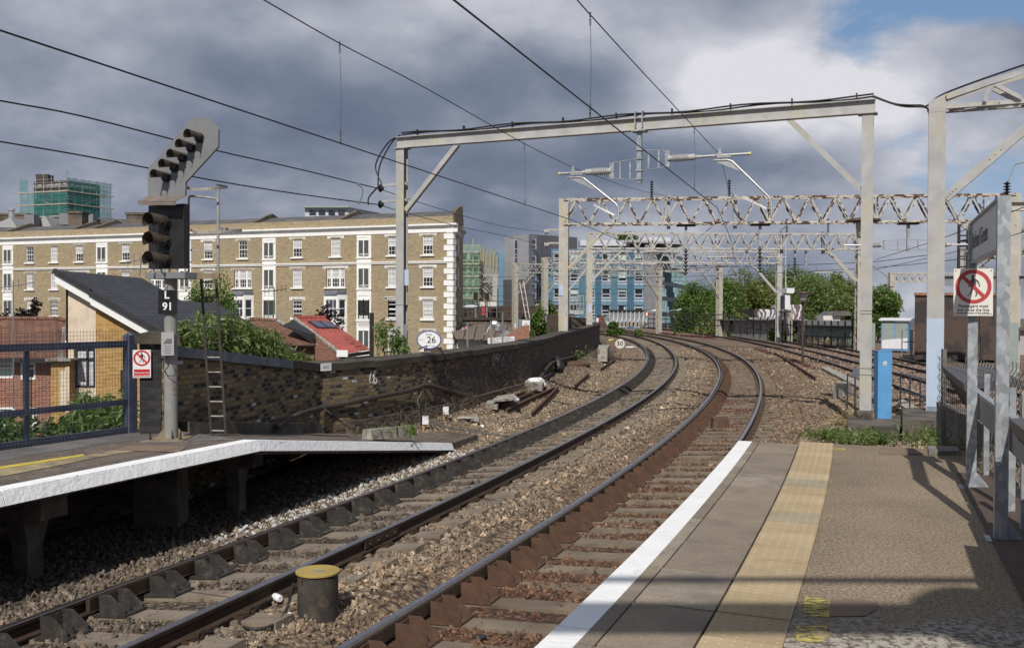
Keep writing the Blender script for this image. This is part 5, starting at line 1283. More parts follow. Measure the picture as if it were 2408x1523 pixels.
# portal behind the camera, whose shadow crosses the platform
gb0, gb1 = Vector((-9.5, -1.45, 0)), Vector((7.0, -1.45, 0)); GB = thing('overhead_gantry', 'portal gantry behind the viewer whose beam shades the platform in soft bands', 'gantry', gb1, 'overhead line gantries')
for p in (gb0, gb1): b_ = MB(); b_.ibeam(H(p, -.2), H(p, 7.15), .25, .25, .02, .014, (0, 1, 0)); b_.build('post', K['gantry'], GB)
b_ = MB(); b_.ibeam(H(gb0, 7.3), H(gb1, 7.3), .2, .32, .022, .014); b_.build('beam', K['gantry'], GB)
b_ = MB(); b_.tube([H(gb0, 8.05), H((gb0+gb1)/2, 8.0), H(gb1, 8.05)], .05, 8); b_.build('beam_cable', K['wire'], GB)
b_ = MB(); b_.lathe(Vector((1.4, -1.25, 6.8)), Z, [(.1, 0), (.4, .15), (.44, .36), (.3, .6), (.1, .66)], 16); b_.build('shadow_head', K['gantry'], GB, smooth=40); b_ = MB(); b_.beam((1.4, -1.45, 7.2), (1.4, -1.3, 7.2), .1, .1); b_.beam((1.6, -1.3, 6.75), (2.1, -1.45, 6.2), .34, .3); b_.build('shadow_arm', K['gantry'], GB)  # unseen lamp shape, added to cast the soft round shadow on the platform
# overhead wires
def onplan(P, Q, px_):
 k = ray(px_, 735); k = k.x/k.y; d = Q-P; u = (k*P.y-P.x)/(d.x-k*d.y); return P.y+d.y*u
def ol(name, label, Pn, Pk, Pf, contact_z, mess_px, drop_px, after):
 """contact wire and carrier wire of one track with their droppers"""
 t_ = thing('overhead_line', label, 'overhead wires', H(Pk, contact_z), 'overhead lines')
 dirv = (Pk-Pn); back = Pn-dirv*1.1
 b_ = MB(); b_.tube([H(back, contact_z), H(Pk, contact_z), *after], .0095, 6); b_.build('contact_wire', K['wire'], t_)
 m = [A(x, y, onplan(Pn, Pk, x)) for x, y in mess_px]; first = m[0]+(m[0]-m[1])*1.3
 b_ = MB(); b_.tube([first]+smoothpath(m, 4)+Pf, .0085, 6); b_.build('carrier_wire', K['wire'], t_)
 for x, y0_, y1_ in drop_px:
  Y = onplan(Pn, Pk, x); a, c = A(x, y0_, Y), A(x+ (0 if x > 1300 else 2), y1_, Y); 
  b_ = MB(); b_.tube([a, (a+c)/2+Vector((.012, 0, 0)), c], .004, 5)
  for q, s_ in ((a, -1), (c, 1)):
   b_.box(q+Z*s_*.0, (.02, .03, .06)); b_.tube([q+Vector((.012*math.cos(k), 0, s_*.09+.05*math.sin(k))) for k in np.linspace(0, 6.2, 9)], .0035, 4)
  b_.build('dropper', K['wire_thin'], t_)
 return t_
Lp = Vector((-4.42, 8.07, 0)); Lk = H(kl, 0); OL = ol('l', 'overhead wires of the left track, passing high behind the signal', Lp, Lk, [H(A(1465, 436.6, 33), A(1465, 436.6, 33).z), A(1523, 452.5, 40), A(1566, 460, 45)], kl.z,
[(620, 0), (800, 103), (1000, 207), (1233, 338), (1347, 394)], [(799, 103, 330), (1233, 338, 483)], [A(1434, 555, 31), A(1532, 601, 41), A(1551, 613, 45), A(1600, 655, 66)])
Rp = Vector((-.645, 7.31, 0)); Rk = H(kr, 0); OR = ol('r', 'overhead wires of the rusty right hand track, running through the middle of the sky', Rp, Rk, [A(1714, 450, 33), A(1727, 460, 43)], kr.z,
[(1357, 0), (1388, 35), (1500, 158), (1633, 300), (1694, 366)], [(1388, 35, 270), (1633, 300, 443)], [A(1713, 548, 30), A(1722, 579, 36), A(1727, 613, 44.4), A(1745, 655, 66)])
def feeder(label, pn, px1, i1, px2, zend):
 P, Q = pn, H(i1, 0); E = g2l-d2*1.0; m = [A(x, y, onplan(P, Q, x)) for x, y in px1]; m2 = [A(x, y, onplan(Q, E, x)) for x, y in px2]
 b_ = MB(); pts = [m[0]+(m[0]-m[1])]+smoothpath(m+[i1], 4); b_.tube(pts, .016, 6); b2 = MB(); b2.tube(smoothpath([i1]+m2+[H(E, zend)], 4), .012, 6)
 t_ = thing('feeder_wire', label, 'wire', i1); b_.build('black_length', K['wire'], t_); b2.build('copper_length', K['wire_cu'], t_); return t_
feeder('upper feeder wire running from the left edge to the gantry post bracket', Vector((-8.9, 16.2, 0)), [(0, 237), (200, 275), (500, 352), (700, 397)], ins1[0], [(977, 473), (1071, 502), (1183, 532)], 6.5)
feeder('lower feeder wire running from the left edge to the gantry post bracket', Vector((-9.7, 17.7, 0)), [(0, 333), (200, 367), (500, 424), (700, 456)], ins1[1], [(960, 502), (1077, 532), (1183, 554)], 5.85)
for nm, pts, lab in (('jumper_wire', [A(843, 434, 25.6), A(853, 446, 25.6), A(850, 465, 25.6), A(843, 476, 25.6)], 'short curved jumper linking the two feeder wires near the gantry'),):
 b_ = MB(); b_.tube(smoothpath(pts, 5), .014, 6)
 for q in (pts[0], pts[-1]): b_.box(q, (.09, .06, .06))
 tag(b_.build(nm, K['wire_cu'], origin=pts[0]), lab, 'wire')
# main line wires on the right and thin wires among the distant gantries
far = [([(2060, 880-270), (2140, 585), (2230, 555), (2408, 487)], 40, 22, 'long wire rising to the right past the tall pale post'), ([(2030, 640), (2180, 607), (2290, 580), (2408, 545)], 44, 26, 'wire sloping up to the right behind the station nameboard'),
 ([(1420, 640), (1700, 628), (2010, 618), (2180, 600)], 100, 50, 'nearly level wire strung before the tree tops'), ([(1400, 655), (1690, 648), (2010, 632), (2180, 618), (2408, 590)], 105, 45, 'lower level wire strung before the tree tops'),
 ([(1075, 676), (1200, 672), (1400, 668), (1600, 676)], 130, 105, 'thin wire crossing in front of the blue flats'), ([(1075, 655), (1250, 650), (1500, 655), (1620, 662)], 130, 105, 'upper thin wire crossing in front of the blue flats'),
 ([(1075, 700), (1250, 692), (1480, 690)], 130, 110, 'lowest thin wire crossing in front of the blue flats')]
for px_, Ya, Yb, lab in far:
 pts = [A(x, y, Ya+(Yb-Ya)*k/(len(px_)-1)) for k, (x, y) in enumerate(px_)]; b_ = MB(); b_.tube(smoothpath(pts, 4), .012 if Ya < 60 else .022, 5); tag(b_.build('overhead_wire', K['wire'], origin=pts[0]), lab, 'wire', 'distant overhead wires')
# right hand edge of the near platform
pN, pF = G(2352, 1270, PZ), G(2283, 1147, PZ); bv = (pF-pN); bl = bv.length; bv.normalize(); bn = Vector((-bv.y, bv.x, 0))     # bn faces the tracks
if bn.x > 0: bn = -bn
nb = thing('nameboard', 'grey station nameboard reading Bethnal Green between two galvanised posts', 'nameboard', pN)
HT = 2.5-0.0
for p in (pN, pF):
 b_ = MB(); b_.box(H(p, PZ+HT/2), (.085, .085, HT), (bn, bv, Z)); b_.build('post', K['galv'], nb)
 b_ = MB(); b_.box(H(p, PZ+.006), (.2, .2, .012), (bn, bv, Z))
 for s_ in (-1, 1): b_.prism([H(p-bn*.042, PZ+.012)+bv*s_*.03, H(p-bn*.16, PZ+.012)+bv*s_*.03, H(p-bn*.042, PZ+.16)+bv*s_*.03], bv*.006)
 b_.build('base_plate', K['galv'], nb)
ba, bb = pN+bv*.05, pF-bv*.02; bm = (ba+bb)/2; zb0, zb1 = PZ+2.13, PZ+2.49
b_ = MB(); b_.box(H(bm, (zb0+zb1)/2), (.03, (bb-ba).length, zb1-zb0), (bn, bv, Z)); b_.build('board', K['board_grey'], nb)
b_ = MB()
for z_ in (zb0-.008, zb1+.004): b_.box(H(bm, z_), (.07, (bb-ba).length, .016), (bn, bv, Z))
b_.build('board_trim', K['galv'], nb)
text('lettering', 'Bethnal Green', K['ink_soft'], H(pF-bv*.72+bn*.018, (zb0+zb1)/2-.0), -bv, Z, .21, nb, .0006, bold=.002)
# warning sign on the far post
sc2 = A(2288.5, 687, pF.y-.1)
ban_sign('warning_sign', 'faded off white sign with walking man barred, on the far nameboard post', sc2, Vector((.985, -.17, 0)), Vector((-.17, -.985, 0)), .345, .44, .158, .052, 0, [('Passengers must', -.128, .0395, K['ink_soft']), ('not cross the line', -.164, .0395, K['ink_soft']), ('Except by means of the subway', -.193, .0225, K['ink_soft'])], (K['sign_cream'], K['sign_red_faded'], K['ink_soft']), .04)
# perforated rail panels, small posts and sloping perch tops along the fence
def perf_mat():
 m, t, b = newmat('perforated_steel'); uv = t.uv(); vo = t.n('TexVoronoi'); vo.feature = 'F1'; vo.inputs['Randomness'].default_value = 0; vo.inputs['Scale'].default_value = 38; t.l(uv, vo.inputs['Vector'])
 t.l(t.mix(t.mapr(vo.outputs['Distance'], .2, .3), (.03, .03, .032), (.23, .23, .245)), b.inputs['Base Color']); b.inputs['Roughness'].default_value = .5; return m
K['perf'] = perf_mat()
K['ledge'] = M('dark_ledge', (.06, .06, .068), .5, 0, .15, 4)
def P_(u, off, z): return H(pN+bv*u-bn*off, PZ+z)          # u along the posts' line, off behind it
for u0, u1, lab in ((-2.6, .45, 'long perforated grey perch panel behind the nameboard, the nearer one'), (.55, 3.0, 'perforated grey perch panel behind the far nameboard post')):
 t_ = thing('perch_bench', lab, 'perch bench', P_((u0+u1)/2, .3, 0), 'perch benches by the fence')
 b_ = MB(); b_.hexa([P_(u0, .06, .65), P_(u1, .06, .65), P_(u1, .09, .65), P_(u0, .09, .65), P_(u0, .06, .87), P_(u1, .06, .87), P_(u1, .09, .87), P_(u0, .09, .87)]); b_.build('perforated_panel', K['perf'], t_)
 b_ = MB(); b_.beam(P_(u0, .085, .885), P_(u1, .085, .885), .06, .03); b_.build('rail', K['galv'], t_)
 for u in (u0+.5, u1-.1): b_ = MB(); b_.box(P_(u, .2, .52), (.05, .07, 1.04), (bn, bv, Z)); b_.build('leg', K['galv'], t_)
for u0, u1, lab in ((-2.4, -.4, 'dark sloping ledge over the fence, cut off by the right edge of the photo'), (3.1, 6.2, 'dark sloping ledge over the fence behind the far nameboard post')):
 t_ = thing('sloping_ledge', lab, 'ledge', P_((u0+u1)/2, .5, .8))
 b_ = MB(); b_.prism([P_(u0, .0, .93), P_(u0, .55, .97), P_(u0, .55, .88), P_(u0, .02, .84)], bv*(u1-u0)); b_.build('top', K['ledge'], t_)
 b_ = MB(); b_.prism([P_(u0, .03, .835), P_(u0, .09, .84), P_(u0, .3, .45), P_(u0, .25, .45)], bv*(u1-u0)); b_.build('brace_board', K['ladder'], t_)
# brick kerb under the posts
b_ = MB(); b_.hexa([P_(-3.4, -.06, -.3), P_(3.0, -.06, -.3), P_(3.0, .42, -.3), P_(-3.4, .42, -.3), P_(-3.4, -.06, .012), P_(3.0, -.06, .012), P_(3.0, .42, .04), P_(-3.4, .42, .04)]); tag(b_.build('brick_kerb', brickmat('kerb_brick', [(0, (.09, .055, .04)), (1, (.15, .095, .065))], (.06, .05, .04), .11, .075, .01), origin=P_(0, .2, 0)), 'low brick kerb under the galvanised posts', 'kerb')
# chain link fence with concrete wall behind
def chain(a, c, z0, za, zc_, name, lab, step=.05, r=.0032, wav=.012):
 a, c = Vector(a), Vector(c); d = c-a; L = math.hypot(d.x, d.y); v = Vector((d.x, d.y, 0)).normalized(); n_ = Vector((v.y, -v.x, 0)); b_ = MB(); N = int(L/step)
 for k in range(N+1):
  u = k/N; p = a+d*u; zt_ = za+(zc_-za)*u; m_ = int((zt_-z0)/step); pts = []
  for j in range(m_+1): pts.append(H(p, z0+j*step)+v*(step*.5*(1 if (j+k) % 2 else -1))+n_*(wav*(1 if j % 2 else -1)))
  for j in range(len(pts)-1): b_.beam(pts[j], pts[j+1], r*2, r*2, n_)
 t_ = thing(name, lab, 'fence', a); b_.build('wire_mesh', K['chain'], t_, fixn=False)
 return t_, v, n_
q0, q1, q2 = P_(3.05, .55, 0), P_(5.6, .3, 0), P_(-3.2, 1.5, 0)
ca_, cb_ = A(2210, 1040, 12.3), P_(-2.6, .78, 0)
cf, v_, n_ = chain(H(P_(-2.8, .82, 0), 0), H(A(2207, 900, 13.2), 0), PZ-.75, PZ+1.42, PZ+1.05, 'chain_link_fence', 'rusty sagging chain link fence behind the perch benches', .075, .0026)
for u in (.08, .5, .995):
 p = H(P_(-2.8, .82, 0), 0)+(H(A(2207, 900, 13.2), 0)-H(P_(-2.8, .82, 0), 0))*u; b_ = MB(); b_.box(H(p+n_*.06*(1 if n_.x > 0 else -1), PZ+.2), (.055, .055, 1.9)); b_.build('fence_post', K['chain'], cf)
b_ = MB(); a, c = H(P_(-3.2, 1.35, 0), 0), H(A(2212, 900, 15.0), 0); d = (c-a).normalized(); n3_ = Vector((d.y, -d.x, 0)); 
b_.box(H((a+c)/2, .35), (.12, (c-a).length, 1.6), (n3_, d, Z)); tag(b_.build('concrete_fence', K['concrete'], origin=H(c, 0)), 'weathered concrete panel wall behind the chain link fence', 'wall')
# equipment kiosk just outside the frame, its shadow falls on the platform
kp = Vector((2.83, 4.62, 0)); kd = Vector((math.sin(R(21.6)), math.cos(R(21.6)), 0)); ks = Vector((kd.y, -kd.x, 0)); kc = kp-kd*.78+ks*.75
t_ = thing('kiosk', 'square platform kiosk just out of the picture that shades the lower right corner', 'kiosk', H(kc, PZ)); b_ = MB(); b_.box(H(kc, PZ+1.0), (1.5, 1.55, 2.0), (ks, kd, Z)); b_.build('case', K['cab_grey'], t_)
# blue telephone post, railings, lamp posts, cabinets
pb_ = G(2080, 997, -.0); t_ = thing('telephone_post', 'bright blue tall narrow telephone cabinet with a small handset label', 'telephone post', pb_)
k_ = pb_.y/F; wv_ = 33*k_
b_ = MB(); b_.box(H(pb_, .85)+Vector((0, .12, 0)), (wv_, .24, 1.66)); b_.build('case', K['phone_blue'], t_)
b_ = MB(); b_.box(H(pb_, 1.685)+Vector((0, .12, 0)), (wv_+.012, .252, .015)); b_.build('lid', K['phone_blue'], t_)
b_ = MB(); b_.box(H(pb_, -.06)+Vector((-.08, .1, 0)), (.09, .15, .16)); b_.box(H(pb_, -.06)+Vector((.1, .1, 0)), (.1, .15, .16)); b_.build('plinth', K['wood'], t_)
lp_ = A(2081, 854, pb_.y-.002); b_ = MB(); b_.box(lp_, (.085, .004, .085)); b_.build('label_plate', K['sign_cream'], t_)
b_ = MB(); pts = [lp_+Vector((x, -.003, z)) for x, z in ((-.012, .028), (-.022, .018), (-.02, 0), (-.008, -.018), (.01, -.024), (.02, -.016))]; [b_.beam(pts[k], pts[k+1], .008, .01 if k in (0, 4) else .006, (0, 1, 0)) for k in range(5)]; b_.build('handset_symbol', K['black'], t_)
def railing(name, lab, pts, h, npost, rails, r=.022, mat='steel_grey', grp=None, tops=False):
 pts = [Vector(p) for p in pts]; t_ = thing(name, lab, 'railing', pts[0], grp); seg = [(pts[i+1]-pts[i]).length for i in range(len(pts)-1)]; L = sum(seg)
 def at(u):
  x = u*L
  for i, s_ in enumerate(seg):
   if x <= s_+1e-6: return pts[i]+(pts[i+1]-pts[i])*(x/s_)
   x -= s_
  return pts[-1]
 for k in range(npost): p = at(k/(npost-1)); b_ = MB(); b_.tube([p, p+Z*(h+(.12 if tops else 0))], r, 6); b_.build('post', K[mat], t_)
 for z_ in rails: b_ = MB(); b_.tube([p+Z*z_ for p in pts], r*.9, 6); b_.build('rail', K[mat], t_)
 return t_
railing('railing', 'short grey tubular railing between the blue phone post and the tall pale post', [G(2117, 957, .0), G(2185, 985, 0)+Vector((0, -.1, 0))], .95, 4, (.93, .47), .02)
railing('railing', 'short grey tubular railing just left of the plain gantry post', [G(1992, 962, 0), G(2030, 986, 0)], .95, 3, (.93, .47), .02)
b_ = MB(); q = A(2014, 875, 23.0); b_.box(q, (.14, .1, .2)); tag(b_.build('junction_box', K['plastic_white'], origin=q), 'small white box on the railing left of the plain gantry post', 'box')
def lamp(name, lab, base, h, sq=True):
 t_ = thing(name, lab, 'lamp post', base, 'brown lamp posts'); b_ = MB(); b_.tube([base, base+Z*(h*.86)], .07, 8, r2=.06); b_.build('post', K['post_brown'], t_)
 b_ = MB(); b_.lathe(base+Z*h*.86, Z, [(.12, 0), (.17, .05), (.2, .36), (.2, .42)], 14); b_.build('lantern', K['lamp_glass'], t_, smooth=40); b_ = MB(); b_.lathe(base+Z*(h*.86+.42), Z, [(.22, 0), (.46, .03), (.44, .08), (.1, .14)], 16); b_.build('cap', K['post_brown'], t_); return t_
lamp('lamp_post', 'brown lamp post standing alone beside the main line track', G(1887, 857, -.1), 3.75)
lamp('lamp_post', 'brown lamp post half hidden behind the plain gantry post', A(2026.5, 975, 25.5), 5.6)
def cabinet(name, lab, base, w, d, h, ang, mat='cab_grey', white=False, roof=None, blue=False):
 x, y = Vector((math.cos(ang), math.sin(ang), 0)), Vector((-math.sin(ang), math.cos(ang), 0)); t_ = thing(name, lab, 'cabinet', base); b_ = MB(); b_.box(base+Z*h/2, (w, d, h), (x, y, Z)); b_.build('case', K['phone_blue' if blue else mat], t_)
 for s_ in (-1, 1): b_ = MB(); b_.box(base+x*s_*w*.235-y*(d/2+.008)+Z*h*.52, (w*.44, .02, h*.9), (x, y, Z)); b_.build('door', K[mat], t_)
 if white: b_ = MB(); b_.hexa([base+x*a*w/2-y*(d/2+.02+e)+Z*z_ for e, in ((0,), (.004,)) for a, z_ in ((-.94, .12), (.94, .12), (.94, h*.45), (-.94, h*.36))]); b_.build('white_paint_patch', K['cab_white'], t_)
 if roof: b_ = MB(); b_.hexa([base+x*a*(w/2+.15)+y*e*(d/2+.2)+Z*(h+.1+.12*(e > 0)+k) for k in (0, .07) for a, e in ((-1, -1), (1, -1), (1, 1), (-1, 1))]); b_.build('roof', K['cab_white'], t_)
 return t_
cb = G(2106, 823, 0); cabinet('equipment_cabinet', 'blue sided equipment cabinet with white roof and grey doors half painted white', cb, 1.75, 1.2, 1.95, -.5, white=True, roof=True, blue=True); cabinet('equipment_cabinet', 'plain grey green equipment cabinet left of the white roofed one', cb+Vector((-1.5, 1.3, 0)), 1.1, 1.2, 1.85, -.4)
for k, (x, lab) in enumerate(((2150, 'short grey hand railing loop beside the brown hut, the left one'), (2171, 'short grey hand railing loop beside the brown hut, the right one'))):
 p = G(x, 842, 0)+Vector((0, 1, 0)); b_ = MB(); e = Vector((.55, -.1, 0)); b_.tube([p-e*.5, p-e*.5+Z*1.6, p+e*.5+Z*1.6, p+e*.5], .035, 6); b_.tube([p-e*.5+Z*.9, p+e*.5+Z*.9], .03, 6); tag(b_.build('hand_loop', K['steel_grey'], origin=p), lab, 'handrail')
hb = G(2150, 845, 0); t_ = thing('brown_hut', 'square dark brown rendered hut behind the tall pale post', 'hut', hb); b_ = MB(); b_.hexa([hb, hb+Vector((4.6, -.6, 0)), hb+Vector((7.4, 5, 0)), hb+Vector((2.9, 6, 0)), hb+Z*3.55, hb+Vector((4.6, -.6, 3.55)), hb+Vector((7.4, 5, 3.55)), hb+Vector((2.9, 6, 3.55))]); b_.build('wall', K['brown_box'], t_)
b_ = MB(); b_.hexa([hb+Vector(q) for q in ((-.1, -.1, 3.552), (4.7, -.7, 3.552), (7.5, 5.1, 3.552), (2.8, 6.1, 3.552), (-.1, -.1, 3.7), (4.7, -.7, 3.7), (7.5, 5.1, 3.7), (2.8, 6.1, 3.7))]); b_.build('brick_coping', K['brick_red'], t_)
# trough route, concrete blocks at the platform end
b_ = MB(); b_.prism([G(*q, -.19) for q in ((1900, 1014), (2155, 1012), (2165, 1043), (1895, 1043))], (0, 0, .38)); b_ = MB()
def block(name, lab, px, z0, h, mat, cat='block', jit=0):
 b_ = MB(); q = [G(x, y, z0) for x, y in px]; b_.prism(q, (0, 0, h)); return tag(b_.build(name, K[mat], origin=q[0]), lab, cat)
block('concrete_block', 'long low concrete block with weeds before it, at the platform end', [(1992, 1040), (2152, 1040), (2138, 1008), (1994, 1008)], -.2, .33, 'concrete_dark')
block('concrete_block', 'taller brown concrete block under the tall pale post', [(2122, 1046), (2216, 1046), (2204, 1010), (2122, 1010)], -.2, .52, 'concrete_dark')
block('cable_trough', 'pale concrete cable trough lid running beside the main line track', [(1930, 868), (1945, 866), (2040, 912), (2020, 917)], -.12, .1, 'concrete_pale', 'trough'); block('cable_trough', 'pale concrete cable trough lid beyond the short tubular railing', [(2122, 945), (2190, 985), (2190, 1005), (2110, 955)], -.12, .1, 'concrete_pale', 'trough')
block('concrete_block', 'broken pale concrete block with a dark hole left of the plain gantry post', [(1958, 938), (1990, 932), (2000, 925), (1968, 928)], -.15, .42, 'concrete_pale')
# 30 speed sign
K['rim'] = M('faded_red_rim', (.25, .1, .09), .6)
sp0 = GZ(1460, 850); t_ = thing('speed_sign', 'small round speed sign reading 30 on a low stake left of the curve', 'sign', sp0); b_ = MB(); b_.beam(sp0, sp0+Z*.5, .06, .05, (0, 1, 0)); b_.build('stake', K['post_brown'], t_)
cc = A(1457.5, 808, sp0.y-.05); n_ = Vector((-.02, -1, 0)).normalized(); b_ = MB(); disc(b_, cc, n_, 0, .3, .012, 32); b_.build('plate', K['rim'], t_, fixn=False); b_ = MB(); disc(b_, cc+n_*.012, n_, 0, .262, .003, 32); b_.build('face', K['sign_cream'], t_, fixn=False); text('lettering', '30', K['black'], cc+n_*.018, (1, 0, 0), Z, .37, t_, .001, bold=.006)
# oval bridge number sign on the parapet
oc = A(1009, 799, 21.0); t_ = thing('bridge_sign', 'white oval sign with blue rim reading Bridge 26 above the parapet', 'sign', oc); n_ = Vector((-.12, -.99, 0)).normalized(); rt = Vector((-n_.y, n_.x, 0)); r_v = .205
b_ = MB(); disc(b_, oc, n_, 0, r_v, .008, 48, sx=1.36); b_.build('plate', K['sign_blue'], t_, fixn=False); b_ = MB(); disc(b_, oc+n_*.008, n_, 0, r_v*.9, .003, 48, sx=1.39); b_.build('face', K['sign_white'], t_, fixn=False)
f = oc+n_*.0125; text('lettering', '26', K['black'], f+rt*.055-Z*.004, rt, Z, .21, t_, .0006, bold=.0015); text('lettering', 'Bridge', K['ink_soft'], f+Z*.125, rt, Z, .055, t_, .0006); text('lettering', 'LTN1 -', K['ink_soft'], f-rt*.175, rt, Z, .05, t_, .0006); text('lettering', '1m 374 yds', K['ink_soft'], f-Z*.135+rt*.02, rt, Z, .05, t_, .0006)
b_ = MB(); b_.beam(oc-n_*.04+Z*.1, oc-n_*.04-Z*.28, .05, .02); b_.build('bracket', K['steel_grey'], t_)
b_ = MB(); q = A(1020, 813, 21.6); b_.box(A(1018, 821, 21.9), (.42, .1, .1)); tag(b_.build('steel_plate', K['rust_red'], origin=A(1018, 821, 21.9)), 'rusty flat steel bar lying on the coping behind the oval sign', 'steel bar')
# canister with yellow lid
cp0 = G(738, 1463, -.04)+Vector((0, .16, 0)); kk = cp0.y/F; rr = 47.5*kk; hh = 2.565-(1343-733)/F*cp0.y+.04; t_ = thing('track_canister', 'stout black steel canister with a flat yellow lid beside the left track', 'canister', cp0)
b_ = MB(); b_.lathe(cp0, Z, [(rr, -.1), (rr, hh-.02)], 40); b_.build('body', K['canister'], t_, smooth=40); b_ = MB(); b_.lathe(cp0, Z, [(rr*1.02, hh-.022), (rr*1.09, hh-.018), (rr*1.09, hh-.004), (rr*1.0, hh)], 40); b_.build('lid', K['lid_yellow'], t_)
b_ = MB(); b_.box(cp0+Vector((.01, -.04, hh+.002)), (.085, .05, .004)); b_.build('label_plate', K['steel_grey'], t_); b_ = MB(); b_.box(cp0+Vector((-rr*.6, -rr*.84, hh-.05)), (.012, .012, .07)); b_.build('latch', K['rust'], t_)
b_ = MB(); b_.tube(smoothpath([GZ(690, 1440, .25), GZ(676, 1440, .05)]+[GZ(x, y, .03) for x, y in ((660, 1462), (630, 1482), (590, 1486), (562, 1472), (580, 1450), (600, 1440), (560, 1430))], 6), .013, 7); tag(b_.build('track_cable', K['cable'], origin=G(640, 1475, -.18)), 'thick black cable looping from the canister across the stones', 'cable')
# check rail end bar and drinks can, cups and other litter
def can(lab, px, z, r, h, ang, mat, cat='can', nm='drinks_can'):
 p = (GZ(*px, .02) if z < .1 else G(*px, z))+Z*r; a = Vector((math.cos(ang), math.sin(ang), .05)); t_ = thing(nm, lab, cat, p); b_ = MB(); b_.lathe(p-a*h/2, a, [(r*.8, 0), (r, .008), (r, h-.01), (r*.78, h)], 16); b_.build('body', K[mat], t_, smooth=40); b_ = MB(); b_.lathe(p-a*h*.18, a, [(r*1.01, 0), (r*1.01, h*.3)], 16); b_.build('label_band', K['sign_white'], t_, smooth=40); return t_
can('blue drinks can lying by the rail near the black canister', (390, 1383), -.17, .033, .165, .2, 'tin_blue'); can('white paper cup lying left of the canister', (652, 1418), -.16, .033, .1, 2.4, 'plastic_white', 'cup', 'paper_cup')
def crumple(nm, lab, p, sx, sy, sz, mat, cat, seed=1, amp=.35):
 bm = bmesh.new(); bmesh.ops.create_icosphere(bm, subdivisions=3, radius=1); r = random.Random(seed); dirs = [(Vector((r.uniform(-1, 1), r.uniform(-1, 1), r.uniform(-1, 1))).normalized(), r.uniform(-amp, amp)) for _ in range(26)]
 b_ = MB()
 for v in bm.verts:
  k = 1+sum(a*max(0, v.co.normalized().dot(d))**9 for d, a in dirs); b_.v.append((p[0]+v.co.x*k*sx, p[1]+v.co.y*k*sy, p[2]+max(-.5, v.co.z*k)*sz))
 for f_ in bm.faces: b_.f.append(tuple(v.index for v in f_.verts)); b_.m.append(0)
 bm.free(); return tag(b_.build(nm, K[mat], origin=p), lab, cat)
for nm, lab, px, z, s3, mat, cat in (('plastic_bag', 'white plastic bag slumped on the concrete block by the wall', (1266, 905), .25, (.28, .2, .2), 'bag_white', 'bag'), ('plastic_sheet', 'torn white plastic sheet on the stones by the 30 sign', (1478, 817), .02, (.7, .4, .1), 'bag_white', 'plastic sheet'), ('plastic_bag', 'small yellow wrapper near the far end of the parapet', (1437, 801), .0, (.3, .2, .12), 'yellow_cap', 'wrapper'),
 ('paper_cup', 'small white crumpled cup on the stones left of the rails', (1133, 1005), .0, (.06, .05, .06), 'plastic_white', 'cup'), ('plastic_sheet', 'dirty pale plastic sheet beside the flat paving slab', (1085, 985), .12, (.3, .16, .05), 'concrete_pale', 'plastic sheet'), ('paper_scrap', 'scrap of white paper at the foot of the canister', (682, 1452), -.16, (.03, .03, .03), 'plastic_white', 'paper'),
 ('paper_scrap', 'white scrap by the bracket nearest the left edge', (120, 1497), -.17, (.08, .06, .03), 'concrete_pale', 'paper'), ('rag', 'dark red rusty scrap by the parapet footing', (1362, 862), .1, (.5, .25, .2), 'rust_red', 'scrap'), ('bucket_scrap', 'black dented bucket standing against the parapet', (1312, 872), .25, (.22, .22, .4), 'sig_black', 'bucket')):
 crumple(nm, lab, (G(*px, z) if z > .2 else GZ(*px))+Z*s3[2]*.3, *s3, mat, cat, len(lab))
# scrap rails and slabs on the stones by the wall
def scraprail(lab, a, c, za, zc_, up=Z):
 a, c = GZ(*a, .01), GZ(*c, .01+abs(zc_-za)); d = (c-a); s_ = Vector((d.y, -d.x, 0)).normalized(); b_ = MB(); b_.sweep([(a+Z*.15, s_), (c+Z*.15, s_)], RAILP); return tag(b_.build('scrap_rail', K['rust_red'], origin=a), lab, 'rail', 'scrap rails')
scraprail('nearest dark scrap rail of the pile, lying apart at an angle', (1250, 984), (1313, 922), .0, .05); scraprail('long rusty scrap rail at the front of the pile', (1192, 975), (1303, 924), .02, .06); scraprail('rusty scrap rail second in the pile', (1178, 966), (1262, 930), .03, .07); scraprail('rusty scrap rail at the back of the pile by the slab', (1165, 958), (1235, 934), .05, .09)
scraprail('short brown scrap rail lying by itself below the 30 sign', (1352, 915), (1385, 887), .02, .04); scraprail('flat brown scrap strip lying nearest to the 30 sign', (1412, 874), (1447, 852), -.06, -.04); scraprail('rusty scrap rail lying on the stones toward the lamp post', (1822, 833), (1918, 897), -.28, -.26)
def slab(lab, px, z, t_, mat='concrete_pale', nm='paving_slab', cat='slab'): b_ = MB(); g0 = GZ(*px[0]).z+(.12 if z > .25 and t_ < .1 else 0); q = [G(x, y, g0) for x, y in px]; b_.prism(q, (0, 0, t_)); return tag(b_.build(nm, K[mat], origin=q[0]), lab, cat)
slab('pale square paving slab lying on the stones near the marker posts', [(1096, 988), (1126, 992), (1120, 968), (1088, 967)], .12, .05); slab('pale slab resting on the back of the scrap rail pile', [(1157, 945), (1220, 940), (1208, 930), (1170, 934)], .3, .05); slab('small pale stone block left of the scrap rails', [(1143, 960), (1170, 963), (1175, 952), (1146, 950)], .1, .12)
slab('grey concrete block under the white plastic bag', [(1234, 915), (1275, 920), (1282, 908), (1238, 904)], .1, .22); slab('pale concrete box beside tangled wire near the end of the parapet', [(1406, 850), (1428, 850), (1434, 838), (1408, 838)], .0, .65, nm='concrete_box', cat='box')
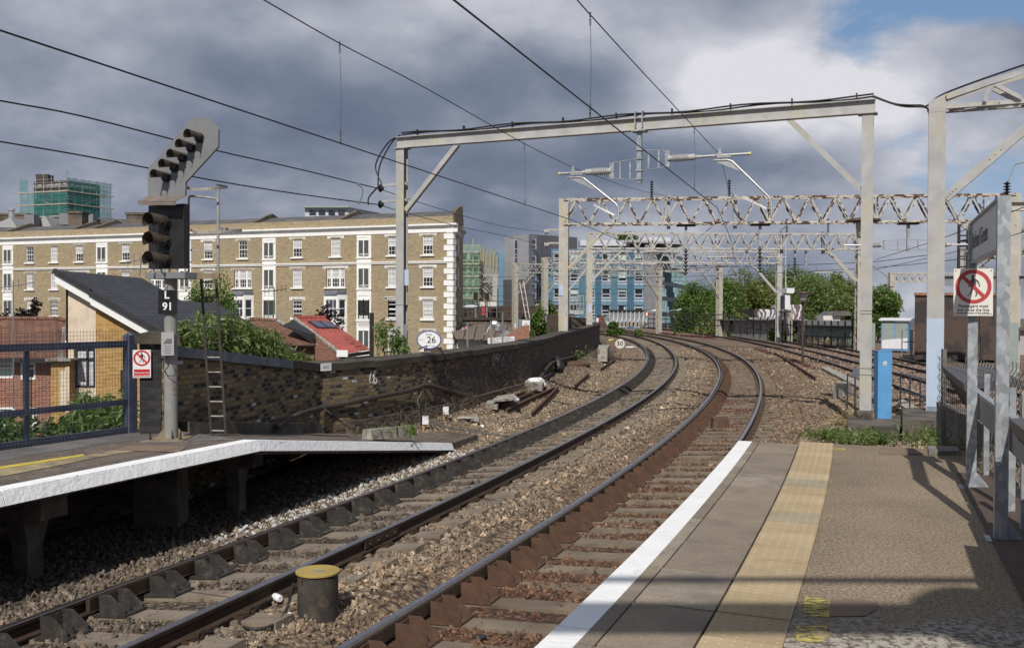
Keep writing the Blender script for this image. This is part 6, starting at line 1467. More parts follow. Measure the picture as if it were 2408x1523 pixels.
cl = thing('concrete_lintel', 'long pale concrete lintel with dark stripe lying on the ramp', 'lintel', G(920, 1030, .55)); a, c = G(876, 1034, .42), G(982, 1022, .32); d = (c-a).normalized(); n_ = Vector((d.y, -d.x, 0)); b_ = MB()
b_.hexa([a, c, c-n_*.2, a-n_*.2, a+Z*.17-n_*.03, c+Z*.17-n_*.03, c+Z*.17-n_*.2, a+Z*.17-n_*.2]); b_.build('body', K['concrete_pale'], cl); b_ = MB(); m_ = a+(c-a)*.53; b_.hexa([m_+n_*.003, m_+d*.06+n_*.003, m_+d*.06, m_, m_+Z*.172-n_*.027, m_+d*.06+Z*.172-n_*.027, m_+d*.06+Z*.172-n_*.2, m_+Z*.172-n_*.2]); b_.build('tar_stripe', K['canister'], cl)
for px, lab in ((998, 'white capped wooden marker post nearer the concrete lintel'), (1046, 'white capped wooden marker post nearer the paving slab')):
 y_ = 1012 if px < 1010 else 988; p = GZ(px-2, y_); t_ = thing('marker_post', lab, 'marker post', p, 'white capped marker posts'); b_ = MB(); b_.beam(p-Z*.05, p+Z*.26, .045, .045, (0, 1, 0)); b_.build('stake', K['wood'], t_); b_ = MB(); b_.box(p+Vector((.045, -.03, .23)), (.13, .06, .18)); b_.build('cap', K['plastic_white'], t_)
# cables along the parapet
def cab(nm, lab, pts, r, mat, n=6, cat='cable'): b_ = MB(); b_.tube(smoothpath(pts, n), r, 7); return tag(b_.build(nm, K[mat], origin=pts[0]), lab, cat)
W_ = lambda x, y, o=.12: onwall(x, y)
def onwall(x, y, o=.1):
 d = ray(x, y); best = None
 for i in range(len(path)-1):
  a, c = path[i]+sd[i]*o, path[i+1]+sd[i+1]*o; e = c-a; k = d.x/d.y; den = e.x-k*e.y
  if abs(den) < 1e-9: continue
  u = (k*a.y-a.x)/den
  if -.01 <= u <= 1.01: Y = a.y+e.y*u; return A(x, y, Y)
 return A(x, y, path[0].y)
cab('cable_duct', 'thick brown cable duct sagging along the foot of the brick parapet', [A(650, 1005, 15.2), A(700, 975, 16.0), onwall(760, 958), onwall(850, 940), onwall(960, 918), onwall(1000, 906), onwall(1040, 914), onwall(1090, 928), onwall(1140, 938), onwall(1200, 928), onwall(1262, 895, .25), onwall(1290, 860, .2), onwall(1310, 848, .15), onwall(1370, 833, .12), onwall(1382, 836, .12)], .05, 'cable_brown')
cab('wall_cable', 'thin black cable hanging over the parapet from the oval sign', [onwall(985, 822, .0)+Z*.02, onwall(1010, 812, .1), onwall(1035, 822, .1), onwall(1048, 850, .06), onwall(1045, 905, .06)], .012, 'cable')
cab('wall_cable', 'black cable drooping from the duct to the pale lintel', [onwall(850, 944), onwall(880, 985, .3), A(898, 1018, 15.6)], .014, 'cable'); cab('wall_cable', 'black cable falling from the duct left of the first one', [A(760, 958, 16.2), A(800, 990, 15.6), A(835, 1016, 14.8)], .014, 'cable'); cab('wall_cable', 'black cable hanging straight down where the brick changes colour', [onwall(985, 915), onwall(986, 950), onwall(988, 1000, .3)], .014, 'cable')
cab('wall_cable', 'grey cable curving from the duct past the marker post and along the stones', [onwall(1000, 910), onwall(982, 945, .2), G(1000, 985, .2), G(1045, 1003, .12), G(1110, 1014, .06), G(1190, 1024, 0)], .016, 'cable_grey'); cab('wall_cable', 'looping black cable tied below the duct on the yellow brickwork', [onwall(930, 985, .2), onwall(955, 958), onwall(975, 960), onwall(1000, 945), onwall(1010, 930)], .014, 'cable')
for lab, pts, r in (('black cable crossing under the left track by the scrap rails', [(1300, 944), (1340, 953), (1390, 960), (1440, 958)], .02), ('black cable crossing the stones between the two curving tracks', [(1500, 966), (1540, 955), (1580, 950), (1630, 958), (1660, 958)], .03), ('second black cable on the stones between the two curving tracks', [(1495, 972), (1530, 968), (1590, 962), (1640, 962)], .022), ('black cable running right from the rusty track towards the gantry post', [(1795, 952), (1870, 946), (1930, 948), (1950, 962), (1975, 1003)], .028),
 ('thin black cable across the far ballast by the 30 sign', [(1434, 846), (1470, 845), (1520, 847)], .03), ('cable looped across the stones beyond the white ramp end', [(1075, 1010), (1130, 1018), (1200, 1030)], .014), ('grey pipe lying between the sleepers by the blue can', [(420, 1395), (470, 1402), (555, 1414)], .012)):
 cab('ground_cable', lab, [GZ(x, y, .025) for x, y in pts], r, 'cable', 6)
# treadle box on the right track and litter bottle
p = G(1693, 1000, -.1); b_ = MB(); b_.hexa([p+Vector(q) for q in ((-.2, -.12, -.08), (.22, -.12, -.08), (.22, .2, -.08), (-.2, .2, -.08), (-.16, -.08, .16), (.18, -.08, .16), (.22, .16, .2), (-.16, .16, .2))]); tag(b_.build('track_magnet', K['rust_red'], origin=p), 'brown steel box fixed between the rails of the rusty track', 'track box')
can('crushed silver can on the scrap rails', (1215, 945), .2, .05, .16, .8, 'alu')
slab('thin yellow wooden strip lying across the sooty track', [(1322, 1021), (1360, 1020), (1360, 1019), (1322, 1020)], -.02, .012, 'yellow_cap', 'wood_strip', 'strip')
crumple('flat_stone', 'dark slate chip lying on the stones between the tracks', G(1130, 1497, -.1), .05, .035, .02, 'sig_black', 'stone', 4)
# white number blocks on the parapet and painted graffiti
b_ = MB(); q = [A(753, 854, 17.3), A(778, 853, 17.6)]; t_ = thing('number_block', 'small white painted panel reading 1A131 on the parapet coping', 'marker', q[0]); qq = P1+n*0; 
fa_ = onwall(754, 862, .055); fb_ = onwall(779, 861, .055); v9 = (fb_-fa_); v9.z = 0; v9.normalize(); n9 = Vector((v9.y, -v9.x, 0)); b_ = MB(); b_.hexa([H(p_+n9*k, z_) for z_ in (ztop(fa_)-.165, ztop(fa_)-.02) for p_, k in ((fa_, .004), (fb_, .004), (fb_, 0), (fa_, 0))]); b_.build('plate', K['sign_white'], t_); text('lettering', '1A131', K['ink_soft'], H((fa_+fb_)/2+n9*.006, ztop(fa_)-.095), v9, Z, .09, t_, .0006, sx=.75)
for lab, pts, mat in (('white painted scrawl on the yellow brick parapet', [(1058-600+600, 0)], 'sign_white'),):
 strokes = [[(836, 873), (832, 893), (834, 900)], [(846, 870), (840, 885), (850, 893), (846, 902), (838, 898)], [(843, 872), (842, 902)]]
 b_ = MB()
 for st_ in strokes:
  q = [onwall(x+37, y, .003) for x, y in st_]; [b_.beam(q[k], q[k+1], .022, .006, sd[4]) for k in range(len(q)-1)]
 tag(b_.build('graffiti', K['sign_white'], origin=q[0]), lab, 'graffiti')
 b_ = MB()
 for st_ in ([(1163, 828), (1166, 850)], [(1170, 830), (1166, 840), (1172, 846)], [(1160, 832), (1160, 856), (1164, 858)], [(1174, 832), (1172, 852)]):
  q = [onwall(x, y, .003) for x, y in st_]; [b_.beam(q[k], q[k+1], .03, .006, sd[14]) for k in range(len(q)-1)]
 tag(b_.build('graffiti', K['wall_grey'], origin=q[0]), 'small white painted scrawl on the sooty parapet', 'graffiti')
# buildings
def holed(mb, O, X, Zv, x0, x1, z0, z1, holes, depth, nin, mi=0, rmi=0):
 """wall rectangle in the plane (O, X, Zv) with real openings and reveals"""
 xs = sorted({x0, x1, *[h[0] for h in holes], *[h[1] for h in holes]}); zs = sorted({z0, z1, *[h[2] for h in holes], *[h[3] for h in holes]})
 xs = [x for x in xs if x0 <= x <= x1]; zs = [z for z in zs if z0 <= z <= z1]; P = lambda x, z, k=0: O+X*x+Zv*z+nin*k
 for j in range(len(zs)-1):
  run = None
  for i in range(len(xs)-1):
   cx, cz = (xs[i]+xs[i+1])/2, (zs[j]+zs[j+1])/2; inh = any(h[0] < cx < h[1] and h[2] < cz < h[3] for h in holes)
   if not inh: run = xs[i] if run is None else run
   if run is not None and (inh or i == len(xs)-2):
    e = xs[i] if inh else xs[i+1]; mb.face([P(run, zs[j]), P(e, zs[j]), P(e, zs[j+1]), P(run, zs[j+1])], mi); run = None
 for a, b2, c, d in holes:
  for q in (((a, c), (b2, c)), ((b2, c), (b2, d)), ((b2, d), (a, d)), ((a, d), (a, c))):
   mb.face([P(*q[0]), P(*q[1]), P(*q[1], depth), P(*q[0], depth)], rmi)
def frame(mb, cx, cz, w, h, bars, t_=.07, y=0, d=.06, mid=None):
 """window frame in local xz with vertical and horizontal bars"""
 for s_ in (-1, 1): mb.box((cx+s_*(w-t_)/2, y, cz), (t_, d, h)); mb.box((cx, y, cz+s_*(h-t_)/2), (w-2*t_, d, t_))
 for bx_ in bars[0]: mb.box((cx+bx_*w, y, cz), (.03, d*.6, h-2*t_))
 for bz in bars[1]: mb.box((cx, y-.002, cz+bz*h), (w-2*t_, d*.6, .03 if bz else .07))
T0 = A(1065, 600, 89.7); TA = math.atan2(-1, 2.67); tx_ = Vector((math.cos(TA), math.sin(TA), 0)); ty_ = Vector((-math.sin(TA), math.cos(TA), 0)); T0 = H(T0, 0)
def TF(px, py): q = ON(px, py, T0, ty_); return (q-T0).dot(tx_), q.z
tr = thing('terrace_building', 'long four storey yellow brick terrace with white trim and rows of sash windows', 'terrace', H(T0, -5.6)); tr.location = T0; tr.rotation_euler = (0, 0, TA)
zz = {k: TF(1006, v)[1] for k, v in dict(ridge=494, par=509, cor=527, corb=547, l1=549, w1=554.5, s1=598, st=614, stb=622, l2=622.5, w2=629, s2=674, l3=696.5, w3=703.5, s3=748, l4=772, w4=778.5, s4=823).items()}
sto = zz['w2']-zz['w1']
cols = [(1006, 'W'), (924, 'W'), (857, 'S'), (789, 'T'), (699, 'W'), (634, 'S'), (571, 'T'), (489, 'W'), (436, 'S'), (371, 'T'), (295, 'W'), (241, 'S'), (186, 'T'), (127, 'W'), (70, 'W'), (20, 'S'), (-30, 'T'), (-85, 'W')]
XL = TF(-150, 600)[0]; WW, SW, TW = 1.08, 1.62, 2.15
holes = []; rows = [(zz['s1'], zz['w1']), (zz['s2'], zz['w2']), (zz['s3'], zz['w3']), (zz['s4'], zz['w4']), (zz['s4']-sto*.98, zz['w4']-sto*.98)]
placed = []
for px_, ty in cols:
 cx = TF(px_, 600)[0]
 for r, (a, b2) in enumerate(rows):
  if ty == 'S': continue
  w = TW if (ty == 'T' and r == 1) else WW
  if ty == 'T' and r in (2,): continue
  holes.append((cx-w/2, cx+w/2, a, b2)); placed.append((cx, ty, r, a, b2, w))
lv = Vector((0, 0, 0)); b_ = MB(); EX, EZ, EY = Vector((1, 0, 0)), Vector((0, 0, 1)), Vector((0, 1, 0))
holed(b_, lv, EX, EZ, XL, 0, -5.6, zz['corb'], holes, .14, EY); b_.build('wall', K['terrace'], tr, local=True, fixn=False)
b_ = MB(); b_.box(((XL)/2, .25, (zz['cor']+zz['par'])/2), (-XL, .35, zz['par']-zz['cor'])); b_.build('parapet', K['terrace'], tr, local=True)
b_ = MB(); zc = zz['corb']; hh_ = zz['cor']-zc; 
b_.sweep([(Vector((XL, 0, 0)), EY*-1), (Vector((.5, 0, 0)), EY*-1)], [(0, zc), (.06, zc), (.06, zc+hh_*.48), (.16, zc+hh_*.55), (.2, zc+hh_*.7), (.38, zc+hh_*.8), (.38, zc+hh_), (0, zc+hh_)]); b_.build('cornice', K['stucco'], tr, local=True)
b_ = MB(); b_.box((XL/2, -.05, (zz['st']+zz['stb'])/2+.06), (-XL, .1, (zz['st']-zz['stb'])*.72)); b_.box((XL/2, -.09, zz['st']-.04), (-XL, .18, .1)); b_.build('string_course', K['stucco'], tr, local=True)
b_ = MB()
for k in range(int(-XL/.19)): b_.box((XL+k*.19, -.11, (zz['st']+zz['stb'])/2-.0), (.09, .03, .1))
b_.build('dentil_band', K['stucco'], tr, local=True)
b_ = MB(); zr = zz['ridge']+.35; b_.face([(XL, .45, zz['par']-.25), (-.15, .45, zz['par']-.25), (-1.45, 4.6, zr), (XL, 4.6, zr)]); b_.face([(XL, 4.6, zr), (-1.45, 4.6, zr), (-2.7, 8.6, zz['par']-.4), (XL, 9.5, zz['par']-.4)]); b_.build('roof', K['slate'], tr, local=True)
for px_ in (785, 578, 200, 152, -5):
 cx = TF(px_, 520)[0]; b_ = MB(); b_.prism([(cx-.25, .3, zz['par']-.5), (cx-.25, .3, zz['par']-.1), (cx-.25, 4.6, zr+.45), (cx-.25, 9, zz['par']), (cx-.25, 9, zz['par']-.8)], (.4, 0, 0)); b_.build('party_wall', K['brick_grey'], tr, local=True)
for px_ in (640, 900, 330, 100): cx = TF(px_, 505)[0]; b_ = MB(); b_.box((cx, 3.4, zz['par']+.35), (.9, .5, .12)); b_.build('roof_vent', K['iron'], tr, local=True)
# protos for windows, copied along the facade
def wproto(kind, w, h, style):
 b_ = MB(); pn = MB()
 if kind == 'W': frame(b_, 0, 0, w, h, ((-.17, .17), (0, -.26, .26)), .07)
 elif kind == 'T':
  for cx_, ww in ((0, w*.4), (-w*.36, w*.22), (w*.36, w*.22)): frame(b_, cx_, 0, ww, h, ((-.17, .17) if ww > .6 else (0,), (0, -.26, .26)), .06)
  for s_ in (-1, 1): b_.box((s_*w*.225, -.04, 0), (.14, .12, h))
 elif kind == 'S':
  frame(b_, 0, 0, w, h, ((), ()), .07); b_.box((0, 0, 0), (.1, .06, h)); b_.box((0, .0, -h*.34), (w*.8, .03, .05)); b_.box((0, .0, -h*.41), (w*.8, .03, .04))
 o = b_.build('window', K['stucco'], None, local=True)
 f = MB(); f.box((0, .05, 0), (w-.02, .02, h-.02)); p = f.build('pane', K[{'d': 'glass', 'c': 'curtain', 'v': 'glass_blue', 's': 'shutter', 'h': 'glass'}[style]], o, local=True)
 if style == 'h': f = MB(); f.box((0, .035, h*.22), (w-.14, .015, h*.5)); f.build('curtain', K['curtain'], o, local=True)
 if style == 's':
  f = MB(); [f.box((s_*w*.22, .04, -h/2+.12+k*.085), (w*.33, .02, .05)) for s_ in (-1, 1) for k in range(int(h/.085)-2)]; f.build('louvre', K['shutter'], o, local=True)
 if kind != 'S':
  f = MB(); f.box((0, -.1, -h/2-.1), (w+.42, .34, .14)); f.build('sill', K['stucco'], o, local=True)
  f = MB(); f.prism([(-w/2-.42, -.1, h/2+.02+.0), (-w/2-.42, -.1, h/2+.32), (w/2+.42, -.1, h/2+.32), (w/2+.42, -.1, h/2+.02), (w/2+.12, -.1, h/2+.02), (w/2+.02, -.1, h/2+.13), (-w/2-.02, -.1, h/2+.13), (-w/2-.12, -.1, h/2+.02)], (0, .2, 0)); f.build('lintel', K['stucco'], o, local=True)
 return o
def child(o, root, loc, first=[]):
 c = o if o.parent is None and o.name not in used_p else o.copy()
 if c is not o:
  COL.objects.link(c)
  for ch in o.children: k = ch.copy(); COL.objects.link(k); k.parent = c
 used_p.add(o.name); c.parent = root; c.location = loc; return c
used_p = set(); hW = zz['w1']-zz['s1']
hS = hW*1.14; protoW = {s_: wproto('W', WW, hW, s_) for s_ in 'dchv'}; protoT = {s_: wproto('T', TW, hW, s_) for s_ in 'dh'}
rw = random.Random(11)
for cx, ty, r, a, b2, w in placed:
 pr_ = protoT if w > 1.5 else protoW; st_ = rw.choice('dcchchvh' if w < 1.5 else 'hhd'); child(pr_[st_], tr, (cx, .1, (a+b2)/2))
pS = None
for px_, ty in cols:
 cx = TF(px_, 600)[0]
 if ty == 'S':
  b_ = MB(); zt_, zb_ = zz['corb']-.1, -5.6; b_.box((cx, -.06, (zt_+zb_)/2), (SW, .12, zt_-zb_)); b_.box((cx, -.12, zt_-.28), (SW-.1, .1, .42))
  for r, (a, b2) in enumerate(rows): b_.box((cx, -.15, a-.22), (SW+.06, .16, .12)); b_.box((cx, -.135, a-.62), (SW-.4, .05, .45))
  b_.build('shutter_bay', K['stucco'], tr, local=True)
  for r, (a, b2) in enumerate(rows):
   if pS is None: pS = wproto('S', SW-.36, hS, 's')
   child(pS, tr, (cx, -.17, (a+b2)/2-.04))
 if ty == 'T':
  a, b2 = rows[2]; bw, bd = 2.7, .9; zt_ = b2+.45
  b_ = MB(); pl = [(cx-bw/2, 0), (cx-bw/2+.55, -bd), (cx+bw/2-.55, -bd), (cx+bw/2, 0)]
  for k in range(3):
   p, q = Vector((*pl[k], 0)), Vector((*pl[k+1], 0)); d = q-p; L = d.length; d.normalize(); ni = Vector((-d.y, d.x, 0)); holed(b_, p, d, EZ, 0, L, -5.6, zt_, [(.14, L-.14, a, b2)], .12, ni)
  by_ = b_.build('bay', K['stucco'], tr, local=True, fixn=False)
  f = MB(); f.hexa([(*(p[0]-(cx-p[0])*-.1, p[1]-.14), zt_) for p in pl]+[(*(p[0], p[1]+.1), zt_+.4) for p in pl]); f.build('bay_roof', K['slate_cap'], by_, local=True)
  for k in range(3):
   p, q = Vector((*pl[k], 0)), Vector((*pl[k+1], 0)); m_ = (p+q)/2; d = (q-p); L = d.length-.28; d.normalize(); ni = Vector((-d.y, d.x, 0)); f = MB(); c_ = m_+ni*.08+EZ*(a+b2)/2; h_ = b2-a
   f.box(c_+ni*.05, (L, .02, h_), (d, ni, EZ)); f.build('pane', K['glass' if k != 1 else 'glass_blue'], by_, local=True); f = MB()
   for s_ in (-1, 1): f.box(c_+d*s_*(L/2-.04), (.08, .06, h_), (d, ni, EZ)); f.box(c_+EZ*s_*(h_/2-.04), (L-.16, .06, .08), (d, ni, EZ))
   f.box(c_, (L-.16, .05, .06), (d, ni, EZ)); 
   if k == 1: [f.box(c_+d*s_*L*.17, (.05, .04, h_-.16), (d, ni, EZ)) for s_ in (-1, 1)]
   f.build('window_frame', K['stucco'], by_, local=True)
# oblique end wall with quoins
inv = Matrix.Rotation(-TA, 3, 'Z')
def tl(p): return inv @ (Vector(p)-T0)
e1 = T0+Vector((.5, 9.0, 0)); q1_ = tl(e1); b_ = MB(); b_.face([(0, 0, -5.6), (q1_.x, q1_.y, -5.6), (q1_.x, q1_.y, zz['par']), (0, 0, zz['par'])]); b_.face([(XL, 0, -5.6), (XL, 9, -5.6), (q1_.x, q1_.y, -5.6), (q1_.x, q1_.y, zz['par']-.4), (XL, 9, zz['par']-.4)][2:]+[(XL, 9, -5.6)]); b_.build('end_wall', K['terrace'], tr, local=True, fixn=False)
b_ = MB(); b_.prism([(-.45, .1, zz['cor']), (-.45, .1, zz['par']+.1), (-.4, 1.3, zz['par']+.9), (-.36, 2.2, zz['par']+1.15), (-.35, 2.4, zz['cor'])], (.42, .0, 0)); b_.build('gable_upstand', K['brick_grey'], tr, local=True)
b_ = MB(); z_ = -5.6; k = 0
while z_ < zz['corb']-.1:
 w = .95 if k % 2 else .62; b_.box((-w/2+.03, -.03, z_+.28), (w, .1, .5)); b_.box((.03+.01, .25, z_+.28), (.08, .5 if k % 2 else .8, .5)); z_ += .56; k += 1
b_.build('quoins', K['stucco'], tr, local=True)
b_ = MB(); e = (q1_).normalized(); b_.sweep([(Vector((.03, 0, 0)), Vector((e.y, -e.x, 0))), (Vector((q1_.x, q1_.y, 0)), Vector((e.y, -e.x, 0)))], [(0, zc), (.1, zc+.2), (.1, zc+hh_*.5), (.38, zc+hh_*.8), (.38, zc+hh_), (0, zc+hh_)]); b_.build('end_cornice', K['stucco_grey'], tr, local=True)
for r in range(5): b_ = MB(); a, b2 = rows[r]; b_.box(Vector((e.x*4, e.y*4, (a+b2)/2))+Vector((e.y, -e.x, 0))*.04, (.1, 1.2, b2-a), (Vector((e.y, -e.x, 0)), e, EZ)); b_.box(Vector((e.x*4, e.y*4, a-.1))+Vector((e.y, -e.x, 0))*.12, (.3, 1.6, .16), (Vector((e.y, -e.x, 0)), e, EZ)); b_.build('end_window', K['stucco_grey'], tr, local=True)
# things behind the terrace
def pbox(px0, px1, y0, y1, Y, depth, zb=None):
 """box whose front face covers the given pixels at distance Y"""
 a, c = A(px0, y1, Y), A(px1, y1, Y); zt = A((px0+px1)/2, y0, Y).z; zb = a.z if zb is None else zb; d = Vector((0, depth, 0)); return [H(a, zb), H(c, zb), H(c+d, zb), H(a+d, zb), H(a, zt), H(c, zt), H(c+d, zt), H(a+d, zt)]
def simple(nm, lab, cat, mat, part, *a, **k):
 h = pbox(*a, **k); t_ = thing(nm, lab, cat, h[0]); b_ = MB(); b_.hexa(h); b_.build(part, K[mat], t_); return t_, h
for x0, x1, y0, lab in ((-30, 62, 513, 'grey gabled attic roof at the far left behind the terrace'), (52, 160, 510, 'grey gabled attic roof left of the square brick chimney'), (175, 330, 512, 'grey gabled attic roof right of the square brick chimney')):
 Y = 125; t_ = thing('attic_roof', lab, 'roof', A(x0, 530, Y)); b_ = MB(); p = [A(x0, 535, Y), A(x0+55 if x0 < 100 else x0+20, y0-2, Y), A(x0+70 if x0 < 100 else x0+60, 535, Y)]
 b_.prism(p, (.0, 14, 0)); b_.build('gable', K['wall_grey'], t_); b_ = MB(); r0, r1 = p[1], A(x1-20, y0+3, Y+8); b_.face([p[1]+Z*.05, A(x1-25, y0+4, Y+6), A(x1+25, 536, Y), p[2]+Z*.03]); b_.build('slope', K['slate'], t_); b_ = MB(); q = A(x0+105 if x0 < 100 else x0+38, y0+6, Y-1); b_.box(q, (1.3, 1.5, 1.5)); b_.build('dormer', K['sign_grey'], t_)
for x0, x1, y0, Y, lab in ((160, 193, 497, 118, 'square brick chimney stack in front of the grey attic roofs'), (297, 345, 500, 118, 'wide brown brick chimney stack left of the signal feather'), (-5, 65, 501, 135, 'dark brick stack behind the attic roofs at the far left')):
 t_, h = simple('chimney_stack', lab, 'chimney', 'brick_grey', 'stack', x0, x1, y0+5, 560, Y, 1.8); b_ = MB(); z_ = h[4].z; b_.hexa([h[k]+Vector((sx*.12, sy*.12, 0))+Z*(0 if True else 0) for k, sx, sy in ((4, -1, -1), (5, 1, -1), (6, 1, 1), (7, -1, 1))]+[h[k]+Vector((sx*.12, sy*.12, .3)) for k, sx, sy in ((4, -1, -1), (5, 1, -1), (6, 1, 1), (7, -1, 1))]); b_.build('cap', K['brick_grey'], t_)
b_ = MB(); p = A(27, 506, 128); b_.tube([p-Z*3, p+Z*.6], .38, 10); b_.lathe(p+Z*.6, Z, [(.5, 0), (.5, .25), (.1, .5)], 10); tag(b_.build('metal_flue', K['alu'], origin=p), 'shiny round metal flue rising behind the attic roofs', 'flue')
t_, h = simple('office_block', 'white flat roofed modern block peeping over the terrace roof', 'building', 'frame_grey', 'wall', 717, 820, 487, 560, 190, 20); 
b_ = MB(); q = [A(820, 560, 190), A(895, 560, 215), A(895, 501, 215), A(820, 487, 190)]; b_.face(q); b_.build('side_wall', K['wall_grey'], t_, fixn=False)
b_ = MB(); a, c = A(714, 486.5, 189.5), A(822, 486.5, 189.5); b_.beam(a, c, .8, .35); b_.build('roof_edge', K['cab_grey'], t_)
for x in (735, 757, 780, 803): b_ = MB(); q = A(x, 500, 189.9); b_.box(q, (1.3, .1, .9)); b_.build('window', K['glass_blue'], t_)
# scaffolded tower with netting and old lettering
tw = thing('scaffolded_tower', 'square dark tower wrapped in teal scaffold netting with old lettering round its top', 'tower', H(A(158, 600, 230), -5)); c0, cl_, cr_ = A(158, 416, 230), A(47.5, 422.5, 235), A(261, 431.5, 241.5); zt_ = c0.z
dl, dr_ = (H(cl_, 0)-H(c0, 0)), (H(cr_, 0)-H(c0, 0)); wl_, wr_ = dl.length, dr_.length; dl.normalize(); dr_.normalize(); c00 = H(c0, 0)
ii = c00+dl*.9+dr_*.9; zi = A(158, 424, 231).z; b_ = MB(); i0, i1, i2, i3 = ii, ii+dl*(wl_-4.3), ii+dl*(wl_-4.3)+dr_*(wr_-3.5), ii+dr_*(wr_-3.5); b_.hexa([H(p, -5) for p in (i0, i1, i2, i3)]+[H(p, zi) for p in (i0, i1, i2, i3)]); b_.build('tower_wall', K['wall_dark'], tw)
b_ = MB(); q = A(91, 414, 237); b_.box(q+Vector((0, 3, -.5)), (3.2, 3, 2.4)); b_.build('roof_hut', K['wall_dark'], tw)
b_ = MB(); zs_ = zi-1.1
for o_, d, L in ((i0, dl, wl_-4.3), (i0, dr_, wr_-3.5)): n_ = Vector((d.y, -d.x, 0)); n_ = n_ if n_.y < 0 else -n_; b_.box(H(o_+d*L/2+n_*.05, zs_), (L, .12, 1.5), (d, n_, Z))
b_.build('name_band', K['fence_brown'], tw)
for o_, d, L in ((i0+dl*(wl_-4.3)/2, -dl, 0), (i0+dr_*(wr_-3.5)/2, dr_, 0)):
 n_ = Vector((d.y, -d.x, 0)); n_ = n_ if n_.y < 0 else -n_; text('lettering', 'ALLEN & HANBURYS LTD', K['ivory'], H(o_+n_*.14, zs_), d, Z, .95, tw, .01, bold=.02)
for o_, d, L in ((c00, dl, wl_), (c00, dr_, wr_)):
 n_ = Vector((d.y, -d.x, 0)); n_ = n_ if n_.y < 0 else -n_; z0_ = 16
 for k in range(7): b_ = MB(); p = o_+d*L*k/6; b_.tube([H(p, z0_), H(p, zt_+(1.6 if k in (0, 3, 6) else .6))], .06, 5); b_.build('scaffold_pole', K['pole'], tw)
 for k, yy in enumerate((419, 427, 439, 447, 462, 468, 478, 492, 497, 506)):
  z_ = A(158, yy, 230).z; b_ = MB(); b_.tube([H(o_-d*.6, z_), H(o_+d*(L+1.2), z_-.0)], .05, 5); b_.build('scaffold_pole', K['pole'], tw)
 for yy in (447, 477, 506): z_ = A(158, yy, 230).z-.2; b_ = MB(); b_.box(H(o_+d*L*.52+n_*.12, z_), (L*1.06, .25, .22), (d, n_, Z)); b_.build('scaffold_plank', K['plank'], tw)
 b_ = MB(); nn = 12
 for k in range(nn):
  for j in range(6):
   if d == dl and j == 5 and k < 10: continue
   P = lambda a, c: H(o_+d*L*a/nn+n_*(.1+.12*math.sin(a*1.7+c*2.1)), zt_-.3*(1 if c == 6 and a % 2 else 0)-(6-c)*(zt_-z0_)/6)
   b_.face([P(k, j), P(k+1, j), P(k+1, j+1), P(k, j+1)])
 b_.build('netting', K['net_teal'], tw, smooth=True, fixn=False)
 b_ = MB(); b_.tube([H(o_+d*L*.36, A(158, 478, 230).z), H(o_+d*L*.85, A(158, 450, 230).z)], .06, 5); b_.build('scaffold_pole', K['pole'], tw)
# blue flats, grey stair block, scaffolded block
BY = 165.0
fl = thing('apartment_block', 'blue panelled flats with grey stair block and white framed windows beyond the viaduct', 'building', H(A(1400, 735, BY), -5.6))
def FQ(x, y, Y): return A(x, y, Y)
def hwall(part, mat, xa, Ya, xb, Yb, ytop, zb=-5.6, holes=(), depth=.3, ytop_b=None):
 a, c = H(A(xa, 700, Ya), 0), H(A(xb, 700, Yb), 0); d = c-a; L = d.length; d.normalize(); zt = A(xa, ytop, Ya).z; ni = Vector((-d.y, d.x, 0)); b_ = MB(); holed(b_, a, d, Z, 0, L, zb, zt, holes, depth, ni); return b_.build(part, K[mat], fl, fixn=False), a, d, L, ni, zt
wx = [1276, 1312, 1350, 1388, 1425, 1463, 1502]; z_px = lambda y: 2.565+(733.5-y)/F*BY
rws = [(596, 618), (632, 661), (670.5, 699.5), (709, 738)]
a0_, a1_ = 1252, 1516; Lx = (A(a1_, 700, BY).x-A(a0_, 700, BY).x); xw = lambda x: A(x, 700, BY).x-A(a0_, 700, BY).x
hs = [(xw(x)-.75, xw(x)+.75, z_px(b2), z_px(a)) for x in wx for a, b2 in rws]+[(xw(x)-.75, xw(x)+.75, z_px(777), z_px(748)) for x in wx]
hwall('front_wall', 'clad_blue', a0_, BY, a1_, BY, 585, holes=hs)
b_ = MB(); 
for i in range(len(wx)+1):
 xa = wx[i-1]+11 if i else a0_; xb = wx[i]-11 if i < len(wx) else a1_; p, q = A(xa, 700, BY), A(xb, 700, BY)
 if i % 2 == 0: b_.box(H((p+q)/2, (z_px(585)-5.6)/2)+Vector((0, -.08, 0)), (q.x-p.x-.2, .16, z_px(585)+5.4))
b_.build('panel_strips', K['clad_deep'], fl)
b_ = MB()
for a, b2 in rws[:3]:
 for x in wx: p = A(x, 700, BY); b_.box(H(p, z_px(b2)-.75)+Vector((0, -.1, 0)), (1.7, .14, 1.15))
b_.build('spandrel_panels', K['clad_light'], fl)
fw = None
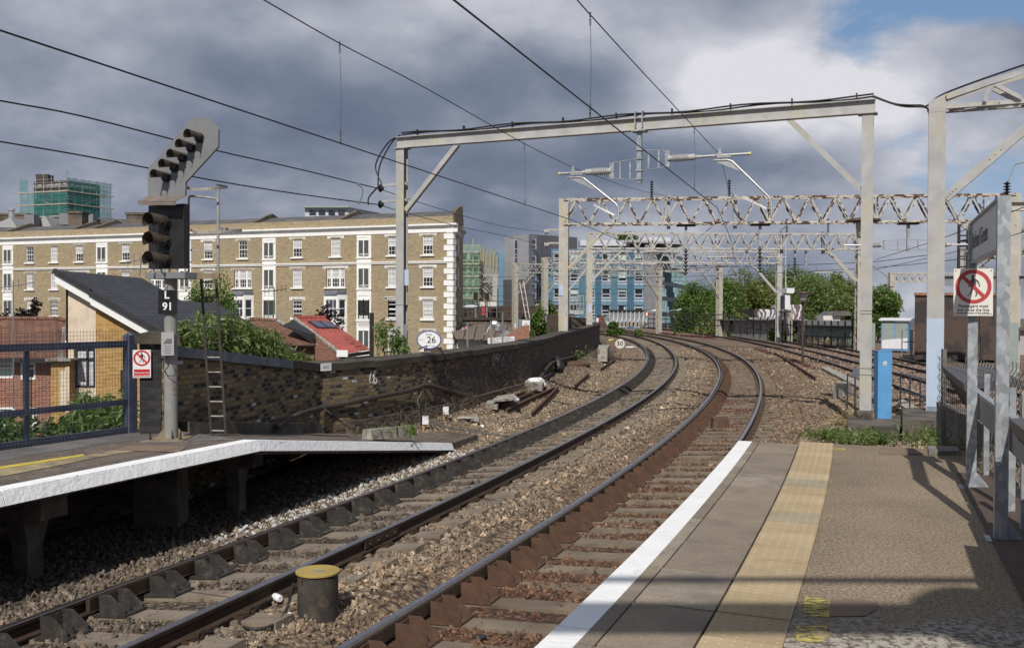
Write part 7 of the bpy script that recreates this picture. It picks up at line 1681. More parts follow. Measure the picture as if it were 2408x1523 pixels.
for x in wx:
 for r, (a, b2) in enumerate(rws+[(748, 777)]):
  h_ = z_px(a)-z_px(b2); c_ = H(A(x, 700, BY), (z_px(a)+z_px(b2))/2)+Vector((0, .02, 0)); f = MB(); frame(f, 0, 0, 1.5, h_, ((), ()), .1, 0, .14); f.box((0, 0, -h_*.22), (1.3, .12, .14)); f.box((0, -.1, h_/2+.2), (1.8, .2, .2)); f.box((0, -.1, -h_/2-.06), (1.8, .2, .1))
  fr_ = f.build('window', K['frame_grey'], fl, local=True); fr_.location = c_-wloc(fl); f = MB(); f.box((0, .1, 0), (1.46, .02, h_)); f.build('pane', K['glass' if rw.random() < .6 else 'glass_blue'], fr_, local=True)
  if rw.random() < .6: f = MB(); k = rw.choice((.3, .5, .75)); f.box((0, .07, h_*(.5-k/2)), (1.2, .02, h_*k)); f.build('blind', K['blind'], fr_, local=True)
  else: f = MB(); f.box((.45, .07, 0), (.25, .02, h_*.9)); f.build('curtain', K['blind'], fr_, local=True)
hwall('side_wall', 'clad_grey', a1_, BY, 1541, BY+1, 575)
hwall('roof_set_back', 'clad_light', 1395, BY+8, 1545, BY+8, 572)
b_ = MB(); b_.hexa(pbox(a0_, 1541, 586, 590, BY+.1, 30)); b_.build('roof', K['wall_grey'], fl)
b_ = MB(); b_.beam(A(1470, 571, BY+5), A(1600, 577, BY+5), 10, .4); b_.build('roof_canopy', K['wall_grey'], fl)
b_ = MB(); b_.box(A(1540, 567, BY+9), (5, 4, 1.2)); b_.box(A(1420, 573, BY+6), (9, 4, 1.0)); b_.build('roof_plant', K['frame_grey'], fl)
# grey stair block
f0, f1, f2 = (1186, 160), (1244, 158), (1263, 161); zt_g = z_px(551)
b_ = MB(); p0_, p1_, p2_, p3_ = H(A(1186, 700, 159), 0), H(A(1243, 700, 156), 0), H(A(1262, 700, 159.5), 0), H(A(1357, 700, 176), 0)
for a, c, za, zc_ in ((p0_, p1_, A(1186, 558, 159).z, A(1243, 550.5, 156).z), (p1_, p2_, A(1243, 550.5, 156).z, A(1262, 551, 159.5).z)): b_.face([H(a, -5.6), H(c, -5.6), H(c, zc_), H(a, za)])
b_.build('stair_block', K['clad_grey'], fl, fixn=False)
b_ = MB(); b_.hexa([H(p2_, 10), H(p3_, 10), H(p3_+Vector((0, 8, 0)), 10), H(p2_+Vector((0, 14, 0)), 10), H(p2_, A(1262, 551, 159.5).z-.05), H(p3_, A(1357, 558, 176).z), H(p3_+Vector((0, 8, 0)), A(1357, 558, 176).z), H(p2_+Vector((0, 14, 0)), A(1262, 551, 159.5).z)]); b_.hexa([H(p0_, -5.6), H(p1_, -5.6), H(p2_+Vector((0, 10, 0)), -5.6), H(p0_+Vector((-1, 12, 0)), -5.6), H(p0_, 8), H(p1_, 8), H(p2_+Vector((0, 10, 0)), 8), H(p0_+Vector((-1, 12, 0)), 8)]); b_.build('plant_storey', K['clad_dark'], fl)
for xa, Ya, ys, w in ((1213, 157.5, ((565, 584), (586, 596), (599, 603), (606, 622), (632, 650), (660, 676)), .45), (1253, 157.7, ((563, 573), (576, 585), (603, 612), (616, 623), (634, 642), (650, 658), (668, 676), (690, 700)), .9)):
 for a, b2 in ys: f = MB(); p, q = A(xa, a, Ya), A(xa, b2, Ya); f.box((p+q)/2, (w+.2, .16, p.z-q.z+.12)); s_ = f.build('stair_window', K['frame_grey'], fl); f = MB(); f.box((p+q)/2+Vector((0, -.1, 0)), (w, .03, p.z-q.z)); f.build('pane', K['glass_blue'], s_)
b_ = MB(); b_.hexa(pbox(1167, 1187, 593, 730, 162, 10, -5.6)); b_.build('blue_slab', K['clad_light'], fl); b_ = MB(); b_.hexa(pbox(1166, 1171, 593.5, 730, 161.9, 9, -5.6)); b_.build('blue_edge', K['clad_deep'], fl)
# receding fin facade
pa, pc_ = H(A(1541, 700, BY+1), 0), H(A(1609, 700, 205), 0); d = (pc_-pa); L = d.length; d.normalize(); ni = Vector((-d.y, d.x, 0)); ztf = z_px(580)
b_ = MB(); b_.face([H(pa, -5.6), H(pc_, -5.6), H(pc_, ztf), H(pa, ztf)]); b_.build('fin_wall', K['fin_glass'], fl, fixn=False)
b_ = MB(); b_.box(H(pa+d*1.4-ni*.03, (ztf-5.6)/2), (2.8, .1, ztf+5.6), (d, ni, Z)); b_.build('corner_panel', K['clad_grey'], fl)
for k, y in enumerate((585, 623, 662, 700, 738, 765)): b_ = MB(); b_.box(H(pa+d*(L+2.8)/2-ni*.25, z_px(y)), (L-2.8, .5, .75), (d, ni, Z)); b_.build('floor_band', K['clad_dark'], fl)
b_ = MB()
for k in range(20):
 for j in range(5):
  y0, y1 = ((585, 623, 662, 700, 738, 765)[j:j+2]); u = 3.2+(L-3.6)*(k+.3*((k*7+j*3) % 3)/2)/20; b_.box(H(pa+d*u-ni*.42, (z_px(y0)+z_px(y1))/2), (.08, .85, z_px(y0)-z_px(y1)-.8), (d, ni, Z))
b_.build('glass_fins', K['fin'], fl)
# scaffolded block in green netting
sb2 = thing('scaffolded_block', 'rendered block with green netted yellow scaffolding beside the terrace end', 'building', H(A(1100, 735, 140), -5.6))
h = pbox(1040, 1126, 590, 760, 140, 22, -5.6); b_ = MB(); b_.hexa(h); b_.build('front_wall', K['wall_teal'], sb2)
q = [H(A(1126, 700, 140), 0), H(A(1172, 700, 142.5), 0)]; za, zb2 = A(1126, 588, 140).z, A(1172, 601, 142.5).z; b_ = MB(); b_.face([H(q[0], -5.6), H(q[1], -5.6), H(q[1], zb2), H(q[0], za)]); b_.build('flank_wall', K['beige'], sb2, fixn=False)
for x in (1083, 1092, 1112, 1121):
 for y in (601, 628, 655, 681): 
  if x in (1083, 1121) and False: continue
  b_ = MB(); p = A(x if x not in (1092, 1112) else x, y, 139.95); b_.box(p, (.85, .12, 1.2)); b_.build('window', K['glass'], sb2)
for k in range(5): b_ = MB(); p = A(1070+k*14, 700, 138); b_.tube([H(p, -5), H(p, A(1100, 574, 138).z+(.8 if k % 2 else 0))], .07, 5); b_.build('scaffold_pole', K['pole_yellow'], sb2)
for y in (577, 583, 592, 600, 611, 619, 627, 640, 648, 656, 668, 676, 684, 697): b_ = MB(); b_.tube([A(1068, y, 138), A(1130, y+.5, 138)], .055, 5); b_.build('scaffold_pole', K['pole_yellow'], sb2)
for y in (592, 619, 648, 676, 699): b_ = MB(); b_.beam(A(1068, y+1.5, 138.2), A(1127, y+1.8, 138.2), 1.1, .2); b_.build('scaffold_plank', K['plank'], sb2)
for k in range(6): b_ = MB(); p = A(1130+k*8, 588+2*k, 140+k*.4); b_.tube([p-Z*2, p+Z*(.3+.4*(k % 2))], .05, 5); b_.build('guard_post', K['pole_yellow'], sb2)
b_ = MB(); b_.tube([A(1127, 582, 140), A(1172, 593, 142.4)], .04, 5); b_.build('guard_rail', K['pole_yellow'], sb2)
b_ = MB()
for k in range(10):
 for j in range(10):
  P = lambda a, c: A(1070+5.6*a, 575+14*c, 137.6)+Vector((0, .15*math.sin(a*2+c*3), 0)); b_.face([P(k, j+1), P(k+1, j+1), P(k+1, j), P(k, j)])
b_.build('netting', K['net_green'], sb2, smooth=True, fixn=False)
# near houses
def win(root, c, rt, w, h, bars, fm, pm, n=None, curtain=None, nm='window'):
 rt = Vector(rt).normalized(); n = n or rt.cross(Z); f = MB(); ax = (rt, -n, Z); y = n*.03
 for s_ in (-1, 1): f.box(c+rt*s_*(w/2-.035)+y, (.07, .1, h), ax); f.box(c+Z*s_*(h/2-.035)+y, (w-.14, .1, .07), ax)
 for b2 in bars[0]: f.box(c+rt*b2*w+y, (.06, .09, h-.14), ax)
 for b2 in bars[1]: f.box(c+Z*b2*h+y, (w-.14, .09, .06), ax)
 o = f.build(nm, K[fm], root); g_ = MB(); g_.box(c+n*.008, (w-.1, .016, h-.1), ax); g_.build('pane', K[pm], o)
 if curtain: g_ = MB(); g_.box(c+n*.02-Z*h*.04, (w*.8, .012, h*.8), ax); g_.build('curtain', K[curtain], o)
 return o
# monopitch house
m1 = thing('monopitch_house', 'cream and buff brick house with a dark sloping roof and white bargeboard behind the fence', 'house', Vector((-11, 28, -5.6)))
YF = 28.0; m_sl = .57; zpl = lambda x: 3.72-m_sl*(x+13.5)
xl, xr = A(147, 643, YF).x, -8.85
def rpl(x, y, k=0): return Vector((x, y, zpl(x)+k))
rf = [(xl-.12, YF-.25), (xr, YF-.25), (xr, 38.0), (-12.05, 38.0), (-12.05, 34.3), (xl-.12, 34.3)]
b_ = MB(); b_.face([rpl(x, y) for x, y in rf]); b_.face([rpl(x, y, -.16) for x, y in rf][::-1]); [b_.face([rpl(*rf[k], -.16), rpl(*rf[(k+1) % 6], -.16), rpl(*rf[(k+1) % 6]), rpl(*rf[k])]) for k in range(6)]
o = b_.build('roof', K['tile_dark'], m1, fixn=False)
# uv of the roof: courses follow the ridge
ul = o.data.uv_layers[0].data
for l in o.data.loops: v = o.data.vertices[l.vertex_index].co; ul[l.index].uv = (v.y, v.x*1.15)
xm = A(225, 700, YF).x
wl = [('render_wall', 'render', A(160, 700, YF).x, xm), ('brick_wall', 'brick_buff', xm, xr+.15)]
hw = [(A(174, 800, YF).x, A(224, 800, YF).x, A(200, 912, YF).z, A(200, 812, YF).z)]; hw2 = [(A(283, 800, YF).x, A(303, 800, YF).x, A(290, 925, YF).z, A(290, 814, YF).z)]
for (nm, mt, x0, x1), hs_ in zip(wl, (hw, hw2)):
 b_ = MB(); zc_ = zpl(x1)-.2; holed(b_, Vector((0, YF, 0)), Vector((1, 0, 0)), Z, x0, x1, -5.6, zc_, hs_, .12, Vector((0, 1, 0))); b_.face([(x0, YF, zc_), (x1, YF, zc_), (x0, YF, zpl(x0)-.2)]); b_.build(nm, K[mt], m1, fixn=False)
b_ = MB(); b_.face([(xl+.1, YF, -5.6), (xl+.1, 34.2, -5.6), (xl+.1, 34.2, zpl(xl)-.2), (xl+.1, YF, zpl(xl)-.2)]); b_.face([(xr+.15, YF, -5.6), (xr+.15, 37.9, -5.6), (xr+.15, 37.9, zpl(xr)-.3), (xr+.15, YF, zpl(xr)-.3)]); b_.build('side_wall', K['brick_buff'], m1, fixn=False)
for x0, x1, dz in ((xl-.1, A(222, 690, YF).x, 0), (A(222, 690, YF).x, xr, -.05)):
 b_ = MB(); b_.hexa([rpl(x0, YF-.27, dz-.36), rpl(x1, YF-.27, dz-.36), rpl(x1, YF-.22, dz-.36), rpl(x0, YF-.22, dz-.36), rpl(x0, YF-.27, dz-.09), rpl(x1, YF-.27, dz-.09), rpl(x1, YF-.22, dz-.09), rpl(x0, YF-.22, dz-.09)]); b_.build('bargeboard', K['bargeboard'], m1)
 b_ = MB(); b_.beam(rpl(x0-.02, YF-.27, dz-.02), rpl(x1, YF-.27, dz-.02), .16, .14); b_.build('verge_trim', K['iron'], m1)
b_ = MB(); b_.beam((xr+.03, YF-.3, zpl(xr)-.1), (xr+.03, 38, zpl(xr)-.1), .14, .12); b_.build('gutter', K['sign_grey'], m1)
b_ = MB(); b_.hexa([(A(120, 850, 27.6).x, 27.6, -5.6), (A(162, 850, 27.6).x, 27.6, -5.6), (A(162, 850, 27.6).x, 30, -5.6), (A(120, 850, 27.6).x, 30, -5.6)]+[(A(120, 850, 27.6).x, 27.6, A(140, 848, 27.6).z), (A(162, 850, 27.6).x, 27.6, A(140, 848, 27.6).z), (A(162, 850, 27.6).x, 30, A(140, 848, 27.6).z), (A(120, 850, 27.6).x, 30, A(140, 848, 27.6).z)]); b_.build('annex_wall', K['brick_buff'], m1)
b_ = MB(); b_.box(A(140, 846, 27.5)+Vector((0, .6, 0)), (.75, 1.4, .06)); b_.build('annex_cap', K['concrete_pale'], m1); b_ = MB(); b_.face([A(140, 965, 27.55), A(156, 965, 27.55), A(156, 870, 27.55), A(140, 870, 27.55)]); b_.face([A(154, 1000, 27.56), A(163, 1000, 27.56), A(163, 862, 27.56), A(154, 862, 27.56)]); b_.build('annex_render', K['render'], m1, fixn=False)
b_ = MB(); b_.hexa([A(x, y, Y) for Y in (28.2, 28.35) for x, y in ((134, 842), (148, 843), (158, 768), (156, 750))]); b_.build('sloping_flashing', K['concrete'], m1)
c_ = (hw[0][0]+hw[0][1])/2, (hw[0][2]+hw[0][3])/2; win(m1, Vector((c_[0], YF+.1, c_[1])), (1, 0, 0), hw[0][1]-hw[0][0], hw[0][3]-hw[0][2], ((.1,), (.18,)), 'iron', 'glass', Vector((0, -1, 0)), 'curtain')
c_ = (hw2[0][0]+hw2[0][1])/2, (hw2[0][2]+hw2[0][3])/2; win(m1, Vector((c_[0], YF+.1, c_[1])), (1, 0, 0), hw2[0][1]-hw2[0][0], hw2[0][3]-hw2[0][2], ((), (.2,)), 'iron', 'glass', Vector((0, -1, 0)))
# red brick house at the left edge
m2 = thing('red_brick_house', 'red brick house with mossy brown tiled roof at the left edge', 'house', Vector((-19, 31, -5.6))); YH = 31.0
xe = A(122, 850, YH).x; ze = A(60, 842, YH).z; zr2 = A(60, 751, 35).z; xw0 = -26
hs_ = [(A(a, 870, YH).x, A(b2, 870, YH).x, A(50, d, YH).z, A(50, c, YH).z) for a, b2, c, d in ((-18, 33, 858, 885), (75, 136, 858, 888))]
hs_ = [(-20.0, A(33, 870, YH).x, A(20, 889, YH).z, A(20, 852, YH).z), (A(48, 870, YH).x, A(84, 870, YH).x, A(60, 892, YH).z, A(60, 852, YH).z), (-20.0, A(34, 1000, YH).x, A(20, 1000, YH).z, A(20, 957, YH).z), (A(69, 1000, YH).x, A(86, 1000, YH).x, A(70, 1005, YH).z, A(70, 958, YH).z)]
b_ = MB(); holed(b_, Vector((0, YH, 0)), Vector((1, 0, 0)), Z, xw0, xe, -5.6, ze, hs_, .1, Vector((0, 1, 0))); b_.face([(xe, YH, -5.6), (xe, 39, -5.6), (xe, 39, ze), (xe, YH, ze)]); b_.build('wall', K['brick_red'], m2, fixn=False)
for k, (a, c, d, e) in enumerate(hs_): win(m2, Vector(((a+c)/2, YH+.08, (d+e)/2)), (1, 0, 0), c-a, e-d, ((), (.15,)) if k < 2 else ((.0,), ()), 'bargeboard', 'glass_blue' if k % 2 else 'blind', Vector((0, -1, 0)))
b_ = MB(); x1 = A(128, 751, 35).x; b_.face([(xw0, YH-.35, ze), (xe+.35, YH-.35, ze), (x1, 35, zr2), (xw0, 35, zr2)]); b_.face([(xe+.35, YH-.35, ze), (xe+1.0, 37, ze+.9), (x1+1.3, 35.8, zr2-.3), (x1, 35, zr2)]); b_.face([(xw0, 35, zr2), (x1, 35, zr2), (x1, 39.3, ze), (xw0, 39.3, ze)]); b_.build('roof', K['tile_brown'], m2, fixn=False)
b_ = MB(); b_.tube([(xw0, 35, zr2+.03), (x1, 35, zr2+.03), (x1+1.3, 35.8, zr2-.27)], .1, 6); b_.build('ridge_tiles', K['tile_brown'], m2); b_ = MB(); b_.beam((xw0, YH-.38, ze-.05), (xe+.38, YH-.38, ze-.05), .14, .14); b_.build('gutter', K['iron'], m2)
b_ = MB(); p = A(152, 808, 32.4); b_.hexa([p+Vector(q) for q in ((-.35, -.05, -.25), (.1, -.05, -.25), (.35, .25, .06), (-.1, .25, .06), (-.35, -.1, -.2), (.1, -.1, -.2), (.35, .2, .11), (-.1, .2, .11))]); b_.build('roof_flashing', K['cab_white'], m2)
b_ = MB(); p = A(153, 782, 33); b_.lathe(p-Z*.1, Z, [(.09, 0), (.09, .25), (.12, .26), (.0, .33)], 8); b_.build('vent', K['wall_grey'], m2)
def aerial(lab, base, top, mast='steel_grey'):
 t_ = thing('tv_aerial', lab, 'aerial', base); b_ = MB(); b_.tube([base, top], .025, 5); b_.build('mast', K[mast], t_); b_ = MB(); e = Vector((1, .3, 0))
 b_.tube([top-e*.5-Z*.25, top+e*.6-Z*.05], .015, 4); [b_.tube([top-e*(.45-.2*k)-Z*.22+Z*.04*k-Z*.22, top-e*(.45-.2*k)-Z*.22+Z*.04*k+Z*.22], .01, 4) for k in range(6)]; b_.build('elements', K[mast], t_)
aerial('thin television aerial on a long pole before the red brick house', A(32, 960, 30.2), A(31, 660, 30.2)); aerial('small television aerial above the dark sloping roof left of the signal', A(328, 650, 33), A(334, 600, 33)); aerial('black television aerial in front of the white shuttered bay', A(646, 740, 48), A(645, 676, 48), 'iron')
# brown tiled house and red tiled extension behind the parapet
YB = 46.0; m3 = thing('brown_roof_house', 'low house with mossy brown tiled roof between the dark roof and the red roof', 'house', A(680, 830, YB))
b_ = MB(); b_.face([A(590, 751, 49.5), A(652, 754, 49.5), A(750, 811, 44.5), A(672, 812, 44.5), A(560, 812, 44.5), A(540, 751, 49.5)]); b_.build('roof', K['tile_brown'], m3, fixn=False); b_ = MB(); b_.hexa([H(A(600, 812, 45), -5.6), H(A(738, 812, 45), -5.6), H(A(738, 812, 49), -5.6), H(A(600, 812, 49), -5.6)]+[H(A(600, 812, 45), A(600, 816, 45).z), H(A(738, 812, 45), A(600, 816, 45).z), H(A(738, 812, 49), A(600, 816, 45).z), H(A(600, 812, 49), A(600, 816, 45).z)]); b_.build('wall', K['brick_red'], m3); b_ = MB(); b_.tube([A(588, 750.5, 49.5), A(654, 753.5, 49.5)], .12, 6); b_.build('ridge_tiles', K['tile_brown'], m3); b_ = MB(); b_.tube([A(654, 754, 49.4), A(750, 811, 44.4)], .1, 6); b_.build('verge_tiles', K['concrete_pale'], m3)
m4 = thing('red_roof_house', 'house extension with bright red tiled roof and two skylights', 'house', A(780, 840, 43)); r_a, r_b, r_c, r_d = A(692, 747.5, 47.5), A(764, 746.5, 49), A(872, 822, 43.5), A(803, 832, 42)
b_ = MB(); b_.face([r_a, r_b, r_c, r_d]); o = b_.build('roof', K['tile_red'], m4, fixn=False); e1_ = (r_b-r_a).normalized(); ul = o.data.uv_layers[0].data; ww = [(0, 0), ((r_b-r_a).length, 0), ((r_c-r_a).dot(e1_), -(r_c-r_b).length), (0, -(r_d-r_a).length)]
for k in range(4): ul[k].uv = ww[k]
b_ = MB(); b_.tube([r_a, r_b], .13, 6); b_.build('ridge_tiles', K['tile_red'], m4); b_ = MB(); b_.beam(r_a, r_d, .14, .1); b_.build('verge_trim', K['concrete_pale'], m4); b_ = MB(); b_.beam(r_d-Z*.12, r_c-Z*.12, .15, .15); b_.build('gutter', K['iron'], m4)
b_ = MB(); b_.face([A(664, 764, 45.8), A(740, 788, 44.3), A(740, 800, 44.3), A(668, 768, 45.7)]); b_.face([A(664, 764, 45.8), r_a-Z*.1, A(741, 784, 44.6), A(740, 797, 44.4)]); b_.build('cheek_wall', K['iron'], m4, fixn=False)
q = r_d-Z*.2; b_ = MB(); b_.face([H(A(740, 800, 44.6), -5.6), H(q, -5.6), q, A(741, 786, 44.6)]); b_.face([H(q, -5.6), H(r_c, -5.6), r_c-Z*.25, q]); b_.build('wall', K['brick_red'], m4, fixn=False)
for x0, lab in ((739, 1), (763, 2)):
 nrm = (r_b-r_a).cross(r_d-r_a).normalized(); nrm = nrm if nrm.z > 0 else -nrm; c_ = ON(x0+9, 766, r_a, nrm)+nrm*.03; ey = (r_d-r_a).normalized(); ex = nrm.cross(ey); b_ = MB(); b_.box(c_, (.62, 1.3, .1), (ex, ey, nrm)); o = b_.build('skylight', K['iron'], m4); b_ = MB(); b_.box(c_+nrm*.055, (.46, 1.1, .02), (ex, ey, nrm)); b_.build('pane', K['glass_blue'], o)
b_ = MB(); q = A(806, 828, 42); b_.box(q+Vector((0, -.1, -.05)), (.5, .1, .3)); b_.build('fascia', K['bargeboard'], m4)
p = A(874, 830, 42); b_ = MB(); b_.tube([H(p, -5.6), A(874, 735, 42)], .1, 8); tag(b_.build('drain_pipe', K['iron'], origin=p), 'black pole standing right of the red tiled roof', 'pole')
# second viaduct, sheds and yard seen over the parapet
v2 = thing('branch_viaduct', 'low brick viaduct carrying other tracks, left of the blue flats', 'viaduct', A(1160, 760, 118)); ztv = A(1150, 752, 118).z
b_ = MB(); b_.hexa([(-30, 118, -5.6), (9, 112, -5.6), (9, 128, -5.6), (-30, 136, -5.6), (-30, 118, ztv), (9, 112, ztv), (9, 128, ztv), (-30, 136, ztv)]); b_.build('wall', K['brick_grey'], v2); b_ = MB(); b_.hexa([(-30, 117.8, ztv), (9, 111.8, ztv), (9, 112.5, ztv), (-30, 118.5, ztv), (-30, 117.8, ztv+.35), (9, 111.8, ztv+.35), (9, 112.5, ztv+.35), (-30, 118.5, ztv+.35)]); b_.build('coping', K['stone_cap'], v2)
railing('railing', 'rusty post and rail fence along the low viaduct left of the gantry posts', [(-14, 115.6, ztv+.35), (9, 112.1, ztv+.35)], 2.0, 16, (1.95, 1.3, .65), .07, 'iron_brown')
ho = thing('hoarding', 'long dark brown hoarding behind the low viaduct tracks', 'hoarding', A(1200, 735, 134)); b_ = MB(); p, q = A(1076, 760, 135), A(1262, 760, 131); zt_ = A(1170, 719, 133).z; d = (q-p); d.z = 0; d.normalize(); L = (q-p).length
for k in range(12): b_.box(H(p+d*L*(k+.5)/12, (zt_-2)/2), (L/12-.1, .15, zt_+2), (d, Vector((-d.y, d.x, 0)), Z))
b_.build('panels', K['fence_brown'], ho)
for x, lab in ((1118.5, 'dark colour light signal on a post, left one of the pair before the green netting'), (1145, 'dark colour light signal on a post, right one of the pair beside the beige wall')):
 p = A(x, 745, 122); t_ = thing('railway_signal', lab, 'signal', p); b_ = MB(); b_.tube([H(p, ztv), H(p, A(x, 703, 122).z)], .12, 8); b_.build('mast', K['steel_grey'], t_); b_ = MB(); a, c = A(x, 688, 122), A(x, 704, 122); b_.box((a+c)/2, (.6, .35, a.z-c.z)); b_.build('head', K['sig_black'], t_); b_ = MB(); [b_.lathe((a+c)/2+Vector((0, -.18, .28-.28*k)), (0, -1, 0), [(.1, 0), (.1, .15)], 8) for k in range(3)]; b_.build('hoods', K['iron'], t_); b_ = MB(); e = Vector((.8, 0, 0)); b_.tube([H(p+e, ztv), H(p+e*.3, A(x, 706, 122).z)], .04, 4); b_.build('ladder', K['iron_brown'], t_)
simple('site_hut', 'pale cream site hut beyond the low viaduct', 'hut', 'ivory', 'wall', 1128, 1168, 709, 722, 129, 3); simple('container', 'small dull red container on the low viaduct', 'container', 'sign_red_faded', 'body', 1132, 1144, 723, 741, 124, 3)
b_ = MB(); h = pbox(1060, 1085, 724, 745, 126, 5); b_.prism([A(1058, 728, 126), A(1076, 710, 126), A(1092, 728, 126), A(1092, 745, 126), A(1058, 745, 126)], (0, 6, 0)); tag(b_.build('gabled_hut', K['fence_brown'], origin=h[0]), 'dark gabled hut at the right end of the terrace', 'hut')
la = thing('leaning_ladder', 'long pale ladder leaning by the distant cream gantry post', 'ladder', A(1243, 750, 108)); a0, a1, b0, b1 = A(1222, 665, 107), A(1239, 757, 105), A(1231, 662, 107), A(1247, 757, 105)
for p, q in ((a0, a1), (b0, b1)): b_ = MB(); b_.tube([p, q], .07, 5); b_.build('stile', K['handrail'], la)
for k in range(6): u = (k+.5)/6; b_ = MB(); b_.tube([a0+(a1-a0)*u, b0+(b1-b0)*u], .05, 5); b_.build('rung', K['handrail'], la)
# yard sheds in the gap
s1 = thing('yard_shed', 'brown sheet roofed shed with bent flue beside the terrace', 'shed', A(1110, 790, 82)); b_ = MB(); b_.face([A(1072, 797, 78), A(1150, 800, 78), A(1210, 778, 92), A(1196, 764, 98), A(1082, 762, 98), A(1060, 775, 92)]); b_.build('roof', K['shed_roof'], s1, fixn=False); b_ = MB()
for k in range(5): b_.beam(A(1085+k*24, 798, 78)+Z*.05, A(1095+k*24, 763, 98)+Z*.05, .25, .1)
b_.build('roof_ribs', K['shed_roof'], s1); b_ = MB(); b_.hexa(pbox(1074, 1140, 799, 840, 79, 12, -5.6)); b_.build('wall', K['ivory'], s1)
b_ = MB(); p = A(1171, 778, 88); b_.tube([p, A(1171, 768, 88), A(1165, 762, 88), A(1158, 761, 88)], .35, 8); b_.build('bent_flue', K['alu'], s1)
s2 = thing('yard_shed', 'grey corrugated lean to roof in the yard behind the parapet', 'shed', A(1170, 800, 70)); b_ = MB(); b_.face([A(1160, 803, 66), A(1196, 806, 66), A(1212, 786, 74), A(1190, 776, 78)]); b_.build('roof', K['corr'], s2, fixn=False)
b_ = MB(); [b_.beam(A(1163+k*6, 803, 66)+Z*.03, A(1190+k*4, 779+k*1.2, 77.5)+Z*.03, .1, .06) for k in range(6)]; b_.build('roof_ribs', K['corr'], s2); b_ = MB(); b_.hexa(pbox(1160, 1196, 806, 850, 66.5, 6, -5.6)); b_.build('wall', K['ivory'], s2)
b_ = MB(); b_.prism([A(1186, 815, 70), A(1245, 815, 70), A(1245, 765, 70), A(1228, 768, 70), A(1186, 792, 70)], (0, 4, 0)); tag(b_.build('brick_gable', K['brick_red'], origin=A(1186, 815, 70)), 'old red brown brick gable wall beyond the yard sign', 'wall')
sg3 = thing('yard_sign', 'white yard board reading Bethnal Green Metal Works behind the parapet', 'sign', A(1180, 800, 62)); p, q = A(1147, 801, 62), A(1210, 797, 62); c_ = (p+q)/2; d = (q-p).normalized(); b_ = MB(); b_.box(c_, ((q-p).length, .08, .36), (d, Vector((-d.y, d.x, 0)), Z)); b_.build('board', K['sign_white'], sg3); nn_ = Vector((d.y, -d.x, 0))
text('lettering', 'BETHNAL GREEN', K['black'], c_+nn_*.05+Z*.075, d, Z, .17, sg3, .002); text('lettering', 'METAL WORKS', K['black'], c_+nn_*.05-Z*.09, d, Z, .18, sg3, .002); text('lettering', '020', K['ink_soft'], c_+nn_*.05-d*.7, d, Z, .13, sg3, .002); text('lettering', '020', K['ink_soft'], c_+nn_*.05+d*.72, d, Z, .13, sg3, .002)
for x, y0, lab, sg_ in ((1099.5, 759, 'pale flagpole with a furled red and white flag, left one in the yard', -1), (1155, 754, 'pale flagpole with a white flag hanging, right one in the yard', -1)):
 p, q = A(x, 812, 60), A(x, y0, 60); t_ = thing('flagpole', lab, 'flagpole', H(p, -5.6)); b_ = MB(); b_.tube([H(p, -5.6), q], .06, 6); b_.build('pole', K['alu'], t_); b_ = MB(); n_ = 8; F1 = [A(x+sg_*k*(2.6 if x < 1120 else 2.2), y0+6+k*(1.2 if x < 1120 else 3.4)+1.5*math.sin(k*1.3), 60)+Vector((0, .12*math.sin(k*1.7), 0)) for k in range(n_)]; F2 = [A(x+sg_*k*(2.6 if x < 1120 else 2.2), y0+13+k*(.6 if x < 1120 else 3.0)+1.2*math.sin(k*1.5), 60)+Vector((0, .12*math.sin(k*1.7+.6), 0)) for k in range(n_)]
 for k in range(n_-1): b_.face([F1[k], F1[k+1], F2[k+1], F2[k]], 1 if (2 <= k <= 3 and x < 1120) or k == 5 else 0)
 b_.build('flag', [K['flag'], K['sign_red_faded']], t_, fixn=False)
p = A(1182, 800, 56); b_ = MB(); b_.tube([H(p, -5.6), A(1182, 735, 56)], .05, 6); tag(b_.build('thin_pole', K['steel_grey'], origin=H(p, -5.6)), 'thin grey pole right of the hanging white flag', 'pole')
# triangular notice, walkway cage, brick abutment and girder bridge at the curve's end
wa = thing('warning_triangle', 'white board with red triangle below the distant cream gantry posts', 'sign', A(1236, 765, 92)); c_ = A(1237, 765, 92); b_ = MB(); b_.box(c_, (.75, .06, 1.0)); b_.build('plate', K['sign_white'], wa); b_ = MB(); T_ = [c_+Vector((a, -.04, z)) for a, z in ((-.3, -.3), (.3, -.3), (0, .32))]; [b_.beam(T_[k], T_[(k+1) % 3], .03, .08, (0, 1, 0)) for k in range(3)]; b_.build('red_triangle', K['sign_red_faded'], wa)
simple('girder', 'grey steel bridge girder end behind the triangle board', 'girder', 'grey_blue', 'plate', 1220, 1246, 752, 778, 96, 6)
b_ = MB(); b_.hexa([H(A(1286, 700, 84), -5.6), H(A(1380, 700, 90), -5.6), H(A(1380, 700, 93), -5.6), H(A(1286, 700, 90), -5.6)]+[H(A(1286, 700, 84), A(1286, 739, 84).z), H(A(1380, 700, 90), A(1380, 748, 90).z), H(A(1380, 700, 93), A(1380, 748, 90).z), H(A(1286, 700, 90), A(1286, 739, 84).z)]); tag(b_.build('abutment_wall', K['brick_grey'], origin=H(A(1286, 700, 84), -5.6)), 'sooty brick abutment wall right of the big shrub', 'wall')
cg = thing('walkway_cage', 'pale railed steel platform behind the nearest truss gantry post', 'platform cage', A(1355, 730, 75)); p0, p1 = A(1339, 735, 75), A(1371, 733, 75)
b_ = MB(); b_.box((p0+p1)/2, ((p1-p0).length, 1.2, .25)); b_.build('deck', K['pole'], cg)
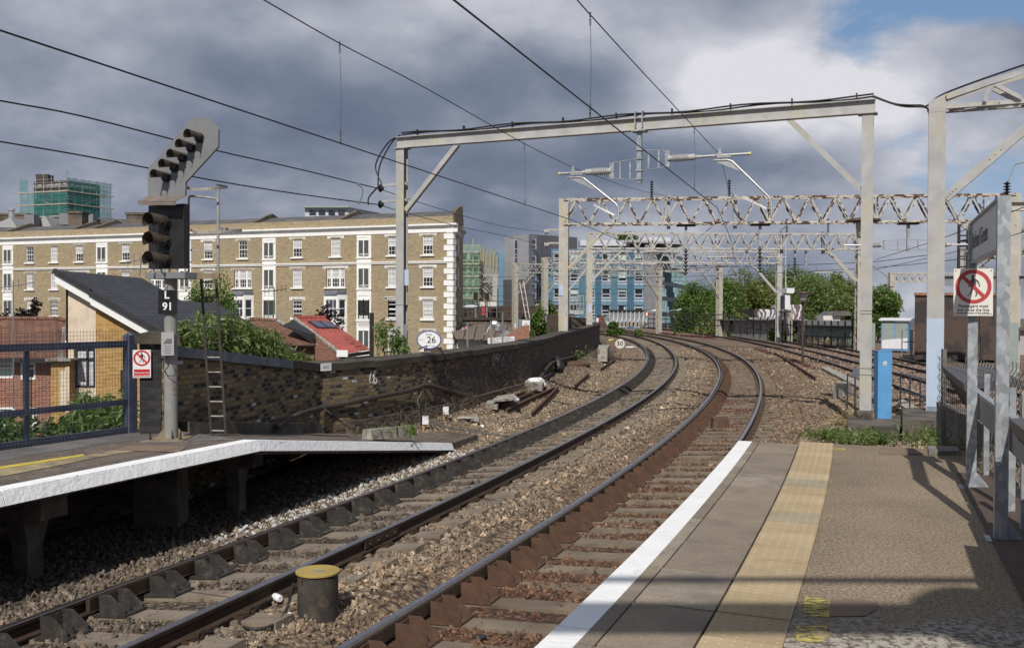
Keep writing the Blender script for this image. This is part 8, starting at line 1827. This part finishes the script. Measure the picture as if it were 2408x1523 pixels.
for k in range(5): b_ = MB(); p = p0+(p1-p0)*k/4+Vector((0, -.6, 0)); b_.tube([p, p+Z*1.3], .03, 5); b_.build('post', K['pole'], cg)
for z_ in (.65, 1.28): b_ = MB(); b_.tube([p0+Vector((0, -.6, z_)), p1+Vector((0, -.6, z_))], .03, 5); b_.build('rail', K['pole'], cg)
gb = thing('plate_girder', 'pale grey ribbed bridge parapet girder where the tracks vanish', 'girder', A(1480, 768, 128)); p, q = A(1434, 757, 128), A(1524, 757, 128); za, zb2 = A(1434, 730, 128).z, A(1434, 757, 128).z; L = q.x-p.x
b_ = MB(); b_.prism([(p.x, 128, zb2), (p.x, 128.6, zb2+.5), (p.x, 128.6, za), (p.x, 128.8, za), (p.x, 128.8, zb2)], (L, 0, 0)); b_.build('plate', K['steel_grey'], gb); b_ = MB()
for k in range(10): x = p.x+L*k/9; b_.tube(smoothpath([(x, 128.5, za), (x, 128.45, zb2+.7), (x-.15, 128.1, zb2+.15), (x-.4, 127.8, zb2)], 4), .09, 5)
b_.build('ribs', K['frame_grey'], gb); b_ = MB(); b_.beam((p.x-.2, 128.5, za+.05), (q.x+.2, 128.5, za+.05), .4, .12); b_.build('top_rail', K['iron'], gb); b_ = MB(); b_.hexa(pbox(1436, 1520, 757, 768, 128.2, 1.0)); b_.build('base', K['iron_brown'], gb); b_ = MB(); [b_.box(A(1440+9*k, 762, 128), (.35, .3, .7)) for k in range(10)]; b_.build('stub_posts', K['concrete_pale'], gb)
for x, y, lab in ((1523, 738, 'small red and white disc marker at the right end of the pale girder'), (1407, 752, 'small red and white disc marker at the end of the brick parapet')):
 c_ = A(x, y, 124 if x > 1500 else 84); t_ = thing('disc_marker', lab, 'marker', c_); b_ = MB(); s_ = .11 if x > 1500 else .09; b_.box(c_-Vector((s_, 0, 0)), (2*s_, .05, 4*s_)); b_.build('white_half', K['sign_white'], t_); b_ = MB(); b_.box(c_+Vector((s_, 0, 0)), (2*s_, .05, 4*s_)); b_.build('red_half', K['sign_red'], t_); b_ = MB(); b_.beam(c_+Vector((0, .05, 0)), c_-Z*1.4, .08, .08, (0, 1, 0)); b_.build('stake', K['steel_grey'], t_)
sh = thing('grey_cabinet', 'dark grey box left of the pale girder', 'cabinet', A(1425, 758, 118)); b_ = MB(); b_.hexa(pbox(1414, 1433, 739, 755, 118, 3)); b_.build('case', K['sign_grey'], sh)
b_ = MB(); b_.prism([A(1412, 772, 110), A(1432, 772, 110), A(1418, 745, 110), A(1408, 741, 110)], (0, 2, 0)); tag(b_.build('timber_stack', K['iron_brown'], origin=A(1420, 770, 110)), 'rough stack of dark timbers at the end of the parapet', 'timber')
railing('railing', 'black post and rail fence in front of the finned wall', [A(1524, 770, 126), A(1612, 775, 112), A(1700, 779, 100)], 1.9, 12, (1.8, 1.2, .6), .06, 'iron')
t_, h = simple('white_pillar', 'pale slim pillar at the right hand corner of the flats', 'pillar', 'ivory', 'shaft', 1607, 1614, 729, 775, 150, 2)
for x, y, Y, lab in ((1620, 706, 150, 'street lamp arm beside the corner of the flats'), (1595, 729, 140, 'white street lantern before the finned wall'), (1320, 736, 100, 'pale street lantern beside the big shrub'), (1066+30, 721, 110, 'pale street lantern at the end of the terrace'), (1500+36, 731, 126, 'pale rounded lantern over the girder')):
 c_ = A(x, y, Y); t_ = thing('street_lamp', lab, 'street lamp', H(c_, -5.6)); b_ = MB(); e = Vector((1.3, 0, 0)); b_.tube([H(c_-e*1.2, -5.6), H(c_-e*1.2, c_.z-.3), c_-e*.8-Z*.05, c_], .06, 6); b_.build('column', K['steel_grey'], t_); b_ = MB(); b_.lathe(c_-Vector((.2, 0, 0)), (1, 0, 0), [(.08, 0), (.22, .3), (.25, 1.0), (.1, 1.5)], 8); b_.build('lantern', K['frame_grey'], t_, smooth=50)
# sheds and fences right of the curve
cs = thing('corrugated_shed', 'long grey corrugated lean to shed with black posts beyond the main line', 'shed', A(1940, 825, 84)); p, q = A(1890, 815, 82), A(2006, 818, 72); r0_, r1_ = A(1888, 752.5, 88), A(2000, 753, 78); e0, e1_ = A(1893, 764, 80.5), A(2004, 767, 71.5)
b_ = MB(); N_ = 46
for k in range(N_): u, v = k/N_, (k+1)/N_; z0, z1 = (.09 if k % 2 else -.09), (-.09 if k % 2 else .09); b_.face([e0+(e1_-e0)*u+Z*z0, e0+(e1_-e0)*v+Z*z1, r0_+(r1_-r0_)*v+Z*z1, r0_+(r1_-r0_)*u+Z*z0])
b_.build('roof', K['corr'], cs, fixn=False); b_ = MB(); b_.face([H(p, -1.5), H(q, -1.5), H(q, e1_.z), H(p, e0.z)]); b_.build('wall', K['corr_green'], cs, fixn=False)
b_ = MB(); d = (q-p)/24
for k in range(24): b_.beam(H(p+d*k+Vector((0, -.05, 0)), -1.5), H(p+d*k+Vector((0, -.05, 0)), e0.z-.1), .06, .06)
b_.build('wall_ribs', K['corr_green'], cs)
railing('railing', 'black iron post and rail fence along the corrugated shed', [A(1882, 813, 79), A(2004, 822, 69)], 2.0, 9, (1.7, .9, .2), .07, 'iron', tops=True)
s4 = thing('corrugated_fence', 'grey corrugated iron fence partly hidden by bushes left of the shed', 'fence', A(1760, 775, 100)); b_ = MB(); p, q = A(1684, 775, 108), A(1888, 800, 86)
for k in range(60): u, v = k/60, (k+1)/60; y0 = .08*(k % 2); b_.face([H(p+(q-p)*u+Vector((0, y0, 0)), -2), H(p+(q-p)*v+Vector((0, .08-y0, 0)), -2), H(p+(q-p)*v+Vector((0, .08-y0, 0)), A(1690+v*190, 750.5, 108-22*v).z), H(p+(q-p)*u+Vector((0, y0, 0)), A(1690+u*190, 750.5, 108-22*u).z)])
b_.build('sheets', K['corr'], s4, fixn=False); b_ = MB(); p2, q2 = A(1690, 751, 107), A(1888, 752, 86); b_.beam(p2, q2, .9, .12); b_.build('cap', K['corr'], s4)
railing('railing', 'black iron post and rail fence in front of the corrugated iron fence', [A(1700, 779, 100), A(1878, 810, 81)], 2.0, 12, (1.6, .8), .06, 'iron')
simple('graffiti_wall', 'low building wall covered with white graffiti below the trees', 'wall', 'graffiti', 'wall', 1784, 1830, 727, 760, 118, 8); simple('graffiti_wall', 'second graffiti covered wall, right of the white equipment box', 'wall', 'graffiti', 'wall', 1858, 1888, 716, 760, 112, 8); simple('dark_shed', 'small dark red brown shed left of the graffiti wall', 'shed', 'fence_brown', 'wall', 1773, 1785, 727, 750, 119, 8)
simple('low_roof', 'flat pale roofed store in front of the graffiti wall', 'store', 'corr', 'wall', 1755, 1832, 747, 762, 112, 5); h_ = simple('white_building', 'low white building with grey roof seen between the trees', 'building', 'ivory', 'wall', 1936, 1976, 742, 760, 115, 6)[0]; b_ = MB(); b_.prism([A(1960, 742, 114.5), A(1975, 731, 114.5), A(1998, 732, 114.5), A(2004, 742, 114.5)], (0, 6, 0)); b_.build('roof', K['slate'], h_)
te = thing('transformer_unit', 'white overhead equipment housing mounted beside the third gantry post', 'equipment', A(1850, 720, 82)); b_ = MB(); b_.hexa(pbox(1846, 1858, 693, 727, 82, 1.2)); b_.build('case', K['cab_white'], te); b_ = MB(); b_.hexa(pbox(1850, 1868, 677, 689, 81.8, 1.4)); b_.build('head', K['cab_white'], te); b_ = MB(); b_.hexa(pbox(1841, 1847, 695, 726, 82.1, .8)); b_.build('side_panel', K['glass_blue'], te); b_ = MB(); b_.beam(A(1834, 733, 82), A(1858, 733, 82), .6, .15); b_.tube([A(1845, 733, 82), A(1846, 775, 82)], .1, 6); b_.build('support', K['iron'], te)
p = A(1847.5, 560, 83); b_ = MB(); b_.tube([A(1848, 745, 83), p], .045, 6); tag(b_.build('aerial_mast', K['frame_grey'], origin=A(1848, 745, 83)), 'thin pale mast standing beside the white equipment housing', 'mast')
p = A(1887, 813, 85); b_ = MB(); b_.box(H(p+Vector((-.9, 1, 0)), .6), (.45, .45, 4.5)); tag(b_.build('concrete_post', K['concrete_pale'], origin=H(p, -1.5)), 'square pale concrete post at the left end of the corrugated shed', 'post')
# distant gantries and clutter at the far right behind the nameboard
lattice_gantry('small yellowish distant gantry left of the tall pale post', H(A(2096, 640, 98), 0), H(A(2260, 640, 98), 0), 2.565+(736-641)/F*98, 1.0, .45, -1, -1, 9, K['gantry_cream'], K['gantry_cream'], .6, None, detail=False)
lattice_gantry('distant lattice gantry seen behind the nameboard, lower of two', H(A(2262, 575, 75), 0), H(A(2500, 575, 70), 0), 8.0, 1.1, .5, -.2, -.2, 10, K['gantry'], K['gantry_worn'], .6, (2.0, 2.0), detail=True)
lattice_gantry('distant lattice gantry at the right edge, upper of two behind the nameboard', H(A(2285, 540, 60), 0), H(A(2600, 530, 55), 0), 8.4, 1.0, .5, -.2, -.2, 8, K['gantry'], K['gantry_worn'], .6, None, detail=True)
t_ = thing('overhead_gantry', 'grey steel post and beam standing at the right edge beyond the nameboard', 'gantry', G(2378, 905, -.2), 'overhead line gantries'); p = H(A(2377, 700, 38), 0)
b_ = MB(); b_.box(H(p, 3.2), (.42, .42, 7.0)); b_.build('post', K['gantry_cream'], t_); b_ = MB(); b_.box(H(p+Vector((0, -.215, 0)), 1.0), (.43, .02, 2.4)); b_.build('grey_painted_base', K['cab_grey'], t_)
b_ = MB(); b_.ibeam(H(p, 6.9), H(p+Vector((7, -1, 0)), 6.9), .3, .35); b_.build('beam', K['gantry_worn'], t_); b_ = MB(); b_.ibeam(H(p+Vector((-3, .5, 0)), 3.9), H(p+Vector((7, -1, 0)), 3.9), .25, .4); b_.build('cross_beam', K['steel_grey'], t_)
ins_v(t_, p+Vector((-.2, 0, 0)), 7.2, 7.9, 6, .16); b_ = MB(); b_.tube([H(p+Vector((-.2, 0, 0)), 7.9), H(p+Vector((.1, 0, 0)), 8.6), H(p+Vector((.9, 0, 0)), 8.8)], .03, 5); b_.build('wire_hook', K['steel_grey'], t_)
lt2 = thing('signal_ladder_post', 'dark latticed signal post with ladder behind the nameboard', 'post', H(A(2268, 700, 52), 0)); p = H(A(2264, 700, 52), 0)
for e in (-.25, .25): b_ = MB(); b_.box(H(p+Vector((e, 0, 0)), 3.7), (.12, .12, 7.6)); b_.build('leg', K['iron'], lt2)
for k in range(12): b_ = MB(); b_.box(H(p, .5+k*.58), (.6, .1, .07)); b_.build('rung', K['iron'], lt2)
b_ = MB(); b_.box(H(p+Vector((1.2, 0, 0)), 6.6), (2.4, .9, .1)); b_.box(H(p+Vector((1.6, 0, 0)), 5.9), (1.4, .5, .6)); b_.build('head_platform', K['iron'], lt2)
simple('relay_room', 'pale grey equipment room at the right edge beyond the nameboard posts', 'building', 'wall_grey', 'wall', 2385, 2470, 775, 845, 62, 6); b_ = MB(); b_.hexa(pbox(2380, 2475, 768, 776, 61.6, 7)); tag(b_.build('relay_room_roof', K['brick_grey'], origin=A(2380, 776, 61.6)), 'brown flat roof of the grey room at the right edge', 'roof')
# vegetation
def leaves(mb, P, size, rs, droop=.0, long=1.0, wd=.42):
 """one small bent leaf quad per point"""
 n = len(P); a = rs.normal(size=(n, 3)); a[:, 2] -= droop; a /= np.linalg.norm(a, axis=1)[:, None]
 b_ = rs.normal(size=(n, 3)); b_[:, 2] += .3; b_ -= a*(a*b_).sum(1)[:, None]; b_ /= np.linalg.norm(b_, axis=1)[:, None]
 s = (size*np.exp(rs.normal(0, .25, n)))[:, None]; L = a*s*long; Wd = b_*s*wd
 mid = P+L*.5; i0 = len(mb.v); V = np.stack([P, mid+Wd, P+L-np.array([0, 0, 1])*s*.12, mid-Wd], 1).reshape(-1, 3)
 mb.v += V.tolist(); mb.f += [(i0+4*k, i0+4*k+1, i0+4*k+2, i0+4*k+3) for k in range(n)]; mb.m += [0]*n
def crown_pts(c, rad, n, rs, clumps=14, shell=.55, csz=.36):
 """points gathered in leaf clumps spread through the crown's volume"""
 c = np.array(c); rad = np.array(rad); d = rs.normal(size=(clumps, 3)); d /= np.linalg.norm(d, axis=1)[:, None]; r = rs.uniform(shell*.6, 1.0, clumps)**.6
 C = d*r[:, None]*.78; k = rs.randint(0, clumps, n); s = csz*rs.uniform(.6, 1.25, clumps)
 p = rs.normal(size=(n, 3)); p /= np.linalg.norm(p, axis=1)[:, None]; p *= (rs.uniform(0, 1, n)**.45*s[k])[:, None]
 q = C[k]+p; return c+q*rad
def tree(nm, lab, cat, base, h, cw, mat, n, size, seed, group=None, trunk=True, crown0=.25, clumps=22, droop=.1, depth=None, long=1.3):
 rs = np.random.RandomState(seed); base = Vector(base); t_ = thing(nm, lab, cat, base, group); cz = base.z+h*(crown0+(1-crown0)/2); rz = h*(1-crown0)/2
 b_ = MB(); P = crown_pts((base.x, base.y, cz), (cw/2, (depth or cw)/2, rz), n, rs, clumps); leaves(b_, P, size, rs, droop, long); b_.build('crown', K[mat], t_, fixn=False)
 if trunk:
  b_ = MB(); r = max(.04, h*.02); b_.tube([base, base+Z*h*.3+Vector((r, 0, 0)), base+Z*h*.6-Vector((r, 0, 0)), base+Z*h*.85], r, 7, r2=r*.3)
  for k in range(7): a = k*2.4+seed; z0 = h*(.25+.07*k); b_.tube([base+Z*z0, base+Vector((math.cos(a)*cw*.2, math.sin(a)*cw*.15, z0+h*.14)), base+Vector((math.cos(a)*cw*.36, math.sin(a)*cw*.3, z0+h*.24))], r*.4, 5, r2=r*.12)
  b_.build('trunk', K['bark'], t_, fixn=False)
 return t_
grp = 'trees beyond the railway'
for k, (x, yt, w, Y, mat, lab) in enumerate(((1690, 648, 95, 172, 'leaf_olive', 'broad pale tree standing behind the left end of the row'), (1885, 636, 110, 178, 'leaf_olive', 'broad pale tree standing behind the right half of the row'), (1640, 650, 80, 150, 'leaf', 'dark green tree beside the corner of the flats, leftmost of the row'), (1712, 655, 70, 140, 'leaf', 'bright mid green tree between two gantry posts'), (1755, 632, 110, 150, 'leaf_olive', 'tall olive green tree left of the third gantry post'), (1810, 626, 95, 155, 'leaf_olive', 'tall rounded olive tree behind the third gantry post'), (1868, 628, 80, 160, 'leaf', 'green tree just right of the third gantry post'), (1925, 630, 110, 140, 'leaf_light', 'broad bright green tree above the corrugated shed'), (1985, 630, 62, 150, 'leaf_olive', 'tall tree just left of the plain gantry post'))):
 b = H(A(x, 770, Y), -5.6); top = A(x, yt, Y).z; tree('broadleaf_tree', lab, 'tree', b, top+5.6, w/F*Y*1.5, mat, 26000, .22, 20+k, grp, True, .12, 60)
for k, (x, yt, w, Y, mat, lab) in enumerate(((1620, 700, 60, 125, 'leaf_dark', 'dark bush at the foot of the leftmost tree'), (1680, 715, 90, 118, 'leaf_olive', 'pale olive bush in front of the corrugated iron fence, left end'), (1735, 725, 55, 104, 'leaf_olive', 'olive bush hanging over the corrugated iron fence'), (1905, 722, 80, 118, 'leaf_dark', 'round dark green bush above the corrugated shed roof'), (2010, 728, 55, 115, 'leaf_dark', 'dark green bush behind the right end of the shed'), (1838, 752, 50, 92, 'leaf_olive', 'straggly bush before the white equipment housing'), (1868, 755, 55, 88, 'leaf_olive', 'straggly bush left of the brown lamp post'), (1830, 758, 30, 90, 'leaf', 'small green bush at the foot of the third gantry post'))):
 b = H(A(x, 782, Y), -1.2 if Y < 106 else -3.5); tree('bush', lab, 'bush', b, A(x, yt, Y).z-b.z, w/F*Y*1.1, mat, 4500, .19 if Y < 106 else .26, 60+k, 'bushes beside the main line', True, .02, 16)
tree('broadleaf_tree', 'leafy green tree growing beside the brown hut and white roofed cabinet', 'tree', G(2118, 812, -.2)+Vector((0, 5, 0)), 5.1, 4.6, 'leaf', 11000, .15, 91, None, True, .08, 40); tree('broadleaf_tree', 'taller green tree top left of the brown hut, behind the leafy one', 'tree', G(2140, 812, -.2)+Vector((1.0, 8, 0)), 5.4, 3.4, 'leaf_light', 3000, .22, 92, None, True, .3, 16)
tree('roof_tree', 'round tree growing on the roof of the blue flats', 'tree', A(1473, 580, BY+12), 3.0, 4.6, 'leaf_dark', 1500, .35, 93, None, True, .1, 14)
tree('broadleaf_tree', 'bright green tree between the ladder and the terrace', 'tree', H(A(495, 760, 62), -5.6), A(495, 637, 62).z+5.6, 4.3, 'leaf', 12000, .13, 94, None, True, .3, 44)
tree('purple_tree', 'dark purple leaved tree at the far left before the terrace', 'tree', H(A(32, 760, 60), -5.6), A(45, 694, 60).z+5.6, 2.6, 'leaf_purple', 3200, .17, 95, None, True, .45, 16); tree('purple_tree', 'smaller dark purple tree just right of the far left one', 'tree', H(A(78, 760, 61), -5.6), A(85, 700, 61).z+5.6, 1.8, 'leaf_purple', 2200, .17, 96, None, True, .45, 12)
tree('purple_tree', 'dark purple leaved tree between the bay window and the red roof', 'tree', H(A(770, 760, 58), -5.6), A(760, 702, 58).z+5.6, 2.5, 'leaf_purple', 3000, .15, 97, None, True, .4, 15)
# shrub with long drooping leaves just behind the sloping wall
def spray_shrub(nm, lab, stems, mat, seed, leafn=46, size=.1, base_z=None):
 rs = np.random.RandomState(seed); p0 = Vector(stems[0][0]); t_ = thing(nm, lab, 'shrub', p0); b_ = MB(); s_ = MB()
 for a, top, spread in stems:
  a, top = Vector(a), Vector(top); s_.tube([a, (a+top)/2+Vector((rs.normal()*.05, rs.normal()*.05, .05)), top], .01, 5, r2=.003); u = rs.uniform(.25, 1.02, leafn); P = np.array(a)+(np.array(top)-np.array(a))*u[:, None]+rs.normal(0, spread, (leafn, 3))*(1.1-u)[:, None]; leaves(b_, P, size, rs, .8, 1.5, .17)
 b_.build('foliage', K[mat], t_, fixn=False); s_.build('stems', K['bark'], t_, fixn=False); return t_
rs = np.random.RandomState(3); st_ = []
for k in range(150):
 x = rs.uniform(396, 690); Y = 14.6+(x-396)/300*4.2+rs.uniform(0, 1.8); env = np.interp(x, [396, 430, 470, 520, 560, 600, 640, 670, 690], [770, 755, 728, 742, 735, 765, 770, 800, 830]); y = env+abs(rs.normal(0, 1))*24; st_.append((A(x+rs.uniform(-15, 15), 900, Y), A(x, y, Y), .17))
spray_shrub('drooping_shrub', 'large green shrub with drooping narrow leaves over the sloping wall', st_, 'leaf_light', 4, 80, .085)
st_ = []
for k in range(60): x = rs.uniform(150, 305); Y = 15.5+rs.uniform(0, 1.5); env = np.interp(x, [140, 170, 195, 230, 270, 305], [1010, 965, 895, 935, 925, 900]); st_.append((A(x+rs.uniform(-10, 10), 1040, Y), A(x, env+abs(rs.normal(0, 1))*40, Y), .14))
spray_shrub('buddleia_shrub', 'green leafy buddleia behind the mesh fence end post', st_, 'leaf', 5, 70, .09)
st_ = []
for k in range(15): x = rs.uniform(880, 965); Y = 22.6+rs.uniform(0, .8); env = np.interp(x, [875, 890, 915, 935, 965], [728, 745, 735, 770, 800]); st_.append((A(x+rs.uniform(-8, 8), 835, Y), A(x, env+abs(rs.normal(0, 1))*25, Y), .08))
spray_shrub('buddleia_shrub', 'sparse buddleia growing out behind the parapet at the gantry post', st_, 'leaf', 6, 40, .1)
st_ = [(A(700+rs.uniform(0, 30), 870, 19), A(700+rs.uniform(-5, 35), 825+rs.uniform(0, 20), 19), .06) for k in range(12)]; spray_shrub('young_shrub', 'small light green shrub below the red roof, just over the coping', st_, 'leaf_light', 7, 26, .08)
t_ = thing('hedge', 'clipped green hedge behind the mesh fence at the far left', 'hedge', A(40, 1040, 17)); b_ = MB(); n = 9000; rs = np.random.RandomState(8); P = np.c_[rs.uniform(-10.8, -7.55, n), rs.uniform(15.8, 17.4, n), rs.uniform(-.6, .55, n)]; P[:, 2] += .12*np.sin(P[:, 0]*4)+(vnoise(P[:, 0], P[:, 1], 2.2, 4)-.5)*.4; leaves(b_, P, .075, rs, .1, 1.2); b_.build('foliage', K['leaf_dark'], t_, fixn=False); b_ = MB(); b_.box((-9.2, 16.6, -2.9), (3.2, 1.2, 5.4)); b_.build('core', K['bark'], t_)
for k, (x, yt, w, Y, zb, n, mat, lab) in enumerate(((1285, 680, 60, 98, -5.6, 5000, 'leaf_olive', 'big shrub between the two distant cream gantry posts'), (1262, 722, 60, 95, -5.6, 4500, 'leaf', 'lower green part of shrubbery left of the nearer distant post'), (1318, 745, 40, 88, -5.6, 2000, 'leaf_dark', 'dark bush against the abutment wall'), (1080, 742, 24, 100, -5.6, 1600, 'leaf', 'bush growing on the low viaduct beside the terrace end'), (1168, 748, 26, 104, -5.6, 1600, 'leaf_olive', 'bush growing from the low viaduct near the hanging flag'), (1446, 755, 34, 105, -.4, 1600, 'leaf', 'green bush beside the tracks below the pale girder'), (1502, 772, 22, 100, -.3, 400, 'leaf_light', 'small weedy plant between the tracks right of the girder bush'), (1648, 790, 0, 0, 0, 0, '', ''))):
 if not n: continue
 b = H(A(x, 770, Y), zb); tree('shrub', lab, 'shrub', b, A(x, yt, Y).z-zb, w/F*Y*1.15, mat, int(n*1.6), .17, 120+k, 'shrubs along the viaduct', True, .05 if zb > -2 else .35, 16)
# weeds at the platform end and along the walls
def weeds(lab, px, z, h, n, mat, seed, spread=.25, size=.05, nm='weed_clump'):
 rs = np.random.RandomState(seed); p = G(*px, z); t_ = thing(nm, lab, 'weeds', p); b_ = MB(); s_ = MB()
 for k in range(n):
  a = p+Vector((rs.normal()*spread, rs.normal()*spread*.5, 0)); top = a+Vector((rs.normal()*h*.25, rs.normal()*h*.2, h*rs.uniform(.5, 1.1))); s_.tube([a, top], .004, 4); m_ = 14; u = rs.uniform(.1, 1, m_); P = np.array(a)+(np.array(top)-np.array(a))*u[:, None]+rs.normal(0, .012, (m_, 3)); leaves(b_, P, size, rs, -.2, 1.6, .2)
 b_.build('foliage', K[mat], t_, fixn=False); s_.build('stems', K[mat], t_, fixn=False)
for k, a in enumerate((('green weeds in front of the long low concrete block, left end', (1955, 1040), -.15, .34, 42, 'leaf', .3), ('green weeds in front of the long low concrete block, middle', (2010, 1046), -.1, .34, 40, 'leaf_light', .32), ('green weeds with yellow tips before the block, right end', (2062, 1044), -.12, .3, 30, 'leaf', .25), ('weeds at the foot of the chain link fence', (2190, 1050), .1, .42, 46, 'leaf_light', .3), ('weeds by the stone slab at the platform corner', (2240, 1050), .5, .3, 22, 'leaf', .25), ('weeds behind the small galvanised leg of the perch bench', (2330, 1090), .6, .4, 26, 'leaf', .25), ('thin weeds in the ballast before the phone post', (2085, 1003), -.1, .25, 16, 'leaf_light', .2), ('weeds at the parapet footing near the scrap rails', (1210, 905), .2, .55, 12, 'leaf', .18), ('weeds at the parapet footing farther along', (1262, 880), .2, .5, 14, 'leaf_light', .5), ('tall weed on the parapet footing above the duct', (1330, 855), .1, .9, 6, 'leaf', .2), ('weeds beside the lone bucket at the parapet', (1362, 850), .1, .7, 8, 'leaf_light', .25), ('small weeds behind the pale lintel', (948, 1018), .4, .13, 9, 'leaf', .2), ('small weeds at the foot of the yellow brickwork', (905, 1020), .45, .12, 7, 'leaf_light', .3))):
 weeds(a[0], a[1], a[2], a[3], a[4], a[5], 200+k, a[6], .06 if a[3] < .6 else .1)
def mass(nm, lab, pts, n, h, mat, seed, size=.05, wd=.06):
 rs = np.random.RandomState(seed); b_ = MB(); A0 = [np.array(p) for p in pts]
 for a in range(len(A0)-1):
  u = rs.uniform(0, 1, n); P = A0[a]+(A0[a+1]-A0[a])*u[:, None]+np.c_[rs.normal(0, .16, n), rs.normal(0, .3, n), rs.uniform(0, h, n)]; leaves(b_, P, size, rs, -.3 if wd > .1 else .0, 1.8, wd)
 o = b_.build(nm, K[mat], None, fixn=False); struct(o, 'stuff')
mass('dry_grass', '', [G(1985, 1000, -.1), G(2035, 1003, -.1)], 420, .2, 'dry', 301, .17); mass('dry_grass', '', [G(1900, 812, -.2), G(2000, 822, -.2)], 500, .5, 'dry', 302, .3); mass('dry_grass', '', [G(1770, 783, -.2), G(1830, 792, -.2)], 300, .5, 'dry', 303, .35)
mass('red_ground_cover', '', [G(1780, 822, -.18), G(1860, 850, -.18)], 900, .06, 'leaf_red', 304, .07, .4); mass('red_ground_cover', '', [G(1600, 791, -.18), G(1680, 797, -.18)], 900, .1, 'leaf_red', 305, .12, .4); mass('red_ground_cover', '', [G(1850, 845, -.18), G(1925, 872, -.18)], 600, .06, 'leaf_red', 306, .06, .4); mass('red_ground_cover', '', [G(1540, 784, -.18), G(1590, 789, -.18)], 400, .1, 'leaf_red', 307, .12, .4)
mass('dry_twigs', '', [A(1000, 985, 17.5), A(1060, 965, 19), A(1110, 945, 20.5)], 170, .1, 'twig', 308, .11, .03); mass('dry_twigs', '', [G(1200, 938, .12), G(1255, 915, .15)], 160, .16, 'twig', 309, .2, .025); mass('dry_twigs', '', [G(1395, 842, .1), G(1450, 846, .05)], 420, .3, 'twig', 310, .3, .03); mass('wall_foot_debris', '', [A(870, 1012, 15.6), A(985, 985, 17.4)], 260, .12, 'twig', 311, .1, .03)
# cleanup: every top-level mesh without a label is setting
for o in list(COL.objects):
 if o.parent is None and o.type == 'MESH' and 'label' not in o and 'kind' not in o: struct(o)
